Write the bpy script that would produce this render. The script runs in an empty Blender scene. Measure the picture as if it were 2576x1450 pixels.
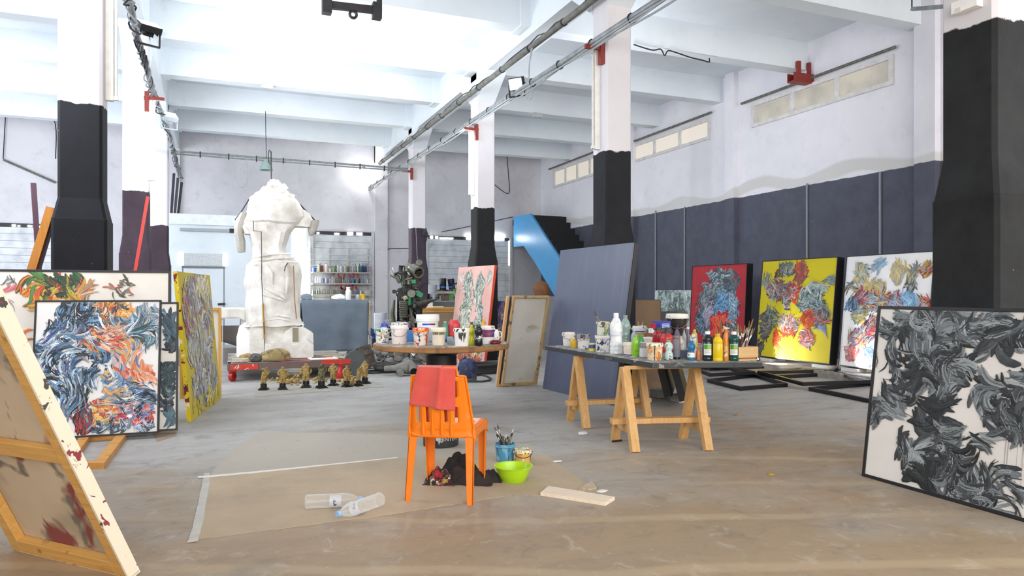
import bpy, bmesh, math, random
from mathutils import Vector, Matrix, noise
S = bpy.context.scene
COL = S.collection
PI = math.pi
# ------------------------------------------------------------------ camera
F_PX, YAW, V0, H = 1800.0, math.radians(22.4), 738.0, 1.3
cam_d = bpy.data.cameras.new('camera'); cam = bpy.data.objects.new('camera', cam_d); COL.objects.link(cam)
cam.location = (0, 0, H); cam.rotation_euler = (PI / 2, 0, -YAW)
cam_d.sensor_width = 36; cam_d.lens = 36 * F_PX / 2576; cam_d.shift_y = (V0 - 725) / 2576
cam_d.clip_start = .05; cam_d.clip_end = 200
S.camera = cam
# ------------------------------------------------------------------ world, lights, exposure
S.view_settings.view_transform = 'Standard'; S.view_settings.look = 'None'
S.view_settings.gamma = 1; S.view_settings.exposure = 0.40
try: S.view_settings.use_curve_mapping = False
except Exception: pass
w = bpy.data.worlds.new('daylight'); S.world = w; w.use_nodes = True
bg = w.node_tree.nodes['Background']; bg.inputs[0].default_value = (1.0, .97, .93, 1); bg.inputs[1].default_value = 1.0

def lamp(kind, name, loc, power, color=(1, 1, 1), size=1.0, size_y=None, aim=None, angle=None, blend=.5, spread=None):
    l = bpy.data.lights.new(name, kind); l.energy = power; l.color = color
    o = bpy.data.objects.new(name, l); COL.objects.link(o); o.location = loc
    if kind == 'AREA':
        l.size = size
        if spread: l.spread = spread
        if size_y: l.shape = 'RECTANGLE'; l.size_y = size_y
    elif kind == 'SPOT':
        l.spot_size = angle or 2; l.spot_blend = blend; l.shadow_soft_size = size
    elif kind == 'POINT': l.shadow_soft_size = size
    if aim is not None:
        o.rotation_euler = (Vector(aim) - Vector(loc)).to_track_quat('-Z', 'Y').to_euler()
    return o
# added unseen fill lights: behind camera, in left aisle, by right wall
lamp('AREA', 'rear_fill', (2.5, -3.2, 3.0), 300, (1, .955, .90), 12, 4.0, aim=(2.8, 6, .6), spread=2.3)
lamp('AREA', 'left_aisle_fill', (-5.6, 9, 4.2), 520, (.86, .91, 1), 10, 2.5, aim=(-2.5, 14, 2.0))
lamp('AREA', 'left_aisle_fill', (-6.9, 16.5, 3.4), 330, (.88, .93, 1), 5, 2.5, aim=(-2.5, 20, 2.4))
lamp('AREA', 'right_side_fill', (10.2, 1.2, 3.0), 220, (1, .97, .94), 4, 3, aim=(6.5, 9, 2.0))
# the flood lamps on the pipes, thrown up against the white ceiling
lamp('SPOT', 'ceiling_spot', (-.2, 6.2, 3.9), 95, (.93, .97, 1), .3, aim=(2.2, 9.5, 6.1), angle=2.7, blend=1)
lamp('SPOT', 'ceiling_spot', (-.2, 13.2, 3.9), 150, (.93, .97, 1), .3, aim=(1.8, 14.0, 6.1), angle=2.7, blend=1)
lamp('SPOT', 'ceiling_spot', (3.9, 10.6, 3.6), 140, (.93, .97, 1), .3, aim=(1.8, 13.0, 6.1), angle=2.7, blend=1)
lamp('SPOT', 'ceiling_spot', (5.6, 9.8, 3.6), 170, (.90, .93, 1), .3, aim=(7.6, 12.0, 6.1), angle=2.7, blend=1)  # added fill spot for the right aisle, no lamp fixture there
# ------------------------------------------------------------------ picture-to-place helpers (floor points of the survey)
FW = Vector((math.sin(YAW), math.cos(YAW), 0)); RT = Vector((math.cos(YAW), -math.sin(YAW), 0)); UP = Vector((0, 0, 1)); EYE = Vector((0, 0, H))
def ray(u, v): return FW + RT * ((u - 1288) / F_PX) + UP * ((V0 - v) / F_PX)
def onZ(u, v, z=0.0): d = ray(u, v); return EYE + d * ((z - H) / d.z)
def onX(u, v, x): d = ray(u, v); return EYE + d * (x / d.x)
def onY(u, v, y): d = ray(u, v); return EYE + d * (y / d.y)
def pj(P): q = Vector(P) - EYE; d = q.dot(FW); return (1288 + F_PX * q.dot(RT) / d, V0 - F_PX * q.z / d)
def atD(u, v, D): return EYE + ray(u, v) * D

# ------------------------------------------------------------------ object helpers
def tag(o, label=None, cat=None, group=None, kind=None):
    if label: o['label'] = label
    if cat: o['category'] = cat
    if group: o['group'] = group
    if kind: o['kind'] = kind
    return o
def empty(name, loc=(0, 0, 0), rz=0.0, label=None, cat=None, group=None, mtx=None):
    o = bpy.data.objects.new(name, None); COL.objects.link(o); o.empty_display_size = .1
    if mtx is not None: o.matrix_world = mtx
    else: o.location = loc; o.rotation_euler = (0, 0, rz)
    return tag(o, label, cat, group)
def dup(root, loc=None, rz=None, label=None, group=None, scale=None):
    c = root.copy(); COL.objects.link(c)
    for ch in root.children:
        d = ch.copy(); COL.objects.link(d); d.parent = c
        for g in ch.children:
            e = g.copy(); COL.objects.link(e); e.parent = d
    if loc is not None: c.location = loc
    if rz is not None: c.rotation_euler = (0, 0, rz)
    if scale: c.scale = scale if hasattr(scale, '__len__') else (scale,) * 3
    if label: c['label'] = label
    if group: c['group'] = group
    return c

class MB:
    """collects shapes; build() links them as ONE mesh object"""
    def __init__(s): s.bm = bmesh.new(); s.col = None; s.uv = None; s.m = 0
    def colors(s):
        s.col = s.bm.loops.layers.float_color.new('Col'); s.uv = s.bm.loops.layers.uv.new('UVMap'); return s
    def face(s, vs, m=None):
        try: f = s.bm.faces.new(vs)
        except ValueError: return None
        f.material_index = s.m if m is None else m
        return f
    def hexa(s, p):           # 8 points: bottom ring 0-3 (ccw from above), top ring 4-7
        v = [s.bm.verts.new(q) for q in p]
        for i in ((3, 2, 1, 0), (4, 5, 6, 7), (0, 1, 5, 4), (1, 2, 6, 5), (2, 3, 7, 6), (3, 0, 4, 7)): s.face([v[k] for k in i])
        return s
    def box(s, x0, y0, z0, x1, y1, z1, X=None):
        p = [(x0, y0, z0), (x1, y0, z0), (x1, y1, z0), (x0, y1, z0), (x0, y0, z1), (x1, y0, z1), (x1, y1, z1), (x0, y1, z1)]
        if X is not None: p = [X @ Vector(q) for q in p]
        return s.hexa(p)
    def cbox(s, c, d, rz=0.0, X=None):
        T = Matrix.Translation(c) @ (X or Matrix.Rotation(rz, 4, 'Z'))
        return s.box(-d[0] / 2, -d[1] / 2, -d[2] / 2, d[0] / 2, d[1] / 2, d[2] / 2, T)
    def bar(s, a, b, w, h, up=(0, 0, 1)):      # rectangular bar between two points; w across, h along up
        a, b = Vector(a), Vector(b); d = (b - a).normalized(); u = Vector(up)
        if abs(d.dot(u)) > .98: u = Vector((0, 1, 0))
        x = d.cross(u).normalized(); y = x.cross(d).normalized()
        q = [-x * w / 2 - y * h / 2, x * w / 2 - y * h / 2, x * w / 2 + y * h / 2, -x * w / 2 + y * h / 2]
        return s.hexa([a + k for k in q] + [b + k for k in q])
    def prism(s, poly, z0, z1, X=None):         # poly: ccw xy points
        T = X or Matrix.Identity(4); n = len(poly)
        lo = [s.bm.verts.new(T @ Vector((x, y, z0))) for x, y in poly]; hi = [s.bm.verts.new(T @ Vector((x, y, z1))) for x, y in poly]
        s.face(lo[::-1]); s.face(hi)
        for i in range(n): s.face([lo[i], lo[(i + 1) % n], hi[(i + 1) % n], hi[i]])
        return s
    def tube(s, pts, r, n=8, cap=True, flat=1.0):
        pts = [Vector(p) for p in pts]; k = len(pts); rs = r if hasattr(r, '__len__') else [r] * k
        rings = []; ref = Vector((0, 0, 1))
        for i, p in enumerate(pts):
            d = (pts[min(i + 1, k - 1)] - pts[max(i - 1, 0)])
            d = d.normalized() if d.length > 1e-9 else Vector((0, 0, 1))
            if abs(d.dot(ref)) > .95: ref = Vector((1, 0, 0)) if abs(d.x) < .9 else Vector((0, 1, 0))
            x = d.cross(ref).normalized(); y = x.cross(d); ref = y
            rings.append([s.bm.verts.new(p + (x * math.cos(2 * PI * j / n) + y * math.sin(2 * PI * j / n) * flat) * rs[i]) for j in range(n)])
        for a, b in zip(rings, rings[1:]):
            for j in range(n): s.face([a[j], b[j], b[(j + 1) % n], a[(j + 1) % n]])
        if cap: s.face(rings[0]); s.face(rings[-1][::-1])
        return s
    def lathe(s, prof, n=24, X=None, ms=None, wob=None):  # prof: (r, z) from bottom to top; ms: material index per band
        T = X or Matrix.Identity(4); rings = []
        for i, (r, z) in enumerate(prof):
            if r < 1e-5: rings.append([s.bm.verts.new(T @ Vector((0, 0, z)))])
            else:
                rings.append([s.bm.verts.new(T @ Vector((math.cos(2 * PI * j / n) * r * (wob(j / n, z) if wob else 1), math.sin(2 * PI * j / n) * r * (wob(j / n, z) if wob else 1), z))) for j in range(n)])
        for i, (a, b) in enumerate(zip(rings, rings[1:])):
            m = ms[i] if ms else None
            for j in range(n):
                k = (j + 1) % n
                if len(a) == 1 and len(b) == 1: continue
                if len(a) == 1: s.face([a[0], b[k], b[j]], m)
                elif len(b) == 1: s.face([a[j], a[k], b[0]], m)
                else: s.face([a[j], a[k], b[k], b[j]], m)
        return s
    def grid(s, fn, nu, nv, m=None, closeu=False):
        V = [[s.bm.verts.new(fn(i / nu, j / nv)) for j in range(nv + 1)] for i in range(nu if closeu else nu + 1)]
        for i in range(nu):
            for j in range(nv):
                k = (i + 1) % len(V)
                s.face([V[i][j], V[k][j], V[k][j + 1], V[i][j + 1]], m)
        return s
    def build(s, name, mats, parent=None, smooth=False, bevel=0.0, solid=0.0, subd=0):
        me = bpy.data.meshes.new(name)
        bmesh.ops.recalc_face_normals(s.bm, faces=s.bm.faces[:])
        s.bm.to_mesh(me); s.bm.free()
        for m in (mats if isinstance(mats, (list, tuple)) else [mats]): me.materials.append(m)
        o = bpy.data.objects.new(name, me); COL.objects.link(o)
        if parent is not None: o.parent = parent
        if smooth:
            for p in me.polygons: p.use_smooth = True
            try: me.set_sharp_from_angle(angle=math.radians(38 if smooth is True else smooth))
            except Exception: pass
        if solid:
            md = o.modifiers.new('thickness', 'SOLIDIFY'); md.thickness = solid; md.offset = 0
        if bevel:
            md = o.modifiers.new('bevel', 'BEVEL'); md.width = bevel; md.segments = 2; md.limit_method = 'ANGLE'; md.angle_limit = math.radians(40)
        if subd:
            md = o.modifiers.new('subd', 'SUBSURF'); md.levels = subd; md.render_levels = subd
        return o
def base_mesh(o, z=None):
    return o

# ------------------------------------------------------------------ materials
_mc = {}
def srgb(c):
    if isinstance(c, str): c = tuple(int(c[i:i + 2], 16) / 255 for i in (0, 2, 4))
    return tuple(((x / 12.92) if x <= .04045 else ((x + .055) / 1.055) ** 2.4) for x in c)
class NT:
    def __init__(s, name):
        s.m = bpy.data.materials.new(name); s.m.use_nodes = True; s.t = s.m.node_tree; s.N = s.t.nodes
        s.b = s.N['Principled BSDF']; s.out = s.N['Material Output']
    def n(s, typ, **kw):
        k = s.N.new('ShaderNode' + typ)
        for a, v in kw.items():
            if a.startswith('i_'): k.inputs[a[2:].replace('_', ' ')].default_value = v
            else: setattr(k, a, v)
        return k
    def l(s, a, b): s.t.links.new(a, b)
    def coord(s, scale=1.0, kind='Object', vec=None):
        c = s.n('TexCoord'); mp = s.n('Mapping'); s.l(c.outputs[kind], mp.inputs[0])
        mp.inputs['Scale'].default_value = vec or (scale,) * 3
        return mp.outputs[0]
    def noise(s, co, scale, detail=5, rough=.55, dist=0.0):
        k = s.n('TexNoise'); k.inputs['Scale'].default_value = scale; k.inputs['Detail'].default_value = detail
        k.inputs['Roughness'].default_value = rough; k.inputs['Distortion'].default_value = dist
        s.l(co, k.inputs['Vector']); return k.outputs[0]
    def ramp(s, x, a, b, lo=0.0, hi=1.0):
        k = s.n('MapRange'); k.inputs[1].default_value = a; k.inputs[2].default_value = b; k.inputs[3].default_value = lo; k.inputs[4].default_value = hi
        s.l(x, k.inputs[0]); return k.outputs[0]
    def mix(s, fac, a, b):
        k = s.n('Mix', data_type='RGBA')
        if hasattr(fac, 'links'): s.l(fac, k.inputs[0])
        else: k.inputs[0].default_value = fac
        for i, c in ((6, a), (7, b)):
            if hasattr(c, 'links'): s.l(c, k.inputs[i])
            else: k.inputs[i].default_value = (*srgb(c), 1)
        return k.outputs[2]
    def math(s, op, a, b=0.0):
        k = s.n('Math', operation=op)
        for i, c in ((0, a), (1, b)):
            if hasattr(c, 'links'): s.l(c, k.inputs[i])
            else: k.inputs[i].default_value = c
        return k.outputs[0]
    def sep(s, co):
        k = s.n('SeparateXYZ'); s.l(co, k.inputs[0]); return k.outputs
    def bump(s, h, strength=.2, dist=.01):
        k = s.n('Bump'); k.inputs['Strength'].default_value = strength; k.inputs['Distance'].default_value = dist
        s.l(h, k.inputs['Height']); s.l(k.outputs[0], s.b.inputs['Normal'])
    def col(s, c, rough=.6, metal=0.0, spec=None):
        if hasattr(c, 'links'): s.l(c, s.b.inputs['Base Color'])
        else: s.b.inputs['Base Color'].default_value = (*srgb(c), 1)
        s.b.inputs['Roughness'].default_value = rough; s.b.inputs['Metallic'].default_value = metal
        if spec is not None: s.b.inputs['Specular IOR Level'].default_value = spec
        return s.m
def plain(c, rough=.5, metal=0.0, var=.08, scale=9.0):
    """a colour with a little wear of its own"""
    k = ('p', c, rough, metal, var, scale)
    if k in _mc: return _mc[k]
    t = NT('paint_%s' % c); co = t.coord()
    n = t.noise(co, scale, 4)
    r = srgb(c)
    mx = t.n('Mix', data_type='RGBA'); t.l(t.ramp(n, .3, .7), mx.inputs[0])
    mx.inputs[6].default_value = (*[x * (1 - var) for x in r], 1); mx.inputs[7].default_value = (*[min(1, x * (1 + var)) for x in r], 1)
    t.l(mx.outputs[2], t.b.inputs['Base Color']); t.b.inputs['Roughness'].default_value = rough; t.b.inputs['Metallic'].default_value = metal
    _mc[k] = t.m; return t.m
def splat(base, cols, amount=.5, scale=18.0, rough=.5, drip=1.0, seed=0.0):
    """base colour splashed with paint: spots and, with drip<1, runs down the side"""
    k = ('s', base, tuple(cols), amount, scale, rough, drip, seed)
    if k in _mc: return _mc[k]
    t = NT('splashed_%s' % base); c = t.n('TexCoord'); oi = t.n('ObjectInfo'); mp = t.n('Mapping'); t.l(c.outputs['Object'], mp.inputs[0])
    cm = t.n('CombineXYZ'); 
    for i, f in ((0, 13.0), (1, 7.0), (2, 5.0)): t.l(t.math('ADD', t.math('MULTIPLY', oi.outputs['Random'], f), seed), cm.inputs[i])
    t.l(cm.outputs[0], mp.inputs['Location']); mp.inputs['Scale'].default_value = (1, 1, drip)
    cur = base
    for i, cc in enumerate(cols):
        m2 = t.n('Mapping'); t.l(mp.outputs[0], m2.inputs[0]); m2.inputs['Location'].default_value = (i * 3.7, i * 1.9, i * 2.3)
        n = t.noise(m2.outputs[0], scale * (1 + .3 * i), 3, .6, .6)
        th = .70 - .22 * amount
        cur = t.mix(t.ramp(n, th, th + .025), cur, cc)
    t.col(cur, rough); _mc[k] = t.m; return t.m
def wood(c1, c2, axis=0, rough=.6, scale=1.0, stain=None):
    k = ('w', c1, c2, axis, scale, stain)
    if k in _mc: return _mc[k]
    t = NT('wood_%s' % c1); v = [22 * scale] * 3; v[axis] = 1.6 * scale
    co = t.coord(vec=tuple(v)); n = t.noise(co, 1.4, 6, .6, 1.2)
    cc = t.mix(t.ramp(n, .3, .7), c1, c2)
    kn = t.noise(t.coord(scale=1), 7, 2); cc = t.mix(t.ramp(kn, .70, .76, 0, .6), cc, '6b4420')
    if stain:
        sn = t.noise(t.coord(scale=1), 9, 4); cc = t.mix(t.ramp(sn, .55, .62), cc, stain)
    t.bump(n, .12, .004); t.col(cc, rough); _mc[k] = t.m; return t.m
def emit(c, strength, name='glow'):
    k = ('e', c, strength)
    if k in _mc: return _mc[k]
    t = NT(name); t.col(c, .5); t.b.inputs['Emission Color'].default_value = (*srgb(c), 1); t.b.inputs['Emission Strength'].default_value = strength
    _mc[k] = t.m; return t.m
def clear(c='e8f2f4', rough=.08, alpha=.3):
    k = ('c', c, rough, alpha)
    if k in _mc: return _mc[k]
    t = NT('clear_plastic'); t.col(c, rough); t.b.inputs['Transmission Weight'].default_value = 1 - alpha; t.b.inputs['IOR'].default_value = 1.12
    _mc[k] = t.m; return t.m
def metal(c, rough=.4, var=.15): return plain(c, rough, .9, var, 14)
BLACK = lambda: plain('17171a', .5)
# ================================================================== the hall
XR, CS, Y0, SP = 4.62, .376, 3.065, 4.96         # right pillar row: left face, size, first front face, spacing
XL, YL, CL = -1.013, 7.8, .37                  # left pillar row: right face, first visible front face
WX, WY, ZB, ZS = 10.45, 22.7, 5.57, 6.10       # right wall, end wall, beam underside, slab underside
def plaster(name, base, stain, lower=None, zl=3.3, wav=.03, lowvar=None, patch=None, strips=False):
    t = NT(name); c = t.n('TexCoord'); co = c.outputs['Object']
    n1 = t.noise(co, .7, 6, .6); n2 = t.noise(co, 3.5, 8, .65); n3 = t.noise(co, 26, 4)
    cc = t.mix(t.ramp(n1, .42, .75, 0, .55), base, stain)
    cc = t.mix(t.ramp(n2, .56, .80, 0, .5), cc, stain)
    z = t.sep(co)[2]
    if patch:                                    # unpainted grey band left over just above the dark paint
        pz = t.math('ADD', z, t.ramp(t.noise(co, .5, 1), .3, .7, -.16, .16))
        m = t.math('MULTIPLY', t.ramp(pz, patch[0], patch[0] + .04), t.ramp(pz, patch[1], patch[1] + .05, 1, 0))
        cc = t.mix(t.math('MULTIPLY', m, .8), cc, patch[2])
    if lower:
        e = t.math('ADD', z, t.ramp(t.noise(co, 5, 5), .3, .7, -wav, wav))
        lo = t.mix(t.ramp(n2, .35, .7), lower, lowvar or lower)
        lo = t.mix(t.ramp(n3, .74, .76, 0, .5), lo, 'b8b4b0')
        cc = t.mix(t.ramp(e, zl - .006, zl + .006), lo, cc)
    t.bump(t.math('ADD', n2, t.math('MULTIPLY', n3, .4)), .18, .012)
    t.col(cc, .78, spec=.25); return t.m
M_white = plaster('white_plaster', 'ebebef', 'd3d0d6')
M_ceil = plaster('whitewashed_concrete', 'e6edf2', 'd3d9df')
M_wallr = plaster('two_tone_wall', 'ecebf1', 'd0cfd8', '5c5e6c', 3.37, .01, '515360', patch=(3.35, 3.56, 'cfcecb'))
M_end = plaster('end_wall_plaster', 'dad8dc', 'a9a6aa')
# floor: grey concrete, browner towards the near end, darker traffic marks
t = NT('concrete_floor'); c = t.n('TexCoord'); co = c.outputs['Object']
n1 = t.noise(co, .55, 6, .6); n2 = t.noise(co, 2.2, 8, .68, .3); n3 = t.noise(co, 14, 6, .7)
mp = t.n('Mapping'); t.l(co, mp.inputs[0]); mp.inputs['Rotation'].default_value = (0, 0, .12); mp.inputs['Scale'].default_value = (.55, 1.7, 1)
n4 = t.noise(mp.outputs[0], 1.6, 7, .65, .4)
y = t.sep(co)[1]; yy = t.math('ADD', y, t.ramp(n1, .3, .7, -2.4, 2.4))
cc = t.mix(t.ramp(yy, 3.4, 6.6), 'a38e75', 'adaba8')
cc = t.mix(t.ramp(n4, .48, .70, 0, .45), cc, '857d74')
cc = t.mix(t.ramp(n2, .56, .74, 0, .6), cc, '726c66')
cc = t.mix(t.ramp(n2, .26, .40, .5, 0), cc, 'bdb4a8')
cc = t.mix(t.ramp(n3, .66, .74, 0, .5), cc, 'd8d4cc')
cc = t.mix(t.ramp(n3, .25, .33, .45, 0), cc, '5a554f')
n6 = t.noise(co, 5.0, 9, .75, .8); cc = t.mix(t.ramp(n6, .56, .66, 0, .5), cc, '7a6e62'); cc = t.mix(t.ramp(n6, .34, .44, .5, 0), cc, 'c2b8a8')
n7 = t.noise(co, 38, 3, .6); cc = t.mix(t.ramp(n7, .74, .77, 0, .8), cc, 'e2ded6'); cc = t.mix(t.ramp(n7, .20, .24, .7, 0), cc, '46413c')
mw = t.n('TexWave', bands_direction='Y'); mp2 = t.n('Mapping'); t.l(co, mp2.inputs[0]); mp2.inputs['Rotation'].default_value = (0, 0, .38); t.l(mp2.outputs[0], mw.inputs['Vector'])
mw.inputs['Scale'].default_value = .42; mw.inputs['Distortion'].default_value = 2.2; mw.inputs['Detail'].default_value = 4
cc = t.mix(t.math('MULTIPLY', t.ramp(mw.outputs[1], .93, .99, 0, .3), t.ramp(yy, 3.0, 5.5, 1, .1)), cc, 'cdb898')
t.bump(t.math('ADD', n2, n3), .12, .006); t.col(cc, .62, spec=.35)
t.l(t.ramp(n4, .3, .7, .42, .75), t.b.inputs['Roughness'])
M_floor = t.m
def struct(o, **k): o['kind'] = 'structure'; return o
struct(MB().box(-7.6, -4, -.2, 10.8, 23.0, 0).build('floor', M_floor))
# ceiling slab with cross beams and the two girders over the pillar rows
m = MB(); m.box(-7.6, -4, ZS, 10.8, 23, ZS + .2)
m.build('ceiling', M_ceil)['kind'] = 'structure'
BEAMS = [Y0 + SP * k / 2 for k in range(-2, 9)]
for k, yb in enumerate(BEAMS[:-1]):
    m = MB()
    m.box(-7.6, yb, ZB, XL - CL + .02, yb + .30, ZS + .01); m.box(XL - .02, yb, ZB, XR + .02, yb + .30, ZS + .01); m.box(XR + CS - .02, yb, ZB, WX + .1, yb + .30, ZS + .01)
    struct(m.build('trim_%d' % (k + 1), M_ceil))
def girder(x0, x1, ys, size, name, out):
    m = MB(); zb = ZB - .14
    m.box(x0, -4, zb, x1, 22.75, ZS + .02)
    for y in ys:                                 # haunches on both sides of each pillar
        for s, y1 in ((-1, y), (1, y + size)):
            a = [(y1, zb + .01), (y1 + s * .62, zb + .01), (y1, zb - .42)]
            v0 = [m.bm.verts.new((x0 + .004, p, q)) for p, q in a]; v1 = [m.bm.verts.new((x1 - .004, p, q)) for p, q in a]
            m.face(v0); m.face(v1[::-1])
            for i in range(3): m.face([v0[i], v0[(i + 1) % 3], v1[(i + 1) % 3], v1[i]])
    for yb in BEAMS[:-1]:                        # raised collars where beams meet the girder
        for (xx, sg) in out: m.box(min(xx, xx + sg * .16), yb - .06, ZB - .02, max(xx, xx + sg * .16), yb + .36, ZS)
    struct(m.build(name, M_ceil))
girder(XR, XR + CS, [Y0 + SP * k for k in range(4)], CS, 'trim_12', [(XR, -1)])
girder(XL - CL, XL, [YL + SP * k for k in range(-1, 3)], CL, 'trim_13', [(XL, 1)])
# pillars: white above, dark below, a flared plinth
def pillar(x, y, s, zl, dark, dark2, label, fl=(1.93, 2.22), ex=.045):
    mt = plaster('pillar_paint', 'e0dde1', 'cbc8cc', dark, zl, .03, dark2)
    m = MB(); a = s / 2; b = a + ex; cx, cy = x + a, y + a; ch = .025
    def ring(h, z):
        return [m.bm.verts.new((cx + px, cy + py, z)) for px, py in ((-h + ch, -h), (h - ch, -h), (h, -h + ch), (h, h - ch), (h - ch, h), (-h + ch, h), (-h, h - ch), (-h, -h + ch))]
    R = [ring(b, 0), ring(b, fl[0]), ring(b - .006, fl[0] + .006), ring(a, fl[1]), ring(a, ZB)]
    for p, q in zip(R, R[1:]):
        for i in range(8): m.face([p[i], p[(i + 1) % 8], q[(i + 1) % 8], q[i]])
    m.face(R[0][::-1]); m.face(R[-1])
    o = m.build('pillar', mt); tag(o, label, None, None, 'structure'); return o
pillar(XR, Y0, CS, 3.08, '2a2c2e', '1d1e20', 'big black and white pillar at the right edge behind the black and white painting')
pillar(XR, Y0 + SP, CS, 3.13, '25272d', '1d1e22', 'pillar with black lower half behind the leaning dark blue panel')
pillar(XR, Y0 + 2 * SP, CS, 2.95, '26272a', '1f2022', 'pillar with black lower half behind the pink canvas')
pillar(XR, Y0 + 3 * SP, CS, 2.98, '4a3f4b', '413742', 'pillar with dull purple lower half behind the scrap metal figure')
pillar(XL - CL, YL, CL, 3.10, '1c1d22', '15161a', 'black and white pillar behind the large painting at the left', (2.0, 2.2))
pillar(XL - CL, YL + SP, CL, 2.92, '473b44', '3b3139', 'pillar with dull purple lower half and a red pole before it')
pillar(XL - CL, YL + 2 * SP, CL, 2.80, '473b44', '3b3139', 'far left pillar beside the white partition')
# walls
m = MB(); m.box(WX, -4, 0, WX + .3, 23, ZS + .1)
wr = struct(m.build('wall_right', M_wallr))
m = MB(); m.box(-7.6, WY, 0, WX + .3, WY + .3, ZS + .1); struct(m.build('wall_back', M_end))
m = MB(); m.box(-7.9, -4, 0, -7.6, 23, ZS + .1); struct(m.build('wall_left', M_white))
# pilasters on the right wall and the end wall
for k, (ua, ub) in enumerate(((2352, 2299), (1846, 1831), (1592, 1580))):
    y, y2 = onX(ua, 400, WX - .12).y, onX(ub, 400, WX - .12).y
    struct(MB().box(WX - .12, y, 0, WX + .02, max(y2, y + .3), ZS).build('trim_%d' % (20 + k), M_wallr))
for k, x in enumerate((XR, XL - CL)):
    struct(MB().box(x, WY - .14, 0, x + .4, WY + .02, ZS).build('trim_%d' % (30 + k), M_end))
# raised ledge along the right wall
t = NT('rough_ledge'); co = t.coord(); n2 = t.noise(co, 6, 7, .7); n3 = t.noise(co, 30, 4)
cc = t.mix(t.ramp(n2, .35, .65), 'c2bdb4', '8f877e'); cc = t.mix(t.ramp(n3, .6, .7, 0, .6), cc, '5d4a42'); t.bump(n2, .5, .02); t.col(cc, .9)
struct(MB().box(8.62, -4, 0, WX, 14.7, .10).build('trim_40', t.m))
# ================================================================== canvases, frames and the painted strokes on them
def leanM(BL, BR, TL=None, TR=None, z0=0.0):
    """matrix, width and height of a leaning panel from its corners: x along the foot, z up the slope, -y the seen face"""
    a = onZ(*BL, z0); b = onZ(*BR, z0); x = b - a; w = x.length; x.normalize()
    n = Vector((-x.y, x.x, 0)); o = a if TL else b; d = ray(*(TL or TR))
    A = Matrix(((d.x, -n.x, 0), (d.y, -n.y, 0), (d.z, -n.z, -1)))
    s = A.inverted() @ (o - EYE); up = n * s[1] + UP * s[2]; h = up.length
    return mk(a, x, up / h), w, h
def mk(o, x, z):
    y = z.cross(x)
    return Matrix(((x.x, y.x, z.x, o.x), (x.y, y.y, z.y, o.y), (x.z, y.z, z.z, o.z), (0, 0, 0, 1)))
def leanA(a, ang_x, tilt):
    """foot at a, foot direction ang_x (deg, world), leaning back by tilt (deg)"""
    x = Vector((math.cos(math.radians(ang_x)), math.sin(math.radians(ang_x)), 0)); n = Vector((-x.y, x.x, 0))
    t = math.radians(tilt); return mk(Vector(a), x, n * math.sin(t) + UP * math.cos(t))

t = NT('oil_paint'); at = t.n('Attribute', attribute_name='Col'); uv = t.n('UVMap', uv_map='UVMap')
mp = t.n('Mapping'); t.l(uv.outputs[0], mp.inputs[0]); mp.inputs['Scale'].default_value = (1.2, 14, 1)
nz = t.noise(mp.outputs[0], 1.0, 4, .6)
hv = t.n('HueSaturation'); t.l(at.outputs[0], hv.inputs['Color']); t.l(t.ramp(nz, .28, .72, .55, 1.55), hv.inputs['Value'])
t.l(hv.outputs[0], t.b.inputs['Base Color']); t.b.inputs['Roughness'].default_value = .42; t.bump(nz, .5, .004)
M_oil = t.m
def canvas_mat(c, c2, washes=()):
    k = ('cv', c, c2, washes)
    if k in _mc: return _mc[k]
    t = NT('canvas_%s' % c); co = t.coord(); n = t.noise(co, 2.2, 5); cc = t.mix(t.ramp(n, .35, .7), c, c2)
    for i, (wc, th, sc) in enumerate(washes):
        n2 = t.noise(t.coord(vec=(1 + i * .1, 1, 1)), sc, 3, .5, .35); cc = t.mix(t.ramp(n2, th, th + .08), cc, wc)
    wv = t.noise(co, 260, 2); t.bump(wv, .15, .001); t.col(cc, .8); _mc[k] = t.m; return t.m

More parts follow.
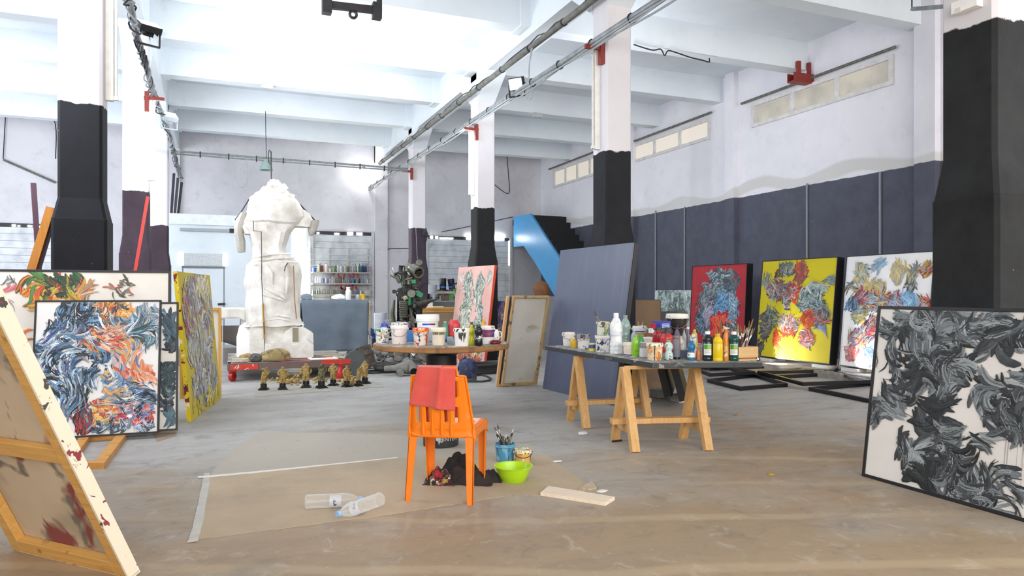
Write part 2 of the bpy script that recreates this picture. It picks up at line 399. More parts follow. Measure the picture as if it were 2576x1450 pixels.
def strokes(parent, w, h, spec, seed=1, y=-.002, name='brush_strokes', lift=.004, margin=.0, bl_=.6, flow=.55, fs=3.2):
    """thick paint as curved, tapering ribbons. spec rows: (cx, cz, rx, rz, n, (mode, ...), palette, len, wid[, curl]) in 0..1 of the canvas"""
    R = random.Random(seed); m = MB().colors(); bm = m.bm; layer = 0
    for row in spec:
        cx, cz, rx, rz, n, mode, pal, ln, wd = row[:9]; curl = row[9] if len(row) > 9 else 1.0
        pal = [srgb(c) for c in pal]
        for _ in range(n):
            while True:
                a, b = R.uniform(-1, 1), R.uniform(-1, 1)
                if a * a + b * b <= 1 + .75 * noise.noise(Vector((a * 2.1 + cx * 9, b * 2.1 + cz * 9, seed * 1.7))): break
            px, pz = (cx + rx * a) * w, (cz + rz * b) * h
            if mode[0] == 'dir': ang = math.radians(mode[1] + R.gauss(0, mode[2]))
            elif mode[0] == 'swirl': ang = math.atan2(pz - mode[2] * h, px - mode[1] * w) + PI / 2 + R.gauss(0, math.radians(mode[3]))
            elif mode[0] == 'rad': ang = math.atan2(pz - mode[2] * h, px - mode[1] * w) + R.gauss(0, math.radians(mode[3]))
            else: ang = R.uniform(0, 2 * PI)
            L = ln * R.uniform(.5, 1.5); W = wd * R.uniform(.5, 1.4); k = R.gauss(0, 1.1) * curl / max(L, .02) * .8
            blunt = R.random() < bl_; tn = noise.noise(Vector((px * fs * 1.9, pz * fs * 1.9, seed + 40))) * .8 + .5 + R.gauss(0, .2); npal = len(pal); c1 = pal[int(tn * npal) % npal]; c2 = pal[(int(tn * npal) + R.choice((-1, 1, 1, 2))) % npal] if R.random() < .7 else R.choice(pal); sh = R.uniform(.8, 1.15); seg = 6 if L > .05 else 4
            fld = lambda x_, z_: flow * 5.2 * noise.noise(Vector((x_ * fs, z_ * fs, seed * 3.3)))
            base_ = ang; ang += fld(px, pz); pts = []; aa = ang; q = Vector((px - math.cos(ang) * L / 2, pz - math.sin(ang) * L / 2))
            for i in range(seg + 1):
                pts.append((q.copy(), aa)); base_ += k * L / seg * (1 - flow); aa = base_ + fld(q.x, q.y); q = q + Vector((math.cos(aa), math.sin(aa))) * (L / seg)
            cm_ = [R.choice((0, .15, .5, .85, 1)) for _j in range(6)]; fade = R.uniform(-.8, .8); layer += 1; y0 = y - .0012 - (layer % 900) * 2.2e-6; lf = lift * R.uniform(.4, 1.2)
            rows = []; u0 = R.uniform(0, 50); v0 = R.uniform(0, 50)
            for i, (q, aa) in enumerate(pts):
                tt = i / seg; prof = (1 - abs(2 * tt - 1) ** 5 * .75) if blunt else (min(1, tt * 4 + .35) if tt < .3 else 1) * (1 - max(0, (tt - .45) / .55) ** 1.8 * .85)
                hw = W * .5 * prof * R.uniform(.8, 1.15); nx, nz_ = -math.sin(aa), math.cos(aa)
                rr = []
                for s, yy in ((-1, 0), (-.7, lf), (-.15, lf * .8), (.35, lf), (.8, lf * .85), (1, 0)):
                    X = min(max(q.x + nx * hw * s, margin), w - margin); Zz = min(max(q.y + nz_ * hw * s, margin), h - margin)
                    rr.append(bm.verts.new((X, y0 - yy, Zz)))
                rows.append(rr)
            for i in range(seg):
                for j in range(5):
                    f = m.face([rows[i][j], rows[i + 1][j], rows[i + 1][j + 1], rows[i][j + 1]])
                    if not f: continue
                    for lp, (ii, jj) in zip(f.loops, ((i, j), (i + 1, j), (i + 1, j + 1), (i, j + 1))):
                        mixf = min(1, max(0, cm_[jj] + (ii / seg - .5) * fade))
                        cc = [(p * (1 - mixf) + q_ * mixf) * sh for p, q_ in zip(c1, c2)]
                        lp[m.col] = (*cc, 1); lp[m.uv].uv = (u0 + ii / seg * L * 12, v0 + jj / 5)
    return m.build(name, M_oil, parent, smooth=True)

M_frame = plain('18171b', .45, 0, .15, 20)
def framed(name, label, mtx, w, h, face, cat='painting', depth=.05, fw=.02, frame=M_frame, rim=.006, group=None, gap=0.0):
    """stretched canvas in a box frame"""
    r = empty(name, label=label, cat=cat, mtx=mtx, group=group)
    if fw:
        m = MB()
        m.box(0, -rim, 0, fw, depth, h); m.box(w - fw, -rim, 0, w, depth, h)
        m.box(fw, -rim, 0, w - fw, depth, fw); m.box(fw, -rim, h - fw, w - fw, depth, h)
        m.build('frame', frame, r, bevel=.002)
    MB().box(fw, 0, fw, w - fw, depth - .008, h - fw).build('canvas', face, r)
    return r
def loose(name, label, mtx, w, h, face, edge, depth=.04, cat='painting'):
    """unframed canvas wrapped round its stretcher"""
    r = empty(name, label=label, cat=cat, mtx=mtx)
    m = MB(); m.box(.002, 0, .002, w - .002, .004, h - .002); m.build('canvas', face, r)
    m = MB(); m.box(0, .004, 0, .012, depth, h); m.box(w - .012, .004, 0, w, depth, h); m.box(.012, .004, 0, w - .012, depth, .012); m.box(.012, .004, h - .012, w - .012, depth, h)
    m.build('painted_edge', edge, r)
    return r
def stretcher(name, label, mtx, w, h, bars, wd, back, depth=.04, bw=.06, cat='stretcher', side=-1):
    """canvas seen from its back: canvas sheet behind, wooden bars in front; bars: list of heights (0..1) of cross bars"""
    r = empty(name, label=label, cat=cat, mtx=mtx)
    MB().box(.004, depth - .006, .004, w - .004, depth, h - .004).build('canvas_back', back, r)
    for a in ((0, 0, 0, bw, depth - .007, h), (w - bw, 0, 0, w, depth - .007, h), (bw, 0, 0, w - bw, depth - .007, bw), (bw, 0, h - bw, w - bw, depth - .007, h)):
        MB().box(*a).build('stretcher_bar', wd, r, bevel=.003)
    for b in bars: MB().box(bw, .008, b * h - bw / 2, w - bw, depth - .01, b * h + bw / 2).build('cross_bar', wd, r, bevel=.003)
    return r
PINE = wood('d9b183', 'c8985f', 2); PINE_X = wood('d9a45c', 'c4883f', 0); PALE = wood('eaddc2', 'd8c3a0', 2)

# palettes
DK = ['1c2129', '28323d', '3d4d5c', '14161b', '536879', '8fa3b3']
BL = ['3a5f8f', '5f8fbf', '86b4d8', '22395c', 'a9c7de']
WARM = ['d98a4a', 'e0b05a', 'c8452c', 'e7c48a', 'd96f4a', 'b8332f']
WH = ['f2f2f0', 'dfe3e8', 'cfd6de']
# ---- big painting at the left, leaning on the left pillar
M, W_, H_ = leanM((60, 1010), (430, 1000), TR=(430, 682))
o = onZ(-120, 1010).copy(); xr = onY(430, 800, 7.70).x
M = leanA((xr - 2.15, 7.52, 0), 0, 6.5); Wb, Hb = 2.15, 1.525
r = framed('large_painting', 'large white painting with a green and yellow head shape, leaning on the left pillar', M, Wb, Hb, canvas_mat('e9e4dc', 'ddd6cc'), fw=.022, depth=.045)
GR = ['2f4a34', '1f3327', '4c7a3c', 'c9a53a', 'd8792e', '243a2c', 'b5442f', '86a04a']
strokes(r, Wb, Hb, [(.565, .885, .13, .075, 60, ('swirl', .56, .72, 22), GR, .16, .05, .6), (.57, .90, .05, .06, 40, ('rand',), ['26382b', '33493a', '1c2b22'], .1, .06),
    (.50, .86, .08, .06, 30, ('dir', 40, 25), ['d8a23a', 'd86a2c', 'c9bb4a', 'a6331f'], .12, .035), (.66, .86, .035, .06, 26, ('dir', 95, 16), ['c85a4a', '6c8a5a', 'd8b0a0', '3c5a3a'], .13, .03),
    (.80, .89, .05, .06, 24, ('rand',), ['4b5a4a', '8a9a7a', 'b8504a', '6a6a66'], .08, .02), (.38, .93, .03, .04, 8, ('rand',), ['6a6a6e', '9a9a9a'], .06, .012),
    (.27, .86, .05, .03, 14, ('dir', -20, 30), ['c8605a', 'd8a09a', '7a7a78'], .07, .02), (.38, .89, .04, .012, 5, ('dir', 5, 8), ['c03a4a', 'd88a90'], .09, .02),
    (.33, .58, .07, .14, 90, ('rand',), ['4a7a4a', '2f4a36', 'd8823a', '8a9a5a', 'c8603a', 'e0b090'], .13, .04), (.36, .80, .06, .02, 6, ('dir', -12, 10), ['9a8a8a', 'b8a8a8'], .12, .006)], 3, margin=.024)
# ---- painting behind the front one
M, W_, H_ = leanM((135, 1104 - 20), (447, 1083 - 20), TR=(450, 757))
a = onZ(447, 1083, .03)
M = leanA((a.x - .98, a.y + .0, .03), 0, 9); wB, hB = .98, 1.20
r = framed('framed_painting', 'black framed painting of dark blue grey strokes, mostly hidden behind the one in front', M, wB, hB, canvas_mat('ece9e4', 'e2ded8'), fw=.018, depth=.04)
strokes(r, wB, hB, [(.93, .82, .05, .10, 40, ('dir', 35, 18), ['2d3f49', '466272', '5f7f90', '22303a'], .14, .035), (.93, .68, .04, .06, 30, ('dir', 60, 25), DK, .08, .03), (.92, .42, .05, .12, 60, ('dir', 40, 25), ['24303a', '3d5560', '55707a', '2c4038'], .12, .03),
    (.91, .26, .04, .10, 40, ('rand',), DK, .07, .025), (.93, .1, .03, .07, 20, ('dir', 80, 20), ['4a6878', '5f8aa0', '3a4a55'], .1, .03), (.45, .9, .4, .08, 60, ('rand',), DK + BL, .1, .03)], 5, margin=.02)
# ---- front painting with black frame
a = onZ(400, 1090, .045)
M = leanA((a.x - 1.0, a.y + .06, .045), -3.2, 8.5); wA, hA = 1.0, 1.205
r = framed('framed_painting', 'black framed painting of swirling blue, black and orange strokes on white, standing in front', M, wA, hA, canvas_mat('f0efee', 'e6e4e6'), fw=.016, depth=.04)
CA = DK + BL + WH[:2] + ['10131a', '0f1218']
CW = WARM + ['2a2f3a', '3b5a84', 'efe6da', 'c9cfe0']
strokes(r, wA, hA, [(.36, .85, .18, .13, 260, ('swirl', .40, .70, 30), CA + ['7a4a8a'], .11, .028), (.30, .88, .10, .09, 90, ('rand',), ['11141a', '1b222c', '2d3a48'], .09, .04), (.60, .93, .15, .07, 130, ('rand',), ['e2b25a', 'd98a3a', '3a4a5a', 'efd9a8', 'c8452c', '2a3340'], .08, .03),
    (.20, .62, .18, .22, 320, ('dir', 62, 24), CA + ['4a4f9a', '7a6ab0'], .13, .026), (.16, .42, .14, .18, 220, ('dir', 58, 22), CA, .15, .026), (.12, .22, .10, .16, 120, ('dir', 60, 20), CA + ['5a5fb0'], .16, .024),
    (.44, .68, .16, .09, 150, ('dir', -25, 30), CW + DK, .10, .03), (.75, .82, .2, .06, 120, ('dir', -12, 14), ['28323d', '536879', '86b4d8', '3d4d5c', 'dfe3e8'], .16, .024), (.78, .70, .2, .06, 90, ('dir', -35, 12), ['1c2129', '536879', '86b4d8', '3a5a4a', 'dfe3e8'], .17, .022),
    (.88, .90, .09, .05, 30, ('dir', 25, 20), ['6a7f92', '9fb4c4', '2d3a48'], .10, .02), (.62, .72, .10, .10, 150, ('swirl', .52, .6, 30), ['e8b898', 'd9834a', 'e6c48a', 'c8452c', '3b5a84', 'f0e0d0'], .09, .032),
    (.72, .56, .10, .14, 210, ('dir', -55, 18), ['d96f4a', 'e0b05a', '3a5f8f', '86b4d8', 'e7a58a', 'efe6da', 'c8452c'], .10, .028), (.86, .43, .10, .08, 90, ('dir', -40, 15), ['e7b08a', 'd98a6a', 'c8452c', 'f0d0b8'], .10, .03),
    (.68, .40, .12, .12, 220, ('swirl', .60, .46, 25), BL + ['5f8fbf', '1c2a4a', 'e0b05a', 'cfd6de'], .09, .026), (.66, .30, .09, .06, 90, ('rand',), ['e6c07a', 'd9923a', 'efd0a0', '5f8fbf'], .08, .03),
    (.52, .60, .06, .06, 90, ('swirl', .52, .55, 20), ['1c2a44', '3a5f8f', '86b4d8', '11141a'], .08, .022), (.84, .30, .12, .10, 130, ('dir', -20, 25), CA, .10, .024), (.46, .44, .05, .08, 70, ('dir', 80, 25), CA, .09, .02),
    (.30, .30, .1, .14, 150, ('dir', 65, 18), CA, .17, .022), (.56, .16, .16, .10, 260, ('rand',), WARM + ['2d3f6a', '5f8fbf', 'f0efee', '3a4a3a', 'e8d24a'], .07, .028), (.80, .16, .14, .09, 200, ('rand',), ['d9452c', 'e8a58a', '5f8fbf', '8a9ad0', '1c2129', 'f0efee', 'c02a4a'], .075, .026),
    (.40, .12, .05, .1, 60, ('dir', 65, 14), ['11141a', '28323d', 'b8332f', '536879'], .12, .02), (.72, .26, .18, .03, 70, ('dir', -35, 10), CA, .16, .016), (.60, .07, .2, .04, 90, ('rand',), BL + WH + DK, .07, .025), (.88, .05, .08, .04, 40, ('rand',), ['1c2129', '5a4a8a', '86b4d8', 'cfd6de'], .06, .02)], 7, margin=.018)
# small dark signature in the lower left of the canvas
m = MB(); pts = [(.37 * wA + i * .006, -.004, .045 + .012 * math.sin(i * 2.1) * (1 if i < 3 else .4)) for i in range(9)]; m.tube(pts, .0013, 5); m.build('signature', plain('2b2b30', .6), r)
# ---- yellow edged canvas standing edge-on
M, W_, H_ = leanM((482, 1062), (556, 1003), TL=(447, 683))
YEL = splat('d9bf1c', ['7a1f22', 'e4dcc4', '1d1b1a'], .42, 7, .5)
r = loose('narrow_canvas', 'tall canvas with bright yellow painted edges and a crust of grey and lilac paint', M, W_, H_, canvas_mat('c9b63a', 'b8a640'), YEL, depth=.045)
GY = ['8f93a0', 'b9bccb', '6c6f78', 'd7d3c8', '55585f', 'c9bd4a', '9a5a5a', 'a0a4c0', '3e4046']
strokes(r, W_, H_, [(.5, .75, .45, .24, 700, ('dir', 92, 16), GY, .14, .04, .5), (.5, .45, .42, .22, 520, ('dir', 92, 18), GY[:6] + ['7c8898', 'aeb9c6'], .14, .04, .5), (.5, .22, .40, .16, 320, ('dir', 88, 25), GY[:5] + ['bfae3a', '8a94a4'], .12, .04, .6), (.15, .7, .12, .2, 80, ('dir', 90, 14), ['8a3a3a', '6c6f78', 'b05a5a'], .12, .03), (.7, .9, .25, .08, 90, ('dir', 90, 20), ['e0d28a', 'd7d3c8', 'c9bd4a'], .1, .04), (.5, .08, .45, .06, 50, ('rand',), ['c9b21c', '8a8a4a', 'd8c84a'], .12, .05)], 11, margin=.004)
# white canvas back leaning behind the yellow edged one
a = onY(527, 900, 9.75)
M = leanA((a.x - .34, 9.72, 0), 4, 6)
stretcher('canvas_stretcher', 'small pine stretcher with white canvas just behind the yellow edged canvas', leanA((onY(529, 900, 9.7).x - .35, 9.7, 0), 0, 5), .48, 1.12, [], wood('d0a04a', 'b8863a', 2), canvas_mat('d9d4ca', 'cbc5ba'), bw=.035)
# ---- the big canvas back in the left foreground
M, W_, H_ = leanM((35, 1385), (322, 1455), TR=(-44, 722))
stain = canvas_mat('c3b096', 'b3a086', (('a89880', .50, 2.3), ('71685c', .575, 5.2), ('84423e', .575, 4.4)))
M2 = M @ Matrix.Translation((0, -.0, 0))
r = stretcher('foreground_canvas', 'large stained canvas seen from the back, leaning out of the picture at the lower left', M, W_, 2.5, [.262], wood('d8a860', 'c08f48', 0), stain, depth=.05, bw=.075)
edge = splat('e8ddc8', ['6d2a36', '4a4744', '8a3a44'], .28, 9, .75)
m = MB(); m.box(W_ - .002, -.004, -.004, W_ + .012, .055, 2.505); m.box(0, -.004, -.012, W_ + .012, .055, 0)
m.build('canvas_edge', edge, r)
# ---- pink canvas with orange edge behind the round table
b = onZ(1216, 926); bl0 = b - Vector((math.cos(math.radians(-82)), math.sin(math.radians(-82)), 0)) * 1.42
M, W_, H_ = leanM(pj(bl0), (1216, 926), TR=(1244, 667))
r = loose('pink_canvas', 'tall pink canvas with an orange red edge behind the round table', M, W_, H_, canvas_mat('e6bdb6', 'dfa898', (('d8a8a8', .6, 1.2),)), plain('d8431f', .5), depth=.05)
PK = ['39463f', '5d6f66', '8f9f94', 'd6dccf', '23302c', 'b8c0a8', 'e6dcc8', '6f8a92']
strokes(r, W_, H_, [(.34, .78, .12, .16, 190, ('dir', 95, 24), PK, .15, .025), (.36, .55, .14, .16, 260, ('dir', 92, 22), PK + ['c9c08a'], .15, .026), (.30, .36, .12, .14, 170, ('dir', 88, 25), PK + ['c9c08a'], .15, .026), (.68, .74, .11, .18, 190, ('dir', 86, 24), PK, .15, .024), (.74, .50, .07, .12, 90, ('dir', 95, 22), PK + ['5f9ab8'], .13, .022),
    (.70, .32, .16, .12, 150, ('dir', 80, 30), PK + ['a8b04a', '7a9a5a'], .14, .03), (.9, .88, .05, .07, 24, ('dir', 60, 20), ['d6dccf', '8f9f94'], .12, .02), (.12, .88, .08, .05, 30, ('rand',), ['d6b8b8', 'e6dcc8'], .1, .03), (.5, .17, .42, .12, 200, ('dir', 85, 25), ['c8341c', 'd8552c', '39463f', '8f9f94', 'd6dccf', 'b8c04a'], .15, .03), (.5, .05, .42, .05, 70, ('dir', 80, 30), ['c8341c', 'a82c1c', '39463f'], .12, .03)], 13, margin=.004)
# ---- blue and purple painting behind it
a = onZ(1243, 905); 
r = loose('dark_canvas', 'dark violet blue canvas half hidden behind the pink one', leanA((5.06, 13.55, 0), 0, 4), .60, 1.14, canvas_mat('2b2a66', '1f1d4a'), plain('1c1b3a', .5))
strokes(r, .60, 1.14, [(.6, .6, .38, .38, 260, ('dir', 70, 35), ['2c2b6a', '4b4aa0', '15143a', '8a5a4a', 'c8b0a0', '6a4a7a', '1c1a2c'], .14, .03), (.6, .3, .35, .25, 90, ('dir', 60, 40), ['7a3a2a', 'b8a090', '3a3a6a', '111122'], .12, .03)], 14, margin=.004)
# ---- stretchers showing their backs beside it
M, W_, H_ = leanM((1266, 975), (1361, 970), TL=(1295, 748))
back = canvas_mat('cfcdc6', 'bdbab0', (('a99f8c', .62, 3.2), ('8d8371', .70, 6)))
stretcher('canvas_stretcher', 'canvas turned to show its pale back and wooden bars, left of the dark blue panel', M @ Matrix.Translation((-.01, .03, 0)), W_ - .035, H_, [], wood('c8a878', 'a98a5c', 2, stain='6a5638'), back, depth=.045, bw=.03)
M3 = M.copy(); M3.translation = M.translation + Vector((-.065, .10, 0))
r = empty('canvas_stretcher', label='second stretcher, seen as a pine edge just left of the pale canvas back', cat='stretcher', mtx=M3)
MB().box(0, 0, 0, .035, .05, H_).build('stretcher_bar', PINE, r); MB().box(.035, .0, .0, W_ * .9, .05, .035).build('stretcher_bar', PINE, r); MB().box(.04, .01, .04, .066, .05, H_ - .005).build('painted_edge', plain('3a3330', .7), r)
# ---- dark blue panel
M, W_, H_ = leanM((1365, 978), (1542, 1022), TL=(1410, 630))
bl = NT('dark_blue_panel'); co = bl.coord(); z = bl.sep(co)[2]; n = bl.noise(co, 1.5, 5); nv = bl.noise(bl.coord(vec=(9, 1, .5)), 1.3, 4)
cc = bl.mix(bl.ramp(n, .3, .7), '474f6a', '535b71'); cc = bl.mix(bl.ramp(nv, .55, .75, 0, .35), cc, '697284'); bl.col(cc, .38)
r = framed('blue_canvas', 'tall dark slate blue blank canvas with deep black sides leaning on the middle pillar', M, W_, H_, bl.m, cat='canvas', fw=0, depth=.03)
MB().box(.004, .03, .004, W_ - .004, .09, H_ - .004).build('side', plain('1c1b22', .5), r)
# ---- three big paintings on the right wall
def wallpainting(BL_, BR_, TL_, z0, label, bgm, spec, seed, w=None):
    M, W_, H_ = leanM(BL_, BR_, TL=TL_, z0=z0)
    if w: W_ = w
    r = framed('tall_painting', label, M, W_, H_, bgm, fw=.014, depth=.14, rim=.01)
    strokes(r, W_, H_, [tuple(q[:2]) + (q[2] * .92, q[3] * .92, int(q[4] * 1.25), q[5], q[6], q[7] * .9, q[8] * .62) + tuple(q[9:]) for q in spec], seed, margin=.016); return r, W_, H_, M
GB = ['4a5a60', '6f868e', '2c353a', '9db0b4', '3f6a80', '1d2226', 'c3cdcd', '5a5048']
wallpainting((1734, 866), (1872, 880), (1742, 670), .25, 'red painting with a swirl of blue grey strokes against the dark right wall', canvas_mat('b8323c', 'a92c38', (('c4463c', .6, 1.3),)),
    [(.55, .80, .22, .13, 150, ('swirl', .5, .55, 25), GB, .20, .06), (.72, .72, .14, .14, 60, ('swirl', .5, .55, 15), ['54606a', '6f7880', '3c444c'], .24, .09), (.36, .62, .17, .20, 200, ('dir', 60, 30), GB + ['b0a8c8', '2f4f5a'], .17, .05), (.58, .55, .12, .16, 120, ('dir', 75, 18), ['4a8ac0', '7ab0d8', '2f5a80', 'a0c8e0'], .20, .05),
     (.78, .50, .10, .20, 130, ('dir', -65, 25), ['4a7a98', '86b4c8', '2c3a48', 'd0d8d8', '3f8ab8'], .18, .05), (.35, .42, .08, .14, 70, ('dir', 85, 15), ['d0c8d8', 'a8a0b8', '6a6a7a'], .2, .04), (.25, .30, .14, .18, 150, ('rand',), ['3a4a55', '5a7a8a', '8ab0c8', '1c2228'], .14, .05), (.60, .26, .2, .16, 110, ('rand',), ['e2492f', 'e8663c', 'd83a34', 'f08a5a'], .15, .07), (.78, .24, .1, .16, 70, ('dir', 100, 25), GB + ['5f9ac8'], .16, .05), (.18, .5, .1, .3, 40, ('rand',), ['5a4a4a', '6f868e', '3a3a40'], .1, .04)], 21)
wallpainting((1900, 896), (2088, 918), (1919, 657), .17, 'yellow painting with grey and red strokes, glaring at its foot, on the right wall ledge', canvas_mat('d8c81e', 'cdbd1c'),
    [(.55, .86, .09, .10, 130, ('dir', 100, 30), ['b8301f', 'c8452c', '3a3234', '6a5a58', 'd86a4a'], .15, .05), (.36, .90, .12, .07, 60, ('swirl', .34, .95, 15), ['4a5358', '7f8d92', '1f2426', 'b8c2c0'], .16, .04), (.25, .86, .06, .03, 16, ('dir', 25, 15), ['8a3a1f', '3a2a22', '5a5a58'], .16, .025), (.28, .68, .18, .11, 190, ('dir', 25, 35), ['54484a', '75686a', '8fa0a0', '2b2a2c', 'b84a3a', 'c3cdcd'], .16, .05), (.48, .68, .10, .09, 90, ('rand',), ['c8331f', 'd8452c', '8a2a22', '3a3a3c', 'c3cdcd'], .13, .05),
     (.72, .60, .18, .10, 190, ('dir', -10, 30), ['3c525a', '5d7880', '96a8a8', '22303a', 'c8d0cc'], .18, .05), (.80, .72, .12, .05, 40, ('dir', 35, 12), ['8f9f9c', 'b8c2b8', '5d7078'], .22, .045), (.93, .78, .05, .05, 20, ('dir', 45, 15), ['8f9f9c', '5d6870'], .16, .03), (.07, .78, .05, .10, 26, ('dir', 110, 12), ['6a757a', '9aa8a8', '3c4448'], .18, .03), (.40, .56, .04, .08, 40, ('dir', 95, 15), ['c8d8e8', '2f4a80', '3a3a3c', 'b8301f', 'e8e4c8'], .12, .03), (.84, .46, .10, .12, 110, ('dir', 70, 25), ['3c525a', '2b2f33', '96a8a8', 'b8301f'], .16, .04),
     (.12, .34, .08, .16, 110, ('dir', 75, 25), ['54504a', '7a776a', '2b2a2c', '9a9a86'], .17, .05), (.20, .42, .10, .1, 60, ('dir', 110, 25), ['5a6a6c', '22282a', '9aa8a0'], .16, .03), (.70, .40, .07, .10, 70, ('dir', 80, 20), ['c8331f', 'e0602c', '8a2a22'], .14, .04), (.45, .36, .14, .08, 120, ('rand',), ['e8e4e0', '8a9aa8', '54484a', 'd8b0a0', 'b84a3a'], .13, .04), (.46, .28, .09, .06, 60, ('dir', -15, 20), ['c8452c', 'e0704a', '7a3a2a'], .14, .04), (.30, .22, .05, .1, 30, ('swirl', .4, .3, 12), ['d8552c', 'c8331f'], .16, .04), (.70, .22, .10, .09, 100, ('swirl', .62, .2, 20), ['d8452c', '4a5a80', 'e0704a', '2a3048', 'd8d8e0'], .14, .04), (.86, .32, .10, .03, 14, ('swirl', .85, .22, 8), ['8a9ac8', '5d6ea0'], .2, .03), (.30, .06, .03, .05, 14, ('dir', 80, 15), ['7a6a2a', '4a4a3a'], .12, .02), (.06, .1, .06, .08, 40, ('dir', 60, 25), ['4a4a46', '2b2a2c', '8a8a7a'], .14, .04)], 22)
WP = ['8fb4d0', '5f94c0', '3a5f8a', 'c8a84a', 'd8c070', 'b8302c', '1f2228', '4a5058', 'a8b8c4']
wallpainting((2109, 920), (2330, 948), (2130, 645), .17, 'white painting with blue, ochre and red strokes, rightmost on the wall ledge', canvas_mat('f2f2f4', 'ebebf0'),
    [(.20, .84, .10, .07, 70, ('dir', 40, 30), ['c8b870', '8fb4d0', '4a5058', 'd8c070', 'a8b8c4'], .16, .05), (.12, .72, .10, .03, 22, ('swirl', .14, .6, 8), ['1f2228', '8a96a0', 'c8b870'], .24, .03), (.38, .72, .12, .06, 70, ('swirl', .38, .62, 20), ['b8a050', 'd8c070', '8a8a70', 'a8b8c4'], .16, .05), (.40, .90, .08, .06, 40, ('dir', 60, 30), ['8fb4d0', 'a8b8c4', '6a8098'], .14, .05), (.62, .84, .06, .10, 60, ('dir', 95, 16), ['c8a84a', 'b8b090', '9aa8b4', 'd8c070'], .18, .05), (.78, .78, .06, .12, 60, ('dir', 110, 20), ['c8a84a', '3a3f48', '8fb4d0'], .16, .04), (.93, .86, .06, .06, 50, ('dir', 40, 25), ['c8a84a', '1f2228', 'b8302c', 'a8b8c4'], .14, .035),
     (.25, .64, .10, .08, 90, ('dir', 45, 25), ['b8302c', '8a2a2c', '4a5058', 'd8a0a0', '3a5f8a'], .14, .04), (.45, .58, .16, .10, 220, ('rad', .5, .62, 25), WP, .15, .04), (.62, .56, .12, .10, 170, ('rad', .62, .66, 20), ['3a3a48', 'b8302c', '8fb4d0', '5a4a58', 'c8c8d0'], .15, .035), (.78, .56, .12, .10, 200, ('rad', .78, .62, 25), ['5f94c0', '86b4dc', 'a8cce4', '3a5f8a'], .15, .045), (.92, .52, .07, .12, 110, ('dir', 80, 30), ['b8302c', '1f2228', 'd8552c', 'c8a84a', '8fb4d0'], .14, .04), (.22, .47, .10, .08, 100, ('dir', 30, 35), ['c8a84a', 'd8c870', '4a5058', '8fb4d0', '8a7a50'], .14, .04), (.12, .56, .08, .06, 60, ('dir', 70, 30), ['86b4dc', '3a5f8a', '1f2228'], .12, .04),
     (.40, .36, .16, .10, 150, ('dir', 40, 25), ['b8302c', 'd84a44', '3a4f8a', '1f2228', 'd8c070', 'a8b8d8'], .14, .035), (.24, .27, .14, .08, 120, ('dir', 45, 20), ['b8302c', 'd84a44', '3a5f8a', '8fb4d0', '1f2228', 'c8a84a'], .14, .035), (.16, .13, .10, .06, 60, ('dir', 60, 30), ['b8302c', 'd86a60', '4a4a58'], .12, .03), (.36, .10, .14, .07, 90, ('rad', .34, .16, 20), ['3a5f9a', '5f94c8', '1f2238', '8fb4d0', '8a9ad8'], .14, .035), (.70, .3, .2, .16, 160, ('rand',), WP, .14, .04), (.7, .1, .2, .08, 70, ('rand',), WP, .14, .04)], 23)
# small grey-green canvas and stacked dark panels left of the red painting
a = onX(1643, 781, 9.75)
M = mk(a, Vector((0, -1, 0)), Vector((.06, 0, 1)).normalized()); w2 = (onX(1643, 781, 9.75) - onX(1733, 781, 9.75)).length; h2 = onX(1643, 731, 9.75).z - a.z
M.translation = Vector((a.x, a.y, a.z - .5)); h2 += .5
r = loose('grey_canvas', 'canvas of crusty grey green strokes left of the red painting', M, w2, h2, canvas_mat('cfd6d4', 'bfc8c6'), plain('d8dcda', .6), depth=.05)
strokes(r, w2, h2, [(.5, .78, .48, .2, 420, ('dir', 60, 45), ['5c6f70', '8aa09e', '33403f', 'b8c6c2', 'd8e0dc', '7a9a98', '485858'], .2, .06), (.5, .4, .48, .3, 160, ('rand',), ['5c6f70', '8aa09e', '33403f'], .2, .06)], 24, margin=.004)
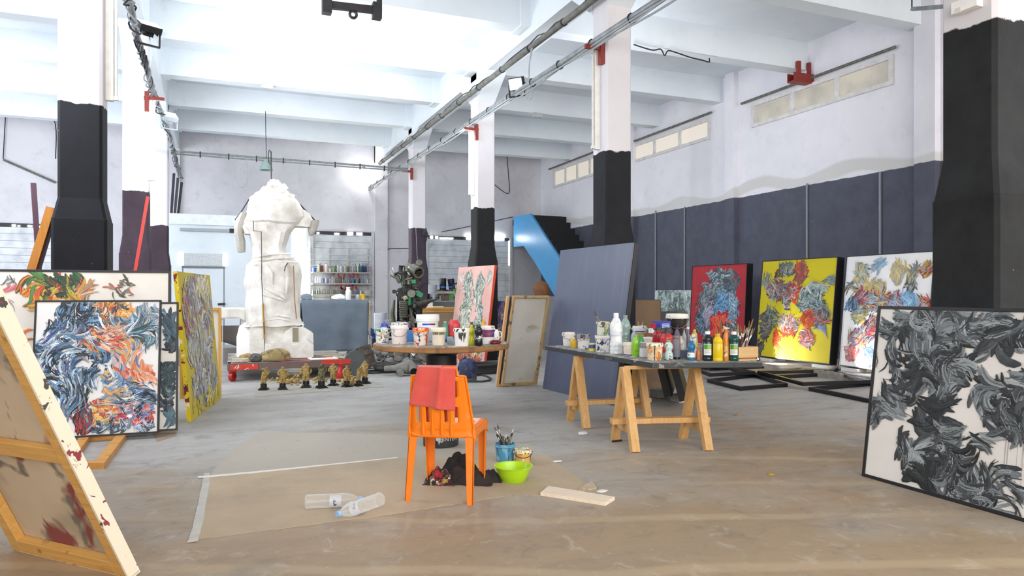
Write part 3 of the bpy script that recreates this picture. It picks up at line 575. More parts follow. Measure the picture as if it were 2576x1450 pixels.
# ---- black and white painting, front right
M, W_, H_ = leanM((2169, 1198), (2576, 1314), TL=(2210, 770))
W_ = 1.52
r = framed('monochrome_painting', 'large black framed painting of black and grey swirls on white at the right edge', M, W_, H_, canvas_mat('efece8', 'e6e2de'), fw=.022, depth=.05, rim=.008)
BW = ['15171a', '1c1f22', '2a2e32', '35393d', '4a5055', '6f777c', '8f979b', 'a9b0b3', '6f777c', '35393d']
sx = W_ / 1.11        # the seen part is 1.11 m wide
def q(x, *a): return (x / sx,) + a
spec_bw = [(.10 / sx, .86, .07 / sx, .05, 70, ('dir', 15, 25), BW, .12, .045), (.22 / sx, .92, .10 / sx, .05, 70, ('dir', 35, 18), BW, .13, .05), (.36 / sx, .88, .12 / sx, .07, 110, ('dir', 60, 25), BW[2:] + ['9aa2a6'], .13, .05), (.50 / sx, .93, .16 / sx, .05, 110, ('dir', 25, 18), BW, .15, .045), (.70 / sx, .90, .14 / sx, .06, 120, ('dir', -15, 22), BW[1:], .14, .045), (.88 / sx, .88, .12 / sx, .10, 140, ('swirl', .95 / sx, .8, 25), BW, .14, .05),
    (.14 / sx, .72, .04 / sx, .12, 70, ('dir', 80, 14), BW, .13, .04), (.20 / sx, .55, .08 / sx, .12, 110, ('dir', 70, 28), BW, .12, .045), (.14 / sx, .40, .10 / sx, .06, 70, ('dir', 30, 22), BW[1:], .13, .045), (.05 / sx, .36, .04 / sx, .03, 20, ('dir', 35, 15), BW[2:], .10, .03),
    (.34 / sx, .78, .10 / sx, .07, 90, ('dir', 30, 22), BW[2:], .13, .05), (.44 / sx, .72, .09 / sx, .12, 130, ('dir', 85, 18), ['15171a', '1c1f22', '2a2e32', '4a5055', '8f979b'], .16, .05), (.56 / sx, .70, .08 / sx, .12, 110, ('dir', 75, 22), BW, .14, .05), (.52 / sx, .58, .12 / sx, .05, 80, ('swirl', .5 / sx, .66, 20), BW[2:], .13, .05), (.46 / sx, .50, .10 / sx, .03, 50, ('dir', -15, 18), ['15171a', '1c1f22', '2a2e32'], .14, .045),
    (.42 / sx, .38, .10 / sx, .04, 60, ('dir', 30, 22), ['15171a', '2a2e32', '4a5055'], .13, .05), (.55 / sx, .36, .06 / sx, .08, 70, ('dir', -60, 18), BW, .14, .04), (.64 / sx, .26, .07 / sx, .07, 50, ('dir', -48, 10), BW, .16, .03), (.78 / sx, .17, .08 / sx, .025, 16, ('dir', -14, 6), ['2a2e32', '4a5055'], .2, .014), (.80 / sx, .53, .07 / sx, .08, 110, ('swirl', .84 / sx, .5, 25), BW, .12, .045), (.92 / sx, .46, .12 / sx, .12, 170, ('swirl', .86 / sx, .52, 22), BW, .14, .05), (.98 / sx, .64, .10 / sx, .12, 130, ('swirl', .95 / sx, .6, 25), BW, .14, .05), (.74 / sx, .32, .02 / sx, .06, 20, ('dir', 60, 14), BW[1:], .10, .022),
    (.30 / sx, .20, .05 / sx, .08, 50, ('swirl', .36 / sx, .16, 15), BW[2:], .14, .05), (.36 / sx, .16, .06 / sx, .07, 60, ('swirl', .36 / sx, .16, 12), ['8f979b', '6f777c', 'a8b0b4'], .1, .05), (.44 / sx, .26, .09 / sx, .05, 70, ('dir', 25, 25), BW, .13, .04), (.44 / sx, .09, .12 / sx, .06, 110, ('dir', -25, 25), ['15171a', '1c1f22', '2a2e32', '35393d'], .15, .06), (.56 / sx, .16, .08 / sx, .05, 70, ('dir', -35, 22), BW, .13, .045), (.60 / sx, .06, .08 / sx, .05, 80, ('swirl', .62 / sx, .04, 15), BW[1:], .12, .045), (.72 / sx, .13, .06 / sx, .05, 60, ('dir', -35, 22), BW, .12, .045), (.80 / sx, .05, .02 / sx, .07, 30, ('dir', 70, 14), BW, .12, .025), (.88 / sx, .20, .04 / sx, .02, 20, ('swirl', .88 / sx, .16, 10), BW[1:], .1, .03), (.94 / sx, .12, .03 / sx, .05, 26, ('dir', -60, 12), BW[1:], .12, .03), (.02 / sx, .70, .012, .1, 8, ('dir', 72, 6), ['2a2e32', '4a5055'], .22, .01)]
strokes(r, W_, H_, [(q[0], q[1], q[2] * .60, q[3] * .62, int(q[4] * .75), q[5], q[6], q[7] * 1.15, q[8] * .80, 1.2) for q in spec_bw], 31, margin=.024, bl_=.72, flow=.8, fs=4.2)
m = MB(); R_ = random.Random(4)
for i in range(16):
    x = (.84 + .2 * R_.random()) / sx * W_; z1 = (.36 + .1 * R_.random()) * H_; m.box(x, -.0012, z1 - R_.uniform(.15, .4), x + .0015, 0, z1)
m.build('paint_drips', plain('a9aaab', .5), r)
# ================================================================== pipes, cables, lamps, windows, shutters, stair
M_pipe = plain('8b9091', .45, .3, .25, 9); M_old = plain('6f6f68', .65, .2, .35, 14); M_cable = plain('9fa6aa', .55)
M_red = plain('8a2f24', .5, .1, .2, 10); M_iron = plain('2b2a2d', .5, .4, .2, 12)
xp = XR - .16
def pts_onX(pp, x): return [onX(u, v, x) for u, v in pp]
def between(a, b, n): return [Vector(a).lerp(Vector(b), i / n) for i in range(n + 1)]
# old dark pipe, upper
a, b = onX(1486, 4, xp + .02), onX(955, 412, xp + .02); b.x = a.x; b = a.lerp(b, min(1, (WY - .03 - a.y) / (b.y - a.y))); a2 = a + (a - b) * .35
r = empty('pipe', label='old dark pipe running under the girder along the right pillars', cat='pipe', loc=b)
MB().tube([a2 - b, Vector((0, 0, 0))], .048, 10).build('tube', M_old, r, smooth=True)
for k in range(15):
    p = (a2 - b) * (k / 15 + .03); MB().tube([p + Vector((0, -.012, 0)), p + Vector((0, .012, 0))], .058, 10).build('pipe_clip', M_iron, r)
m = MB(); rr = random.Random(2); pl = []
for k in range(60):
    p = (a2 - b) * (k / 60); pl.append(p + Vector((-.03 + rr.uniform(-.02, .02), 0, .05 + rr.uniform(-.03, .03))))
m.tube(pl, .010, 5); m.build('cable', M_iron, r)
# lower grey conduit with cables tied to it
a, b = onX(1495, 105, xp), onX(922, 477, xp); b.x = xp; b = a.lerp(b, min(1, (WY - .03 - a.y) / (b.y - a.y))); a2 = a + (a - b) * .42
r = empty('conduit', label='light grey conduit with cables tied to it, below the old pipe on the right pillars', cat='pipe', loc=b)
MB().tube([a2 - b, Vector((0, 0, 0))], .042, 10).build('tube', M_pipe, r, smooth=True)
for q in range(3):
    m = MB(); pl = []; ph = q * 2
    for k in range(70):
        f = k / 70 * .98; sag = abs(math.sin(f * 17 + ph)) ** 2
        pl.append((a2 - b) * f + Vector((-.035 + .012 * q, 0, -.05 - .07 * sag * (.4 + .3 * q))))
    m.tube(pl, .013, 5); m.build('cable', M_cable, r)
for k in range(22):
    p = (a2 - b) * (k / 22 + .02); m = MB()
    m.tube([p + Vector((.055 * math.cos(t_), 0, .06 * math.sin(t_) - .012)) for t_ in [i * PI / 5 for i in range(11)]], .008, 5)
    m.build('cable_tie', M_iron, r)
def bracket(u, v, x, s, label):
    p = onX(u, v, x); r = empty('pipe_bracket', p, label=label, cat='bracket')
    m = MB(); m.box(-.14 * s, -.02, -.10, .14 * s, .02, -.05) if s > 0 else m.box(.14 * s, -.02, -.10, -.14 * s, .02, -.05)
    m.build('arm', M_red, r)
    MB().box(.10 * s - .03, -.035, -.28, .10 * s + .03, .035, .02).build('plate', M_red, r)
for u, v, w_ in ((1496, 105, 'nearest the middle of the picture, above the dark blue panel'), (1186, 315, 'above the lit tube on the second pillar'), (1026, 424, 'on the pillar behind the scrap metal figure')):
    bracket(u, v, XR - .13, 1, 'red pipe bracket ' + w_)
bracket(388, 236, XL + .13, -1, 'red pipe bracket above the glowing tube on the left')
# cable bundle along the left pillar row
pp = [(316, -40), (330, 20), (345, 92), (366, 165), (386, 238), (410, 290), (428, 345), (437, 385), (447, 420), (457, 447)]
P = []
xx = XL + .12
for u, v in pp:
    P.append(onX(u, v, xx))
P = [p for p in P if 2 < p.y < 22]
r = empty('cable_bundle', P[0], label='bundle of cables and conduit running along the left pillars', cat='cable')
MB().tube([p - P[0] for p in P], .035, 8).build('conduit', M_pipe, r, smooth=True)
for q in range(3):
    m = MB(); pl = []
    for k in range(80):
        f = k / 79 * (len(P) - 1); i = min(int(f), len(P) - 2); p = P[i].lerp(P[i + 1], f - i) - P[0]
        pl.append(p + Vector((.05 * math.sin(k * .9 + q * 2), 0, -.03 + .05 * math.cos(k * .7 + q))))
    m.tube(pl, .011, 5); m.build('cable', M_cable if q else M_iron, r)
c0 = onX(348, 95, xx)
for q in range(5):                                   # coils of spare cable below the flood lamp
    m = MB(); m.tube([c0 - P[0] + Vector((.02 * q, .10 * math.cos(t_) + .03 * q, -.06 * q + .12 * math.sin(t_) - .05)) for t_ in [i * PI / 8 for i in range(17)]], .007, 5)
    m.build('cable_coil', M_iron, r)
# cross conduit from row to row
yc = Y0 + 3 * SP - .12
a, b = onY(430, 380, yc), onY(1026, 425, yc)
r = empty('conduit', a, label='thin conduit pair crossing the hall in front of the end wall', cat='pipe')
MB().tube([Vector((0, 0, 0)), b - a], .024, 8).build('tube', M_pipe, r, smooth=True)
MB().tube([Vector((0, 0, -.06)), b - a + Vector((0, 0, -.06))], .018, 8).build('tube', M_pipe, r, smooth=True)
for k in range(1, 9): p = (b - a) * (k / 9); MB().box(p.x - .012, -.03, p.z - .10, p.x + .012, .03, p.z + .035).build('pipe_clip', M_iron, r)
# floodlights
def flood(name, p, yaw, pitch, lit, label, body=None):
    r = empty(name, p, label=label, cat='floodlight'); body = body or M_iron
    X = Matrix.Rotation(yaw, 4, 'Z') @ Matrix.Rotation(pitch, 4, 'X')
    m = MB(); m.box(-.13, -.04, -.10, .13, .04, .10, X); m.box(-.06, .04, -.06, .06, .10, .06, X)
    for k in range(5): m.box(-.11 + k * .05, .04, -.09, -.10 + k * .05, .065, .09, X)
    m.build('housing', body, r, bevel=.006)
    MB().box(-.115, -.046, -.085, .115, -.041, .085, X).build('glass', emit('eef4ff', lit), r)
    m = MB()
    for s in (-1, 1): m.bar(X @ Vector((.14 * s, 0, 0)), X @ Vector((.14 * s, .02, 0)) + Vector((0, .0, -.20)), .02, .03)
    m.bar(X @ Vector((-.14, .02, 0)) + Vector((0, 0, -.2)), X @ Vector((.14, .02, 0)) + Vector((0, 0, -.2)), .03, .02); m.build('yoke', body, r)
    return r
flood('floodlight', onX(373, 68, xx + .12), .5, -1.0, .8, 'black flood lamp on the left cable bundle near the ceiling')
flood('floodlight', onX(426, 294, xx + .10), .4, -.9, 1.0, 'small pale flood lamp further along the left cable bundle', plain('b9c4cc', .5))
flood('floodlight', onX(1300, 211, xp - .02), -.9, .35, 1.0, 'black flood lamp standing on the conduit between the right pillars')
# vertical tube fixtures on the pillars
def tube_fixture(p, h, out, lit, label, power=0):
    r = empty('tube_light', p, label=label, cat='tube light'); ox, oy = out
    m = MB(); m.box(-.035 + ox * .0, -.035, 0, .035, .035, h); m.build('batten', plain('f1efea', .4), r, bevel=.004)
    px, py = ox * .055, oy * .055
    MB().tube([(px, py, .05), (px, py, h - .05)], .016, 10).build('tube', emit('f4f7ff', lit) if lit > .1 else plain('dcdad6', .2), r, smooth=True)
    for zz in (.01, h - .05): MB().box(px - .02, py - .02, zz, px + .02, py + .02, zz + .04).build('end_cap', plain('e4e2de', .4), r)
    if power: lamp('AREA', 'tube_glow', tuple(Vector(p) + Vector((ox * .12, oy * .12, h / 2))), power, (.93, .96, 1), .1, h, aim=tuple(Vector(p) + Vector((ox * 3, oy * 3, h / 2))))
    return r
p = onX(1501, 377, XR - .035); q_ = onX(1501, 133, XR - .035)
tube_fixture((XR - .036, p.y, p.z), q_.z - p.z, (-1, 0), 0, 'unlit tube batten on the white side of the pillar behind the dark blue panel')
p = onX(1188, 492, XR - .036); q_ = onX(1188, 330, XR - .036)
tube_fixture((XR - .036, p.y, p.z), q_.z - p.z, (-1, 0), 26, 'glowing tube light on the pillar behind the pink canvas', 70)
p = onX(377, 455, XL + .036); q_ = onX(377, 248, XL + .036)
tube_fixture((XL + .036, p.y, p.z), q_.z - p.z, (1, 0), 30, 'glowing tube light on the left pillar with the purple foot', 70)
p = onX(276, 254, XL + .036)
tube_fixture((XL + .036, p.y, p.z), 1.5, (1, 0), 0, 'unlit double tube batten on the nearest left pillar')
p = onX(2432, 16, XR - .03)
r = empty('socket_box', p, label='small white socket box high on the big right pillar', cat='socket')
MB().box(-.03, -.09, -.03, .03, .09, .05).build('box', plain('f4f2ee', .4), r, bevel=.004); MB().box(-.032, .02, -.035, -.028, .06, .0).build('cover', plain('d8d6d0', .4), r)
# bare bulb and flood point at the end of the old pipe
p = onY(917, 433, WY - .32)
r = empty('bulb', p, label='bare glowing bulb at the far end of the old dark pipe', cat='lamp')
MB().lathe([(0, -.11), (.06, -.09), (.085, -.03), (.075, .03), (.04, .07), (.03, .09)], 16).build('glass', emit('ffffff', 30), r, smooth=True)
MB().lathe([(.032, .085), (.034, .14), (.01, .16), (0, .16)], 12).build('socket', M_iron, r); MB().tube([(0, 0, .15), (0, .04, .2), (0, .34, .2)], .012, 6).build('arm', M_iron, r)
lamp('POINT', 'bulb_glow', tuple(p + Vector((0, -.25, 0))), 9, (1, .98, .95), .08)
# dark hoist bar near the ceiling
yb = 7.3
a, b = onY(822, 12, yb), onY(948, 26, yb)
r = empty('hoist_bar', a, label='dark steel hoist bar with an eye, hanging from the ceiling at the top', cat='hoist')
d = b - a
MB().bar((0, 0, 0), d, .05, .07).build('bar', M_iron, r)
for q in (Vector((0, 0, 0)), d):
    MB().box(q.x - .045, -.045, q.z - .09, q.x + .045, .045, q.z + .07).build('clamp', M_iron, r)
    MB().box(q.x + .0, -.02, q.z, q.x + .05, .02, ZS - a.z).build('hanger', M_iron, r)
m = MB(); c = d * .52 + Vector((0, 0, -.07)); m.tube([c + Vector((.035 * math.cos(t_), 0, .035 * math.sin(t_))) for t_ in [i * PI / 6 for i in range(13)]], .015, 6); m.build('eye', M_iron, r)
# red hanging bracket below the beam in the right aisle
yb = BEAMS[BEAMS[0:].index(min(BEAMS, key=lambda t_: abs(t_ - 10.5)))] - .06
c = onY(2012, 205, yb)
r = empty('hanging_bracket', c, label='rust red U shaped steel bracket hanging under a beam near the long windows', cat='bracket')
for uu, tp in ((2009, 128), (2036, 136)):
    q = onY(uu, 170, yb) - c; MB().box(q.x - .035, -.03, 0, q.x + .035, .03, ZB + .12 - c.z).build('hanger', M_red, r)
l_, r2 = onY(1988, 200, yb) - c, onY(2040, 200, yb) - c
m = MB(); m.box(l_.x, -.10, -.02, r2.x, -.08, .13); m.box(l_.x, .06, -.02, r2.x, .08, .13); m.box(l_.x, -.10, -.04, r2.x, .08, -.02); m.build('channel', M_red, r)
# loose ceiling wires and little boxes
def wire(name, pts, r_, label, mat=None):
    P = [Vector(p) for p in pts]; o = P[0]; m = MB()
    q = []
    for i in range(len(P) - 1):
        for k in range(6):
            t_ = k / 6; p0, p1, p2, p3 = P[max(i - 1, 0)], P[i], P[i + 1], P[min(i + 2, len(P) - 1)]
            q.append(.5 * ((2 * p1) + (p2 - p0) * t_ + (2 * p0 - 5 * p1 + 4 * p2 - p3) * t_ ** 2 + (3 * p1 - p0 - 3 * p2 + p3) * t_ ** 3) - o)
    q.append(P[-1] - o); m.tube(q, r_, 5); w_ = m.build(name, mat or M_iron, None); w_.location = o; return tag(w_, label, 'wire')
yb = 8.02 - .02
wire('wire', [onY(u, v, 10.48) for u, v in ((1594, 112), (1640, 126), (1662, 124), (1672, 140), (1680, 128), (1700, 132), (1735, 144), (1768, 152), (1784, 156), (1784, 146))], .012, 'loose black wire dangling under the beam right of the tall white pillar')
wire('wire', [onX(u, v, xp) for u, v in ((1338, 112), (1332, 160), (1330, 205), (1322, 232), (1328, 250), (1338, 240), (1330, 180), (1340, 118))], .009, 'thin cable loop hanging between old pipe and conduit near the flood lamp', M_cable)
wire('wire', [onY(u, v, yc - .05) for u, v in ((592, 392), (588, 425), (594, 455), (606, 472), (620, 462), (622, 430), (617, 404))], .009, 'thin wire loop hanging from the cross conduit left of the statue', M_cable)
wire('wire', [onY(u, v, WY - .013) for u, v in ((1275, 392), (1279, 440), (1279, 487), (1240, 462))], .012, 'thin wire down the end wall above the blue stair')
wire('wire', [onY(u, v, WY - .013) for u, v in ((928, 640), (960, 632), (985, 626), (1030, 625))], .012, 'thin wire on the end wall right of the bottle rack')
wire('wire', [onY(u, v, WY - .013) for u, v in ((1110, 584), (1180, 570), (1290, 546))], .012, 'thin wire from the right shutter to the blue stair')
wire('wire', [onY(u, v, WY - .08) for u, v in ((0, 290), (60, 298), (134, 298), (140, 400))], .013, 'wire drooping across the end wall at the far left')
wire('wire', [onY(u, v, WY - .08) for u, v in ((14, 290), (8, 400))], .012, 'wire holding the thin batten at the far left')
r = wire('batten_rail', [onY(8, 402, WY - .10), onY(140, 460, WY - .10)], .03, 'thin slanting batten hung on wires at the far left', M_old)
r['category'] = 'batten'
for u, v, k, lb in ((672, 217, BEAMS[7], 'third'), (1352, 290, BEAMS[7], 'right')):
    p = onY(u, v, k - .03); o = MB().box(-.12, -.04, -.05, .12, .03, .05).build('junction_box', plain('b9bcc0', .5), None, bevel=.008); o.location = p
    tag(o, 'small grey junction box on the %s beam' % ('nave' if u < 1000 else 'right aisle'), 'junction box')
# grey bell lamp over the statue
p = onY(670, 418, yc - .1)
r = empty('pendant_lamp', p, label='grey bell shaped factory lamp hanging beside the statue rod', cat='lamp')
MB().lathe([(.15, -.10), (.13, -.02), (.09, .06), (.06, .12), (.05, .16), (0, .17)], 18).build('shade', plain('93a8a4', .4), r, smooth=True)
MB().tube([(0, 0, .16), (-.02, 0, ZB - p.z)], .008, 6).build('cord', M_iron, r)
# thin lamp batten with a wire near the big right pillar
p = onX(2294, 23, 9.2)
r = empty('lamp_batten', p, label='thin grey batten on a wire, top right beside the big pillar', cat='batten')
q = onX(2368, 17, 9.2) - p
MB().bar((0, 0, 0), q * 1.3, .05, .05).build('batten', M_pipe, r); MB().tube([(0, 0, 0), (0, 0, ZS - p.z)], .01, 6).build('wire', M_iron, r)

# ---- long windows in the right wall
M_wf = plain('dcdad9', .6, 0, .12); 
t = NT('dusty_lit_glass'); co = t.coord(); n = t.noise(co, 1.3, 3); cc = t.mix(t.ramp(n, .35, .6), 'aaa69c', 'c9c1b2'); t.col(cc, .35)
t.l(cc, t.b.inputs['Emission Color']); t.b.inputs['Emission Strength'].default_value = .20; M_pane = t.m
def longwin(n, ua, ub, vb, vt, panes, pane_mat=M_pane):
    A = onX(ua, vb[0], WX); B = onX(ub, vb[1], WX); z0 = (A.z + B.z) / 2; z1 = (onX(ua, vt[0], WX).z + onX(ub, vt[1], WX).z) / 2
    y0, y1 = B.y, A.y; r = empty('window_%d' % n, (WX, y0, z0)); r['kind'] = 'structure'
    L, Hh = y1 - y0, z1 - z0; fr = .07
    m = MB(); m.box(-.05, -fr, -fr, .01, L + fr, 0); m.box(-.05, -fr, Hh, .01, L + fr, Hh + fr); m.box(-.05, -fr, 0, .01, 0, Hh); m.box(-.05, L, 0, .01, L + fr, Hh)
    for k in range(1, panes): m.box(-.045, L * k / panes - .05, 0, .01, L * k / panes + .05, Hh)
    m.build('window_frame', M_wf, r)
    for k in range(panes): MB().box(-.012, L * k / panes + .03, .01, .002, L * (k + 1) / panes - .03, Hh - .01).build('pane', pane_mat, r)
    MB().tube([(-.07, -.15, Hh + .16), (-.07, L + .35, Hh + .14)], .028, 8).build('curtain_rail', M_old, r)
longwin(1, 1900, 2240, (308, 210), (265, 155), 3)
t2 = emit('d6cdc0', .40, 'bright_lit_glass')
longwin(2, 1592, 1784, (402, 347), (370, 308), 3, t2)
longwin(3, 1397, 1520, (468, 428), (435, 386), 4, t2)

# ---- hanging rods on the dark wall
for u0, v0_, u1, v1, w_ in ((2214, 432, 2207, 640, 'above the white painting'), (2030, 462, 2025, 650, 'above the yellow painting'), (1722, 520, 1718, 725, 'above the right end of the grey canvas'), (1649, 530, 1645, 726, 'leftmost one above the grey canvas')):
    a = onX(u0, v0_, WX - .03); bz = onX(u1, v1, WX - .03).z
    o = MB().box(-.012, -.016, bz - a.z - .4, .012, .016, 0).build('hanging_rod', plain('8e909a', .5, .3), None); o.location = a
    tag(o, 'thin grey hanging rod on the dark wall, ' + w_, 'hanging rod')

# ---- plank shutters, doors in the end wall
t = NT('shutter_planks'); co = t.coord(); z = t.sep(co)[2]
wv = t.math('FRACT', t.math('MULTIPLY', z, 5.2)); n = t.noise(co, 3, 5)
cc = t.mix(t.ramp(n, .4, .7), 'dcdfe2', 'b9bdc1'); cc = t.mix(t.ramp(wv, .06, .07, .75, 0), cc, '6f7478')
n5 = t.noise(t.coord(vec=(.6, .6, 9)), 3, 3); cc = t.mix(t.ramp(n5, .66, .7, 0, .6), cc, '4a4c50'); t.col(cc, .7); t.bump(wv, .3, .02); M_shut = t.m
DAY = emit('ffffff', 14, 'daylight_through_gap')
def shutter(n, u0, u1, vt, gaps, ym=WY - .05, zb=0.0):
    a, b = onY(u0, vt, ym), onY(u1, vt, ym); r = empty('door_%d' % n, (a.x, ym, 0)); r['kind'] = 'structure'; L = b.x - a.x; Hh = a.z
    MB().box(0, 0, zb, L, .04, Hh - .07).build('shutter', M_shut, r)
    m = MB(); m.box(-.09, -.05, 0, 0, .05, Hh + .05); m.box(L, -.05, 0, L + .09, .05, Hh + .05); m.build('door_frame', plain('c3c4c6', .6), r)
    MB().box(0, .01, Hh - .07, L, .05, Hh + .04).build('lintel_gap', plain('3a3a3c', .8), r)
    for g0, g1, th in gaps: MB().box(g0 * L, -.012, Hh - .05, g1 * L, .012, Hh - .05 + th).build('daylight_gap', DAY, r)
    return r, L, Hh
shutter(1, -40, 141, 563, [(.38, .43, .05), (.46, .49, .03), (.60, .66, .04), (.70, .82, .03)])
shutter(2, 788, 934, 584, [(.06, .10, .04), (.36, .44, .04), (.58, .68, .08), (.74, .84, .07)])
r, L, Hh = shutter(3, 1076, 1282, 596, [(.03, .06, .08), (.09, .12, .07), (.14, .30, .04), (.46, .53, .13), (.76, .93, .16)])
MB().box(L * .985, -.012, Hh - .9, L * 1.0, .012, Hh - .05).build('daylight_gap', emit('ffffff', 2.0), r)
# open doorway behind the statue, daylight outside
a, b = onY(735, 570, WY - .04), onY(770, 570, WY - .04)
r = empty('door_4', (a.x, WY - .04, 0)); r['kind'] = 'structure'
MB().box(-.1, 0, 0, b.x - a.x, .03, a.z).build('daylight', emit('fffdf0', 7), r)
m = MB(); m.box(-.16, -.03, 0, -.1, .04, a.z + .06); m.box(b.x - a.x, -.03, 0, b.x - a.x + .12, .04, a.z + .06); m.box(-.16, -.03, a.z, b.x - a.x + .12, .04, a.z + .08); m.build('door_frame', plain('e2e2e4', .6), r)
lamp('AREA', 'doorway_daylight', ((a.x + b.x) / 2, WY - .25, a.z / 2), 90, (1, .98, .9), .6, a.z * .8, aim=((a.x + b.x) / 2, 10, 1.2))
# partition room in white boards
yp = 19.4
a, b = onY(424, 537, yp), onY(733, 537, yp); zt = a.z
M_part = plaster('white_boards', 'dfe8ee', 'c8d2d8')
r = empty('wall_partition', (a.x, yp, 0)); r['kind'] = 'structure'; Lp = b.x - a.x
m = MB(); m.box(0, 0, 0, Lp, .12, zt); m.box(0, .12, 0, .12, WY - yp, zt); m.box(Lp - .12, .12, 0, Lp, WY - yp, zt); m.box(0, .12, zt - .12, Lp, WY - yp, zt); m.build('boards', M_part, r)
MB().box(-.06, -.06, zt - .26, Lp + .06, .0, zt).build('cornice', plain('e6ecf0', .6), r)
q = lambda u, v: onY(u, v, yp) - Vector((a.x, yp, 0))
x0, x1, z0, z1 = q(463, 0).x, q(560, 0).x, q(0, 662).z, q(0, 628).z
MB().box(x0, -.02, z0, x1, .0, z1).build('frosted_pane', plain('c3c9cb', .4, 0, .2, 40), r)
for uu in (455, 564): xx_ = q(uu, 0).x; MB().box(xx_ - .035, -.02, z0 + .02, xx_ + .035, .0, z1).build('daylight_gap', emit('f6f8ff', 4), r)
MB().box(x0 - .05, -.03, z0 - .06, x1 + .05, .0, z0 - .015).build('window_sill', plain('6f7477', .6), r)
xd0, xd1 = q(458, 0).x, q(562, 0).x
m = MB(); m.box(xd0, -.006, 0, xd0 + .025, .002, z0 - .06); m.box(xd1, -.006, 0, xd1 + .025, .002, z0 - .06); m.build('door_joint', plain('7d8488', .7), r)
MB().bar((q(548, 0).x, -.03, q(0, 769).z), (q(566, 0).x, -.03, q(0, 768).z), .03, .05).build('door_bolt', M_iron, r)
p = onY(453, 577, yp - .05); r = empty('strip_light', p, label='unlit strip light on the white partition above its small window', cat='strip light')
e = onY(588, 581, yp - .05) - p
MB().bar((0, 0, 0), e, .06, .07).build('batten', plain('9aa4aa', .4), r); MB().box(e.x - .1, -.04, e.z - .05, e.x + .05, .03, e.z + .05).build('end_cap', M_iron, r)
m = MB(); pz = onY(433, 532, yp + .4); 
for k in range(3):
    o = MB().box(-.03, -.03, 0, .03, .03, 1.05 - .1 * k).build('black_bar', plain(('232230', '3a3a40', '18181c')[k], .5), None); o.location = (pz.x + .075 * k - .02, pz.y + .04 * k, zt); o.rotation_euler = (0, .06 + .02 * k, 0)
    tag(o, 'thin dark bar standing on the roof of the white partition', 'bar', 'dark bars on the partition roof')

# ---- blue stair rising to the left along the end wall
M_blue = plain('4fa3dc', .35, 0, .06, 3)
xs_ = 9.3                                            # the stair climbs along the right wall towards the end wall
A = [onX(u, v, xs_) for u, v in ((1292, 545), (1334, 538))]
hi = onX(1410, 655, xs_); lo1, lo2 = onX(1345, 660, xs_), onX(1395, 745, xs_); k1, k2 = onX(1317, 619, xs_), onX(1292, 622, xs_)
sl = (A[1].z - hi.z) / (A[1].y - hi.y); sl2 = (lo1.z - lo2.z) / (lo1.y - lo2.y)
e1 = Vector((xs_, A[1].y - A[1].z / sl, 0)); e2 = Vector((xs_, lo1.y - lo1.z / sl2, 0))
if e2.y < e1.y + .3: e2.y = e1.y + .35
A[0].y = min(A[0].y, WY - .03); k2.y = A[0].y
A += [e1, e2, lo1, k1, k2]
r = empty('staircase', (xs_, e1.y, 0)); tag(r, 'staircase with a bright blue side wall, rising along the right wall to the far corner', 'staircase')
def plate(m, x0_, x1_):
    f = [m.bm.verts.new((x0_, p.y - e1.y, p.z)) for p in A]; g = [m.bm.verts.new((x1_, p.y - e1.y, p.z)) for p in A]
    m.face(f); m.face(g[::-1]); n = len(A)
    for i in range(n): m.face([f[i], g[i], g[(i + 1) % n], f[(i + 1) % n]])
m = MB(); plate(m, 0, .07); m.build('stringer', M_blue, r)
N = 18; top = A[1].y - e1.y; zt = A[1].z
for k in range(N): MB().box(.07, top * k / N, max(0, zt * (k + .4) / N - .25), WX - xs_ - .005, top * (k + 1) / N, zt * (k + .6) / N).build('step', plain('1d1d20', .8), r)
MB().box(.07, top, zt - .25, WX - xs_ - .005, WY - .03 - e1.y, zt - .04).build('landing', plain('2a2a2e', .8), r)
p = onY(1073, 586, Y0 + 3 * SP - .12)
flood('floodlight', p, 1.2, -.3, .1, 'black lamp on the purple pillar above the scrap figure')
wire('wire', [onY(u, v, Y0 + 3 * SP - .06) for u, v in ((1046, 575), (1048, 610), (1049, 640), (1051, 652))], .008, 'thin wire hanging down the purple pillar to the scrap figure', M_cable)
# ================================================================== kit of pails, bottles, jars, tins and brushes
def place(u0, u1, vt, vb, z):
    """centre, radius and height of a round thing standing on height z, from its outline in the survey"""
    p = onZ((u0 + u1) / 2, vb, z); D = (p - EYE).dot(FW); r = (u1 - u0) / 2 * D / F_PX
    d = (p - EYE); d.z = 0; d.normalize(); c = p + d * r; Dc = D + r
    return c, r, H + (V0 - vt) * Dc / F_PX - z
def text(name, body, parent, loc, size, mat, rx=PI / 2, rz=0.0, bendr=None):
    cu = bpy.data.curves.new(name, 'FONT'); cu.body = body; cu.size = size; cu.align_x = 'CENTER'; cu.align_y = 'CENTER'; cu.extrude = .0006
    tmp = bpy.data.objects.new(name, cu); COL.objects.link(tmp)
    dg = bpy.context.evaluated_depsgraph_get(); me = bpy.data.meshes.new_from_object(tmp.evaluated_get(dg)); bpy.data.objects.remove(tmp)
    if bendr:                     # wrap round a vessel whose front is -y
        for v in me.vertices:
            a = v.co.x / bendr; v.co = (math.sin(a) * (bendr + v.co.z), -math.cos(a) * (bendr + v.co.z), v.co.y)
    me.materials.append(mat); o = bpy.data.objects.new(name, me); COL.objects.link(o); o.parent = parent; o.location = loc
    if not bendr: o.rotation_euler = (rx, 0, rz)
    return o
def face_rz(c):                   # turn so that local -y looks at the camera side of the room
    d = EYE - Vector(c); return math.atan2(d.y, d.x) + PI / 2
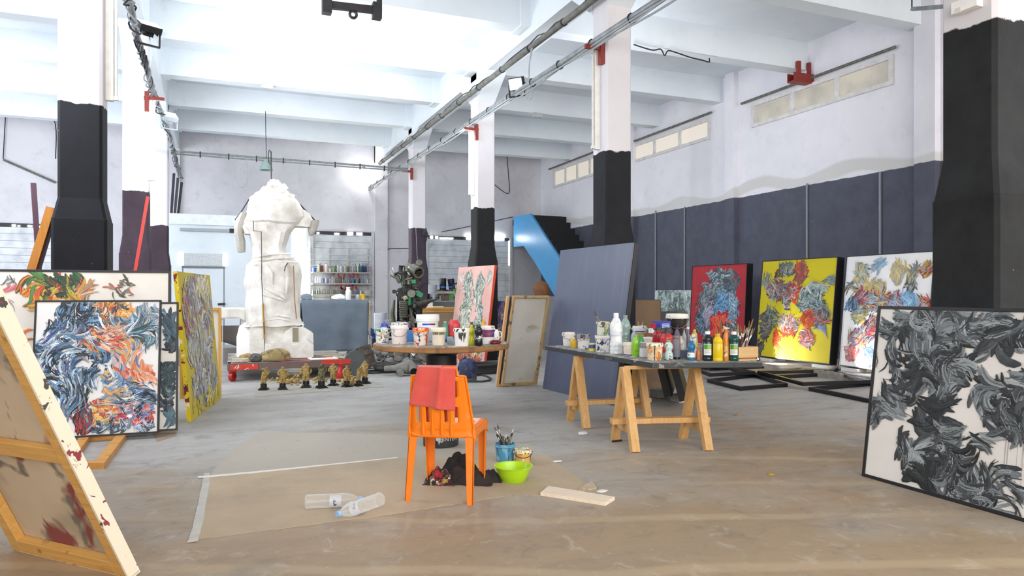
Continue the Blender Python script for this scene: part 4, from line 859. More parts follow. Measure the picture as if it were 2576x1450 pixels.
def arc_label(r0, r1, z0, z1, a0, a1, n=14, lift=.0015):
    m = MB(); m.grid(lambda u, v: Vector((math.sin(a0 + (a1 - a0) * u) * (r0 + (r1 - r0) * v + lift), -math.cos(a0 + (a1 - a0) * u) * (r0 + (r1 - r0) * v + lift), z0 + (z1 - z0) * v)), n, 1)
    return m
WIRE = lambda: plain('9a9a98', .35, .7)
def pail(label, c, r, h, body, lid=None, taper=.86, handle=None, hm=None, band=None, fill=None, rz=None, name='paint_pail', cat='pail', labels=(), group=None, lidh=.16, tilt=0):
    """tapered plastic pail; lid: material of a snap lid (None = open), band: (z0, z1, material) round the wall"""
    e = empty(name, c, face_rz(c) if rz is None else rz, label, cat, group)
    if tilt: e.rotation_euler = (0, tilt, e.rotation_euler.z)
    rb, t_ = r * taper, max(.003, r * .03); R = r * .96
    prof = [(0, 0), (rb * .96, 0), (rb, .006), (R, h * .86), (R * 1.03, h * .865), (R * 1.03, h * .885), (R, h * .89), (R, h - .002), (R - t_, h - .002), (rb - t_, .012), (0, .012)]
    if lid: prof = prof[:8] + [(0, h - .002)]
    MB().lathe(prof, 28).build('body', body, e, smooth=True)
    if lid:
        lh = h * lidh
        MB().lathe([(R + .001, h - lh), (r * 1.03, h - lh), (r * 1.05, h - lh * .55), (r * 1.03, h - lh * .5), (r * 1.04, h - .004), (r * 1.0, h + .004), (r * .93, h + .004), (r * .90, h), (0, h)], 28).build('lid', lid, e, smooth=True)
    elif fill: MB().lathe([(R * .9, h * .8), (0, h * .81)], 24).build('paint', fill, e, smooth=True)
    if handle:
        m = MB(); k = 14; sag = handle
        m.tube([(math.cos(PI * i / k) * r * 1.05, -math.sin(PI * i / k) * (r * 1.06), h * .84 - math.sin(PI * i / k) * h * sag) for i in range(k + 1)], .0028, 6); m.build('handle', hm or WIRE(), e, smooth=True)
        for s_ in (-1, 1): MB().cbox((s_ * r * 1.02, 0, h * .84), (.012, .022, .022)).build('handle_lug', lid or body, e)
    f = lambda z: rb + (R - rb) * z / (h * .86)
    if band: MB().lathe([(f(band[0] * h) + .0008, band[0] * h), (f(band[1] * h) + .0008, band[1] * h)], 28).build('band', band[2], e, smooth=True)
    for z0, z1, a0, a1, mt in labels: arc_label(f(z0 * h), f(z1 * h), z0 * h, z1 * h, a0, a1).build('label', mt, e, smooth=True)
    return e
PROF = {
 'water': [(0, 0), (.80, 0), (.98, .02), (1, .06), (.96, .08), (1, .10), (1, .16), (.95, .18), (1, .20), (1, .26), (.95, .28), (1, .30), (.90, .36), (.88, .44), (.90, .50), (1, .54), (1, .62), (.97, .68), (.80, .78), (.52, .86), (.36, .90), (.32, .93)],
 'paint': [(0, 0), (.9, 0), (1, .015), (1, .10), (.97, .11), (1, .12), (.97, .14), (1, .15), (1, .62), (.97, .63), (1, .645), (.97, .66), (1, .675), (.97, .69), (1, .70), (.95, .76), (.80, .82), (.55, .87), (.42, .90), (.40, .93)],
 'hour': [(0, 0), (.85, 0), (1, .04), (1, .22), (.93, .34), (.72, .42), (.68, .46), (.78, .52), (.98, .60), (1, .70), (.92, .78), (.62, .86), (.42, .90), (.40, .93)],
 'round': [(0, 0), (.9, 0), (1, .03), (1, .55), (.95, .66), (.78, .76), (.55, .84), (.40, .88), (.38, .93)],
 'jar': [(0, 0), (.92, 0), (1, .03), (1, .66), (.95, .74), (.72, .82), (.64, .86), (.64, .90)],
 'spray': [(0, 0), (.96, 0), (1, .015), (1, .78), (.9, .83), (.6, .87), (.42, .88), (.40, .93)],
 'glass': [(0, 0), (.92, 0), (1, .02), (1, .52), (.93, .60), (.60, .72), (.40, .80), (.36, .92), (.36, .94)],
}
def bottle(label, c, r, h, kind, body, cap=None, capr=1.25, band=None, labels=(), name='bottle', cat='bottle', group=None, rz=None, n=18, wob=None, caph=.07):
    e = empty(name, c, face_rz(c) if rz is None else rz, label, cat, group); P = PROF[kind]; hh = h if not cap else h * (1 - caph) / .93 if False else h
    MB().lathe([(a * r, z * hh) for a, z in P] + [(0, P[-1][1] * hh)], n, wob=wob).build('body', body, e, smooth=60)
    nr = P[-1][0] * r * capr
    if cap: MB().lathe([(0, h * .90), (nr, h * .90), (nr * 1.02, h * .97), (nr * .95, h), (0, h)], 14).build('cap', cap, e, smooth=True)
    if band: MB().lathe([(r * 1.012, band[0] * h), (r * 1.012, band[1] * h)], n).build('label', band[2], e, smooth=True)
    for z0, z1, a0, a1, mt in labels: arc_label(r, r, z0 * h, z1 * h, a0, a1, lift=.002).build('label', mt, e, smooth=True)
    return e
def tin(label, c, r, h, body, lid, name='tin', cat='tin', band=None, group=None):
    e = empty(name, c, face_rz(c), label, cat, group)
    MB().lathe([(0, 0), (r, 0), (r * 1.02, .004), (r, .01), (r, h - .01), (r * 1.02, h - .005), (r * 1.01, h)], 24).build('body', body, e, smooth=True)
    MB().lathe([(r * 1.0, h), (r * .9, h - .004), (r * .86, h - .008), (0, h - .008)], 24).build('lid', lid, e, smooth=True)
    if band: MB().lathe([(r * 1.006, band[0] * h), (r * 1.006, band[1] * h)], 24).build('label', band[2], e, smooth=True)
    return e
_br = {}
def brush(label, p, top, r, handle, bristle, group=None, hs=.62):
    """brush standing handle-down in a vessel; p foot, top tip"""
    p, top = Vector(p), Vector(top); e = empty('paint_brush', p, 0, label, 'brush', group); d = top - p; L = d.length; d.normalize()
    q = lambda f: d * (L * f)
    MB().tube([q(0), q(.1), q(hs * .75), q(hs)], [r * .45, r * .6, r * .95, r * .6], 7).build('handle', handle, e, smooth=True)
    MB().tube([q(hs - .01), q(hs + .10)], [r * .9, r * 1.1], 8).build('ferrule', plain('b8b4ac', .3, .8), e, smooth=True)
    MB().tube([q(hs + .09), q(hs + .2), q(.93), q(1)], [r * 1.05, r * 1.35, r * 1.0, r * .15], 8, flat=.55).build('bristles', bristle, e, smooth=True)
    return e
WHITEP = splat('efece4', ['2a2a2c', '8a3f4a', 'c9c2b6'], .35, 16, .45, .45)
WHITEQ = splat('ece9e2', ['c8622f', '2c2c6a', '3c4444', 'c9b27a'], .45, 15, .45, .4)
PINKW = splat('efe4e0', ['d8a0a8', 'd89a4a', '3a3a3c'], .2, 13, .45, .5)
CREAM = plain('e9dfc8', .45); CLEARB = clear('cfe0e2', .12, .45); LWHITE = plain('f1efea', .4)
# ================================================================== rear of the hall
# ---- cart with the white statue
FLp = onZ(583, 962); FRp = onZ(868, 950); ax = math.atan2(FRp.y - FLp.y, FRp.x - FLp.x)
cx = Vector((math.cos(ax), math.sin(ax), 0)); cy = Vector((-cx.y, cx.x, 0)); LW = (FRp - FLp).length; org = FLp - cx * .06
def cart(x, y, z=0): return org + cx * x + cy * y + UP * z
XC = Matrix(((cx.x, cy.x, 0, org.x), (cx.y, cy.y, 0, org.y), (0, 0, 1, 0), (0, 0, 0, 1)))
r = empty('platform_cart', label='low brown platform cart with red wheels and corners, carrying the white statue', cat='cart', mtx=XC)
L = LW + .16; DK_ = 1.9; M_board = wood('b3aca2', '8f877c', 0); M_redp = splat('c2301f', ['d8cdc4', '6a2a22'], .4, 12, .5)
MB().box(0, 0, .17, L, .05, .27).build('rail', plain('6a5552', .6), r); MB().box(0, DK_ - .05, .17, L, DK_, .27).build('rail', plain('6a5552', .6), r)
for k in range(9): MB().box(.005, .05 + k * (DK_ - .1) / 9 + .004, .22, L - .005, .05 + (k + 1) * (DK_ - .1) / 9 - .004, .27 + .004 * (k % 3)).build('deck_board', M_board, r)
MB().box(0, .05, .18, .05, DK_ - .05, .27).build('rail', plain('a09a92', .6), r); MB().box(L - .05, .05, .18, L, DK_ - .05, .27).build('rail', plain('a09a92', .6), r)
MB().box(.04, -.012, .175, .42, 0, .255).build('corner_plate', M_redp, r); MB().box(L - .46, -.012, .21, L - .02, 0, .285).build('corner_plate', M_redp, r)
for x, y in ((.07, .10), (L - .12, .10), (.07, DK_ - .12), (L - .12, DK_ - .12)):
    m = MB(); X = Matrix.Translation((x, y, .075)) @ Matrix.Rotation(PI / 2, 4, 'Y') @ Matrix.Rotation(.5, 4, 'X')
    m.lathe([(.02, -.03), (.072, -.028), (.075, -.02), (.075, .02), (.072, .028), (.02, .03)], 20, X); w_ = m.build('wheel', plain('b01f1c', .4), r, smooth=True)
    MB().cbox((x, y, .155), (.12, .10, .03)).build('fork', M_redp, w_)
# statue
DS = 11.5
def sp(u, v, dy=0):
    p = atD(u, v, DS + dy); return p
rv = [(905, 604, 781), (884, 604, 782), (862, 604, 784), (842, 604, 784), (826, 606, 772), (816, 622, 758), (800, 624, 752), (770, 622, 752), (740, 622, 754), (710, 618, 757), (690, 622, 757), (668, 622, 752), (655, 634, 742), (640, 636, 722), (622, 636, 718), (604, 633, 724), (590, 630, 728), (575, 618, 738), (560, 616, 752), (545, 622, 764), (532, 626, 762), (515, 628, 754), (500, 632, 744), (490, 646, 732), (480, 656, 716), (472, 668, 708), (465, 678, 702), (458, 682, 697)]
base = sp(692, 905); bz = .285
st = empty('statue', (base.x, base.y, bz), face_rz(base), 'tall unfinished headless white statue carved from foam blocks, standing on the cart', 'statue')
px = DS / F_PX; R_ = random.Random(8)
t = NT('carved_foam'); co = t.coord(); n = t.noise(co, 5, 7, .6); n2 = t.noise(co, 60, 3); cc = t.mix(t.ramp(n, .40, .66), 'e9e6e0', 'cdc8be'); t.bump(t.math('ADD', n, t.math('MULTIPLY', n2, .25)), .45, .03); t.col(cc, .85); M_foam = t.m
M_foam2 = plain('aaa59c', .9, 0, .18, 6); M_foamw = plain('f1f0ee', .8, 0, .03)
def zz(v): return max(0.0, H + (V0 - v) * DS / F_PX - bz)
def loft(rows, depth, jit, n=30, off=692, sq=2.6, seed=1, lump=.0, cy_=0.0):
    m = MB(); rings = []; Rr = random.Random(seed)
    for i, (v, u0, u1) in enumerate(rows):
        c, w_ = ((u0 + u1) / 2 - off) * px, (u1 - u0) / 2 * px; z = zz(v); d = depth(v) ; ring = []
        for j in range(n):
            a = 2 * PI * j / n; ca, sa = math.cos(a), math.sin(a); k = (abs(ca) ** sq + abs(sa) ** sq) ** (-1 / sq)
            nz = noise.noise(Vector((ca * 2.2 + seed, sa * 2.2, z * 3.1))) * jit + noise.noise(Vector((ca * 6 + seed, sa * 6, z * 9))) * jit * .35
            fold = lump * math.sin(a * 5 + z * 4) * (1 if sa < 0 else .3)
            ring.append(m.bm.verts.new((c + ca * k * w_ + nz * ca * .35 , cy_ + sa * k * d + nz * sa + fold * sa, z + nz * .4)))
        rings.append(ring)
    for p, q in zip(rings, rings[1:]):
        for j in range(n): m.face([p[j], p[(j + 1) % n], q[(j + 1) % n], q[j]])
    m.face(rings[0][::-1]); m.face(rings[-1]); return m
def dep(v): return .30 if v > 826 else (.34 if v > 660 else (.26 if v > 560 else (.30 if v > 500 else .12)))
rows = []
for (v0_, a0, b0), (v1, a1, b1) in zip(rv, rv[1:]):
    for k in range(3): f = k / 3; rows.append((v0_ + (v1 - v0_) * f, a0 + (a1 - a0) * f, b0 + (b1 - b0) * f))
rows.append(rv[-1])
body = loft([q_ for q_ in rows if q_[0] <= 822], dep, .05, lump=.018); body.build('body', M_foam, st, smooth=28)
# block base: straight left slab, stepped right block with a scooped shoulder
def blk(poly, y0, y1, name, mat, bev=.0):
    m = MB(); f = [m.bm.verts.new(((u - 692) * px, y0, zz(v))) for u, v in poly]; g = [m.bm.verts.new(((u - 692) * px, y1, zz(v))) for u, v in poly]
    m.face(f); m.face(g[::-1]); n = len(poly)
    for i in range(n): m.face([f[i], g[i], g[(i + 1) % n], f[(i + 1) % n]])
    return m.build(name, mat, st, bevel=bev)
blk([(602, 905), (632, 905), (633, 824), (620, 812), (608, 820), (602, 846)], -.10, .34, 'block', M_foamw)
blk([(632, 905), (668, 905), (668, 808), (650, 812), (634, 816)], -.26, .3, 'block', M_foam)
blk([(668, 905), (782, 905), (782, 866), (770, 856), (764, 848), (756, 862), (742, 868), (724, 866), (712, 858), (700, 860), (684, 862), (669, 860)], -.44, .2, 'block', M_foam)
blk([(669, 860), (690, 862), (708, 848), (716, 832), (730, 822), (742, 821), (756, 822), (770, 830), (782, 838), (783, 866), (760, 870), (720, 870), (684, 866)], -.30, .2, 'block', M_foam)
blk([(668, 864), (668, 812), (690, 806), (714, 806), (732, 812), (744, 822), (744, 864)], -.22, .2, 'block', M_foam)
blk([(733, 824), (746, 824), (746, 858), (733, 858)], -.315, -.25, 'block', splat('8f8674', ['b08a3c'], .4, 8, .9))
# garment edge slab, cut steps, arms
blk([(642, 494), (660, 500), (662, 520), (644, 520), (628, 522), (628, 552), (641, 552), (643, 500)], -.02, .26, 'block', M_foamw)
arm = loft([(v, a_, b_) for v, a_, b_ in ((636, 604, 622), (626, 602, 622), (610, 600, 622), (590, 596, 618), (572, 596, 620), (556, 600, 626), (538, 612, 625))], lambda v: .10, .03, 14, seed=5); arm.build('arm', M_foam2, st, smooth=24)
arm = loft([(v, a_, b_) for v, a_, b_ in ((592, 620, 642), (575, 612, 642), (560, 618, 644), (552, 624, 648))], lambda v: .13, .02, 14, seed=6); arm.build('shoulder', M_foam, st, smooth=24)
arm = loft([(v, a_, b_) for v, a_, b_ in ((570, 732, 780), (558, 738, 782), (548, 746, 782), (536, 750, 776), (528, 752, 764))], lambda v: .13, .03, 16, seed=7); arm.build('shoulder', M_foam, st, smooth=24)
arm = loft([(v, a_, b_) for v, a_, b_ in ((590, 774, 784), (578, 772, 792), (564, 774, 798), (552, 780, 800))], lambda v: .10, .025, 12, seed=9); arm.build('arm', M_foam2, st, smooth=24)
for i in range(26):                                # torn white foam chips round the neck
    f = R_.random(); u = 650 + 80 * f; v = 494 - 34 * (1 - abs(f - .5) * 2) + R_.uniform(-3, 5); s = R_.uniform(.03, .07)
    X = Matrix.Translation(((u - 692) * px, R_.uniform(-.12, .08), zz(v))) @ Matrix.Rotation(R_.uniform(0, 3), 4, Vector((R_.random(), R_.random(), R_.random())).normalized())
    MB().box(-s, -s * .6, -s * .7, s, s * .6, s * .7, X).build('foam_chip', M_foamw, st)
# folds of the carved robe and waist
for (pts, rr_) in (([(668, 726), (690, 736), (705, 742), (716, 752)], .035), ([(662, 742), (690, 748), (712, 756)], .03), ([(672, 668), (684, 690), (686, 716)], .03), ([(716, 662), (722, 700), (718, 740)], .035), ([(640, 652), (680, 642), (735, 640)], .022), ([(644, 660), (690, 652), (742, 650)], .022), ([(642, 670), (700, 660), (748, 662)], .022), ([(664, 796), (700, 792), (728, 798)], .022), ([(664, 806), (700, 800), (726, 806)], .022)):
    MB().tube([((u - 692) * px, -dep(v) - .0, zz(v)) for u, v in pts], [rr_ * .4] + [rr_] * (len(pts) - 2) + [rr_ * .4], 8).build('fold', M_foam, st, smooth=True)
# saw-cut joints and brown glue
M_cut = plain('5d5248', .9); ln_ = lambda v: -(dep(v) + .03)
MB().tube([((u - 692) * px, -dep(v) - .035, zz(v)) for u, v in ((642, 562), (642, 586), (660, 587), (661, 640), (661, 700), (664, 760), (666, 812), (668, 862), (669, 900))], .007, 6).build('cut_joint', M_cut, st)
MB().tube([((u - 692) * px, -dep(v) - .045, zz(v)) for u, v in ((664, 764), (665, 790), (667, 830), (667, 850))], .016, 6).build('glue_line', plain('b08a4a', .8), st)
MB().tube([((u - 692) * px, -dep(v) - .04, zz(v)) for u, v in ((735, 670), (736, 710), (738, 760), (742, 802))], .008, 6).build('cut_joint', plain('9a6a3a', .8), st)
MB().tube([((u - 692) * px, -dep(v) - .05, zz(v)) for u, v in ((714, 684), (716, 672), (722, 664))], .008, 6).build('wire', M_iron, st)
# steel rods
MB().tube([((u - 692) * px, 0, zz(v)) for u, v in ((598, 557), (613, 535), (630, 505), (643, 506))], .011, 6).build('rod', M_iron, st)
MB().tube([((u - 692) * px, 0, zz(v)) for u, v in ((788, 551), (770, 532), (752, 512))], .011, 6).build('rod', M_iron, st)
MB().tube([((683 - 692) * px, 0, zz(470)), ((682.5 - 692) * px, 0, zz(382))], .010, 6).build('rod', M_iron, st)
MB().tube([((u - 692) * px, 0, zz(v)) for u, v in ((682, 415), (676, 408), (676, 382), (679, 378), (681, 384))], .008, 6).build('rod', M_iron, st)
# chunks and offcuts on the cart
def rock(label, p, s, mat, seed, cat='foam lump', name='foam_lump', flat=1.0):
    m = MB(); bmesh.ops.create_icosphere(m.bm, subdivisions=3, radius=1)
    for v in m.bm.verts:
        n = v.co.normalized(); k = 1 + .28 * noise.noise(n * 1.7 + Vector((seed, 0, 0))) + .10 * noise.noise(n * 5 + Vector((0, seed, 0)))
        v.co = Vector((n.x * s[0] * k, n.y * s[1] * k, max(n.z * s[2] * k, -s[2] * .62) + s[2] * .62))
    o = m.build(name, mat, None, smooth=50); o.location = p; return tag(o, label, cat)
pz = .277
def on_cart(u, v):
    p = onZ(u, v, pz); q = p - org; x, y = q.dot(cx), q.dot(cy); return cart(min(max(x, .16), L - .16), max(y, .07), pz)
rock('large yellowish foam lump on the front of the cart', on_cart(697, 918) + cy * .12, (.24, .14, .11), splat('94825a', ['6f6244', 'a8966a'], .6, 9, .95), 3)
rock('dark grey stone like lump on the cart left of the yellow lump', on_cart(645, 913) + cy * .1, (.09, .09, .075), splat('55504f', ['3a3536', '77716d'], .6, 20, .9), 5)
rock('small tan foam lump on the cart beside the statue foot', on_cart(622, 908) + cy * .15, (.10, .08, .06), plain('a38a5c', .9, 0, .2), 7)
PW = wood('c9bfae', 'a89c88', 0)
def offcut(label, p, d, rz, mat=None, tilt=0.0):
    o = MB().box(-d[0] / 2, -d[1] / 2, 0, d[0] / 2, d[1] / 2, d[2]).build('wood_offcut', mat or PW, None, bevel=.003); o.location = p; o.rotation_euler = (0, tilt, rz); return tag(o, label, 'offcut')
offcut('short thick wooden block at the front left corner of the cart', on_cart(583, 921) + cy * .1, (.20, .12, .05), ax)
offcut('pale stick pointing to the front left of the cart', on_cart(594, 916) + cy * .14, (.30, .04, .035), ax + 1.9)
offcut('grey board offcut lying on the left of the cart deck', on_cart(580, 908) + cy * .22, (.26, .12, .03), ax + .1, plain('a9a49c', .8))
offcut('small pale foam brick right of the block on the cart', on_cart(612, 911) + cy * .1, (.12, .08, .045), ax + .3, M_foam)
offcut('pale stick sticking out at the front of the cart below the dark lump', on_cart(639, 921) + cy * .12, (.16, .035, .03), ax - .8)
offcut('small tan block before the yellow lump on the cart', on_cart(704, 921) + cy * .06, (.16, .05, .04), ax, plain('a58d62', .8))
offcut('small pale tan wedge on the cart beside the tan foam lump', on_cart(616, 916) + cy * .05, (.10, .06, .03), ax + .4, plain('b8a888', .8))
offcut('red painted lath lying at the statue foot', on_cart(745, 913) + cy * .06, (.42, .03, .012), ax + .22, plain('c23a2a', .5))
offcut('second red lath crossing under the statue block', on_cart(762, 915) + cy * .04, (.50, .03, .01), ax - .05, plain('b4463a', .5))
offcut('dark brown lath among the red laths at the statue foot', on_cart(730, 912) + cy * .03, (.40, .025, .01), ax + .05, plain('5a3a32', .6))
offcut('white foam sheet lying on the right of the cart deck', on_cart(822, 911) + cy * .12, (.42, .24, .02), ax + .1, M_foamw)
offcut('dark file with an orange handle on the right of the cart', on_cart(805, 905) + cy * .1, (.22, .04, .03), ax + .1, plain('2d2a2a', .5))
offcut('orange wooden handle next to the dark file', on_cart(829, 904) + cy * .1, (.12, .04, .04), ax + .1, plain('b87a44', .5))
offcut('long pale lath at the far right edge of the cart', on_cart(838, 905) + cy * .38, (.75, .05, .03), ax - .95, PW)
offcut('slanting grey lath leaning at the back left of the cart', on_cart(592, 898) + cy * .4, (.5, .05, .03), ax + .9, PW, -.45)
# red stand foot at the right of the cart and dark arch disc
p = onZ(857, 953); o = MB().lathe([(0, 0), (.09, .0), (.10, .06), (.08, .16), (.03, .24), (.05, .30), (0, .31)], 16).build('red_bottle_jack', plain('b3201c', .4), None, smooth=True); o.location = p; o.scale = (.7, .7, .75); tag(o, 'red bottle jack standing on the floor at the right end of the cart', 'jack')
p = onZ(892, 946); r = empty('grinder_disc', p, label='upright grey toothed disc by the right end of the cart', cat='disc')
X = Matrix.Translation((0, 0, .20)) @ Matrix.Rotation(PI / 2, 4, 'X') @ Matrix.Rotation(.4, 4, 'Y')
MB().lathe([(0, -.01), (.20, -.01), (.20, .01), (0, .01)], 26, X).build('disc', plain('7d8285', .4, .6), r); MB().tube([(0, 0, .2), (-.05, .05, .36), (-.10, .05, .38)], .015, 6).build('arm', M_iron, r)
p = onZ(800, 895, .0); r = empty('rusty_arch', p, label='rust brown arched sheet standing behind the cart beside the cloth table', cat='metal sheet')
m = MB(); aa = [i * PI / 12 for i in range(13)]
out = [(.27 * math.cos(a), .02 + .42 * math.sin(a)) for a in aa]; inn = [(.13 * math.cos(a) + .05, .20 * math.sin(a)) for a in aa]
f0 = [(x, -.012, z) for x, z in out]; 
for i in range(12):
    q = [out[i], out[i + 1], inn[i + 1], inn[i]]
    lo = [m.bm.verts.new((x, -.012, max(z, 0))) for x, z in q]; hi = [m.bm.verts.new((x, .012, max(z, 0))) for x, z in q]
    m.face(lo); m.face(hi[::-1]); m.face([lo[0], lo[1], hi[1], hi[0]]); m.face([lo[3], lo[2], hi[2], hi[3]])
m.build('sheet', splat('4d3530', ['6a4438', '33272a'], .5, 9, .7), r)
o = MB().lathe([(0, 0), (.13, 0), (.14, .1), (.10, .30), (0, .33)], 16).build('pink_sack', plain('c22a4c', .6), None, smooth=True); o.location = onZ(783, 880) + Vector((.05, .5, 0)); tag(o, 'bright pink bag peeking out behind the right edge of the statue block', 'bag')
# ---- golden figurines
t = NT('rough_gold'); co = t.coord(); n = t.noise(co, 22, 6, .65); n2 = t.noise(co, 60, 4); cc = t.mix(t.ramp(n, .38, .6), '7d6437', 'c2a25a'); cc = t.mix(t.ramp(n2, .55, .7, 0, .8), cc, 'a39a86'); cc = t.mix(t.ramp(n2, .30, .40, .8, 0), cc, '3c3322'); t.bump(n, .8, .012); t.col(cc, .6, .25); M_gold = t.m
t = NT('rough_bronze'); co = t.coord(); n = t.noise(co, 22, 6, .65); cc = t.mix(t.ramp(n, .38, .62), '38402f', '8a825c'); t.bump(n, .8, .012); t.col(cc, .55, .3); M_brz = t.m
M_base = plain('15161b', .35)
def figurine(pose, mat):
    e = empty('figurine', (0, 0, 0), 0, 'figurine', 'figurine')
    m = MB(); m.prism([(math.cos(a) * .115, math.sin(a) * .115) for a in [PI / 4 + i * PI / 2 for i in range(4)]], 0, .018); m.build('base_step', M_base, e, bevel=.003)
    MB().prism([(math.cos(a) * .092, math.sin(a) * .092) for a in [PI / 4 + i * PI / 2 for i in range(4)]], .018, .036).build('base_step', M_base, e, bevel=.003)
    MB().lathe([(0, .036), (.062, .036), (.064, .046), (.056, .052), (.056, .104), (.061, .110), (0, .110)], 20).build('pedestal', M_base, e, smooth=True)
    # body grown over a skeleton
    J = pose; me = bpy.data.meshes.new('figure'); vs = [Vector(j[:3]) for j in J['v']]
    me.from_pydata(vs, J['e'], []); o = bpy.data.objects.new('figure', me); COL.objects.link(o); o.parent = e
    sk = o.modifiers.new('skin', 'SKIN'); o.modifiers.new('sub', 'SUBSURF').levels = 1
    for i, j in enumerate(J['v']): me.skin_vertices[0].data[i].radius = (j[3], j[3] * .9)
    me.skin_vertices[0].data[0].use_root = True
    tx = bpy.data.textures.get('rough') or bpy.data.textures.new('rough', 'CLOUDS'); tx.noise_scale = .03
    dm = o.modifiers.new('rough', 'DISPLACE'); dm.texture = tx; dm.strength = .016; dm.mid_level = .45
    dg = bpy.context.evaluated_depsgraph_get(); m2 = bpy.data.meshes.new_from_object(o.evaluated_get(dg)); o.modifiers.clear(); o.data = m2; m2.materials.clear(); m2.materials.append(mat)
    return e
EE = [(0, 1), (1, 2), (2, 3), (3, 4), (0, 5), (5, 6), (6, 7), (0, 8), (8, 9), (9, 10), (2, 11), (11, 12), (12, 13), (2, 14), (14, 15), (15, 16)]
def pose(lean=0.0, arms=0, st_=.03, wide=1.0, head=1.0):
    v = [(0, 0, .235, .050), (lean * .3, 0, .28, .052 * wide), (lean * .7, 0, .335, .052 * wide), (lean, -.005, .378, .019), (lean * 1.15, -.010, .412, .027 * head),
         (-st_, .0, .20, .036), (-st_ * .8, -.008, .15, .034), (-st_, 0, .10, .026), (st_, .0, .20, .036), (st_ * .8, -.008, .15, .034), (st_, 0, .10, .026)]
    if arms == 0: v += [(lean * .8 - .055, 0, .335, .024), (-.082, -.02, .285, .019), (-.045, -.06, .265, .016), (lean * .8 + .055, 0, .335, .024), (.082, -.02, .285, .019), (.045, -.06, .265, .016)]
    elif arms == 1: v += [(-.055, 0, .335, .024), (-.085, -.01, .28, .019), (-.075, -.03, .235, .016), (.055, 0, .335, .024), (.088, .01, .285, .019), (.070, -.02, .240, .016)]
    else: v += [(lean * .8 - .05, 0, .340, .024), (lean - .06, -.05, .37, .019), (lean - .02, -.08, .395, .016), (lean * .8 + .05, 0, .33, .024), (.08, -.03, .28, .019), (.03, -.06, .26, .016)]
    return dict(v=v, e=EE)
P3 = [figurine(pose(.05, 2, .02, 1.05, 1.0), M_gold), figurine(pose(0, 0, .03, 1.0, 1.35), M_gold), figurine(pose(0, 1, .035, 1.05, 1.35), M_gold), figurine(pose(.02, 2, .04, 1.0, 1.3), M_brz)]
figs = [(664, 984, 0, -.3, 'leftmost gold figurine, bent forward on a black stepped base'), (712, 983, 1, .1, 'second gold figurine from the left, arms drawn in, on a black base'), (771, 978, 2, -.1, 'third gold figurine from the left, standing upright on a black base'), (810, 979, 3, .4, 'dark bronze green figurine in the middle of the figurine row'),
        (840, 973, 1, -.5, 'gold figurine standing further back, right of the dark bronze one'), (874, 976, 2, .6, 'gold figurine third from the right, before the red jack'), (904, 974, 0, .5, 'gold figurine second from the right on a black base'), (920, 968, 1, -.8, 'rightmost gold figurine, standing behind its neighbour')]
for i, (u, v, k, rz, lb) in enumerate(figs):
    p = onZ(u, v); Dp = (p - EYE).dot(FW); sc = (.99 if k != 0 else .95) * (.30 + .0) / .30 * ((60 if u > 700 else 58) * Dp / F_PX) / .425
    sc = {664: .74, 712: .75, 771: .81, 810: .82, 840: .76, 874: .72, 904: .66, 920: .80}[u]
    e = P3[k] if u in (664, 712, 771, 810) else dup(P3[k])
    e.location = (p.x, p.y + .06, 0.006); e.rotation_euler = (0, 0, face_rz(p) + rz); e.scale = (sc,) * 3; e['label'] = lb; e['group'] = 'gold figurines in front of the cart'
A = [onZ(*q) for q in ((640, 1000), (965, 974), (925, 950), (645, 968))]
m = MB(); m.prism([(p.x, p.y) for p in A], .0, .006); tag(m.build('cardboard_sheet', plain('a8a49b', .9, 0, .12, 5), None), 'flat grey cardboard sheet under the gold figurines', 'cardboard')
# rubble of casting scraps among the figurines
R_ = random.Random(12); m = MB()
for i in range(110):
    u = R_.choice([R_.uniform(676, 760), R_.uniform(720, 752), R_.uniform(785, 880), R_.uniform(880, 905)]); v = R_.uniform(960, 978) if i % 2 else R_.uniform(952, 970)
    p = onZ(u, v); s = R_.uniform(.012, .035); X = Matrix.Translation((p.x, p.y + .1, s * .7 + .004 + (R_.random() < .4) * .03)) @ Matrix.Rotation(R_.uniform(0, 6), 4, Vector((R_.random(), R_.random(), R_.random() + .01)).normalized())
    b = bmesh.ops.create_icosphere(m.bm, subdivisions=1, radius=s)
    for vv in b['verts']: vv.co = X @ Vector((vv.co.x * R_.uniform(.7, 1.6), vv.co.y, vv.co.z * .8))
o = m.build('casting_scraps', M_gold, None); tag(o, 'heaps of crumbled gold brown casting scraps between the figurines', 'scraps', kind='stuff')
# ---- cloth covered table and what stands on it
a, b = onZ(768, 880), onZ(912, 880); yt = 14.6
a, b = onY(760, 757, yt), onY(920, 757, yt); zt = a.z
r = empty('workbench', (a.x, yt, 0), label='workbench hidden under a grey cloth, between statue and junk pile', cat='table'); Lw = b.x - a.x
MB().box(0, 0, zt - .05, Lw, .8, zt - .012).build('bench_top', PW, r)
for x in (.06, Lw - .06):
    for y in (.06, .74): MB().box(x - .03, y - .03, 0, x + .03, y + .03, zt - .05).build('leg', M_iron, r)
t = NT('grey_felt'); co = t.coord(); n = t.noise(co, 40, 4); n2 = t.noise(co, 3, 5); cc = t.mix(t.ramp(n2, .3, .7), '5b6673', '6d7884'); cc = t.mix(t.ramp(n, .70, .72, 0, .6), cc, '9aa4ac'); t.col(cc, .95); M_felt = t.m
def clothf(u, v):
    x = -.03 + (Lw + .06) * u; drop = zt * .93
    if v < .35: return Vector((x, .8 - v / .35 * .83, zt - .004 + .004 * math.sin(9 * u)))
    f = (v - .35) / .65; return Vector((x + .10 * f * (1 - u) , -.03 - .03 * math.sin(u * 14 + f) * f - .02, zt - .004 - f * (drop - .05 * math.sin(u * 3))))
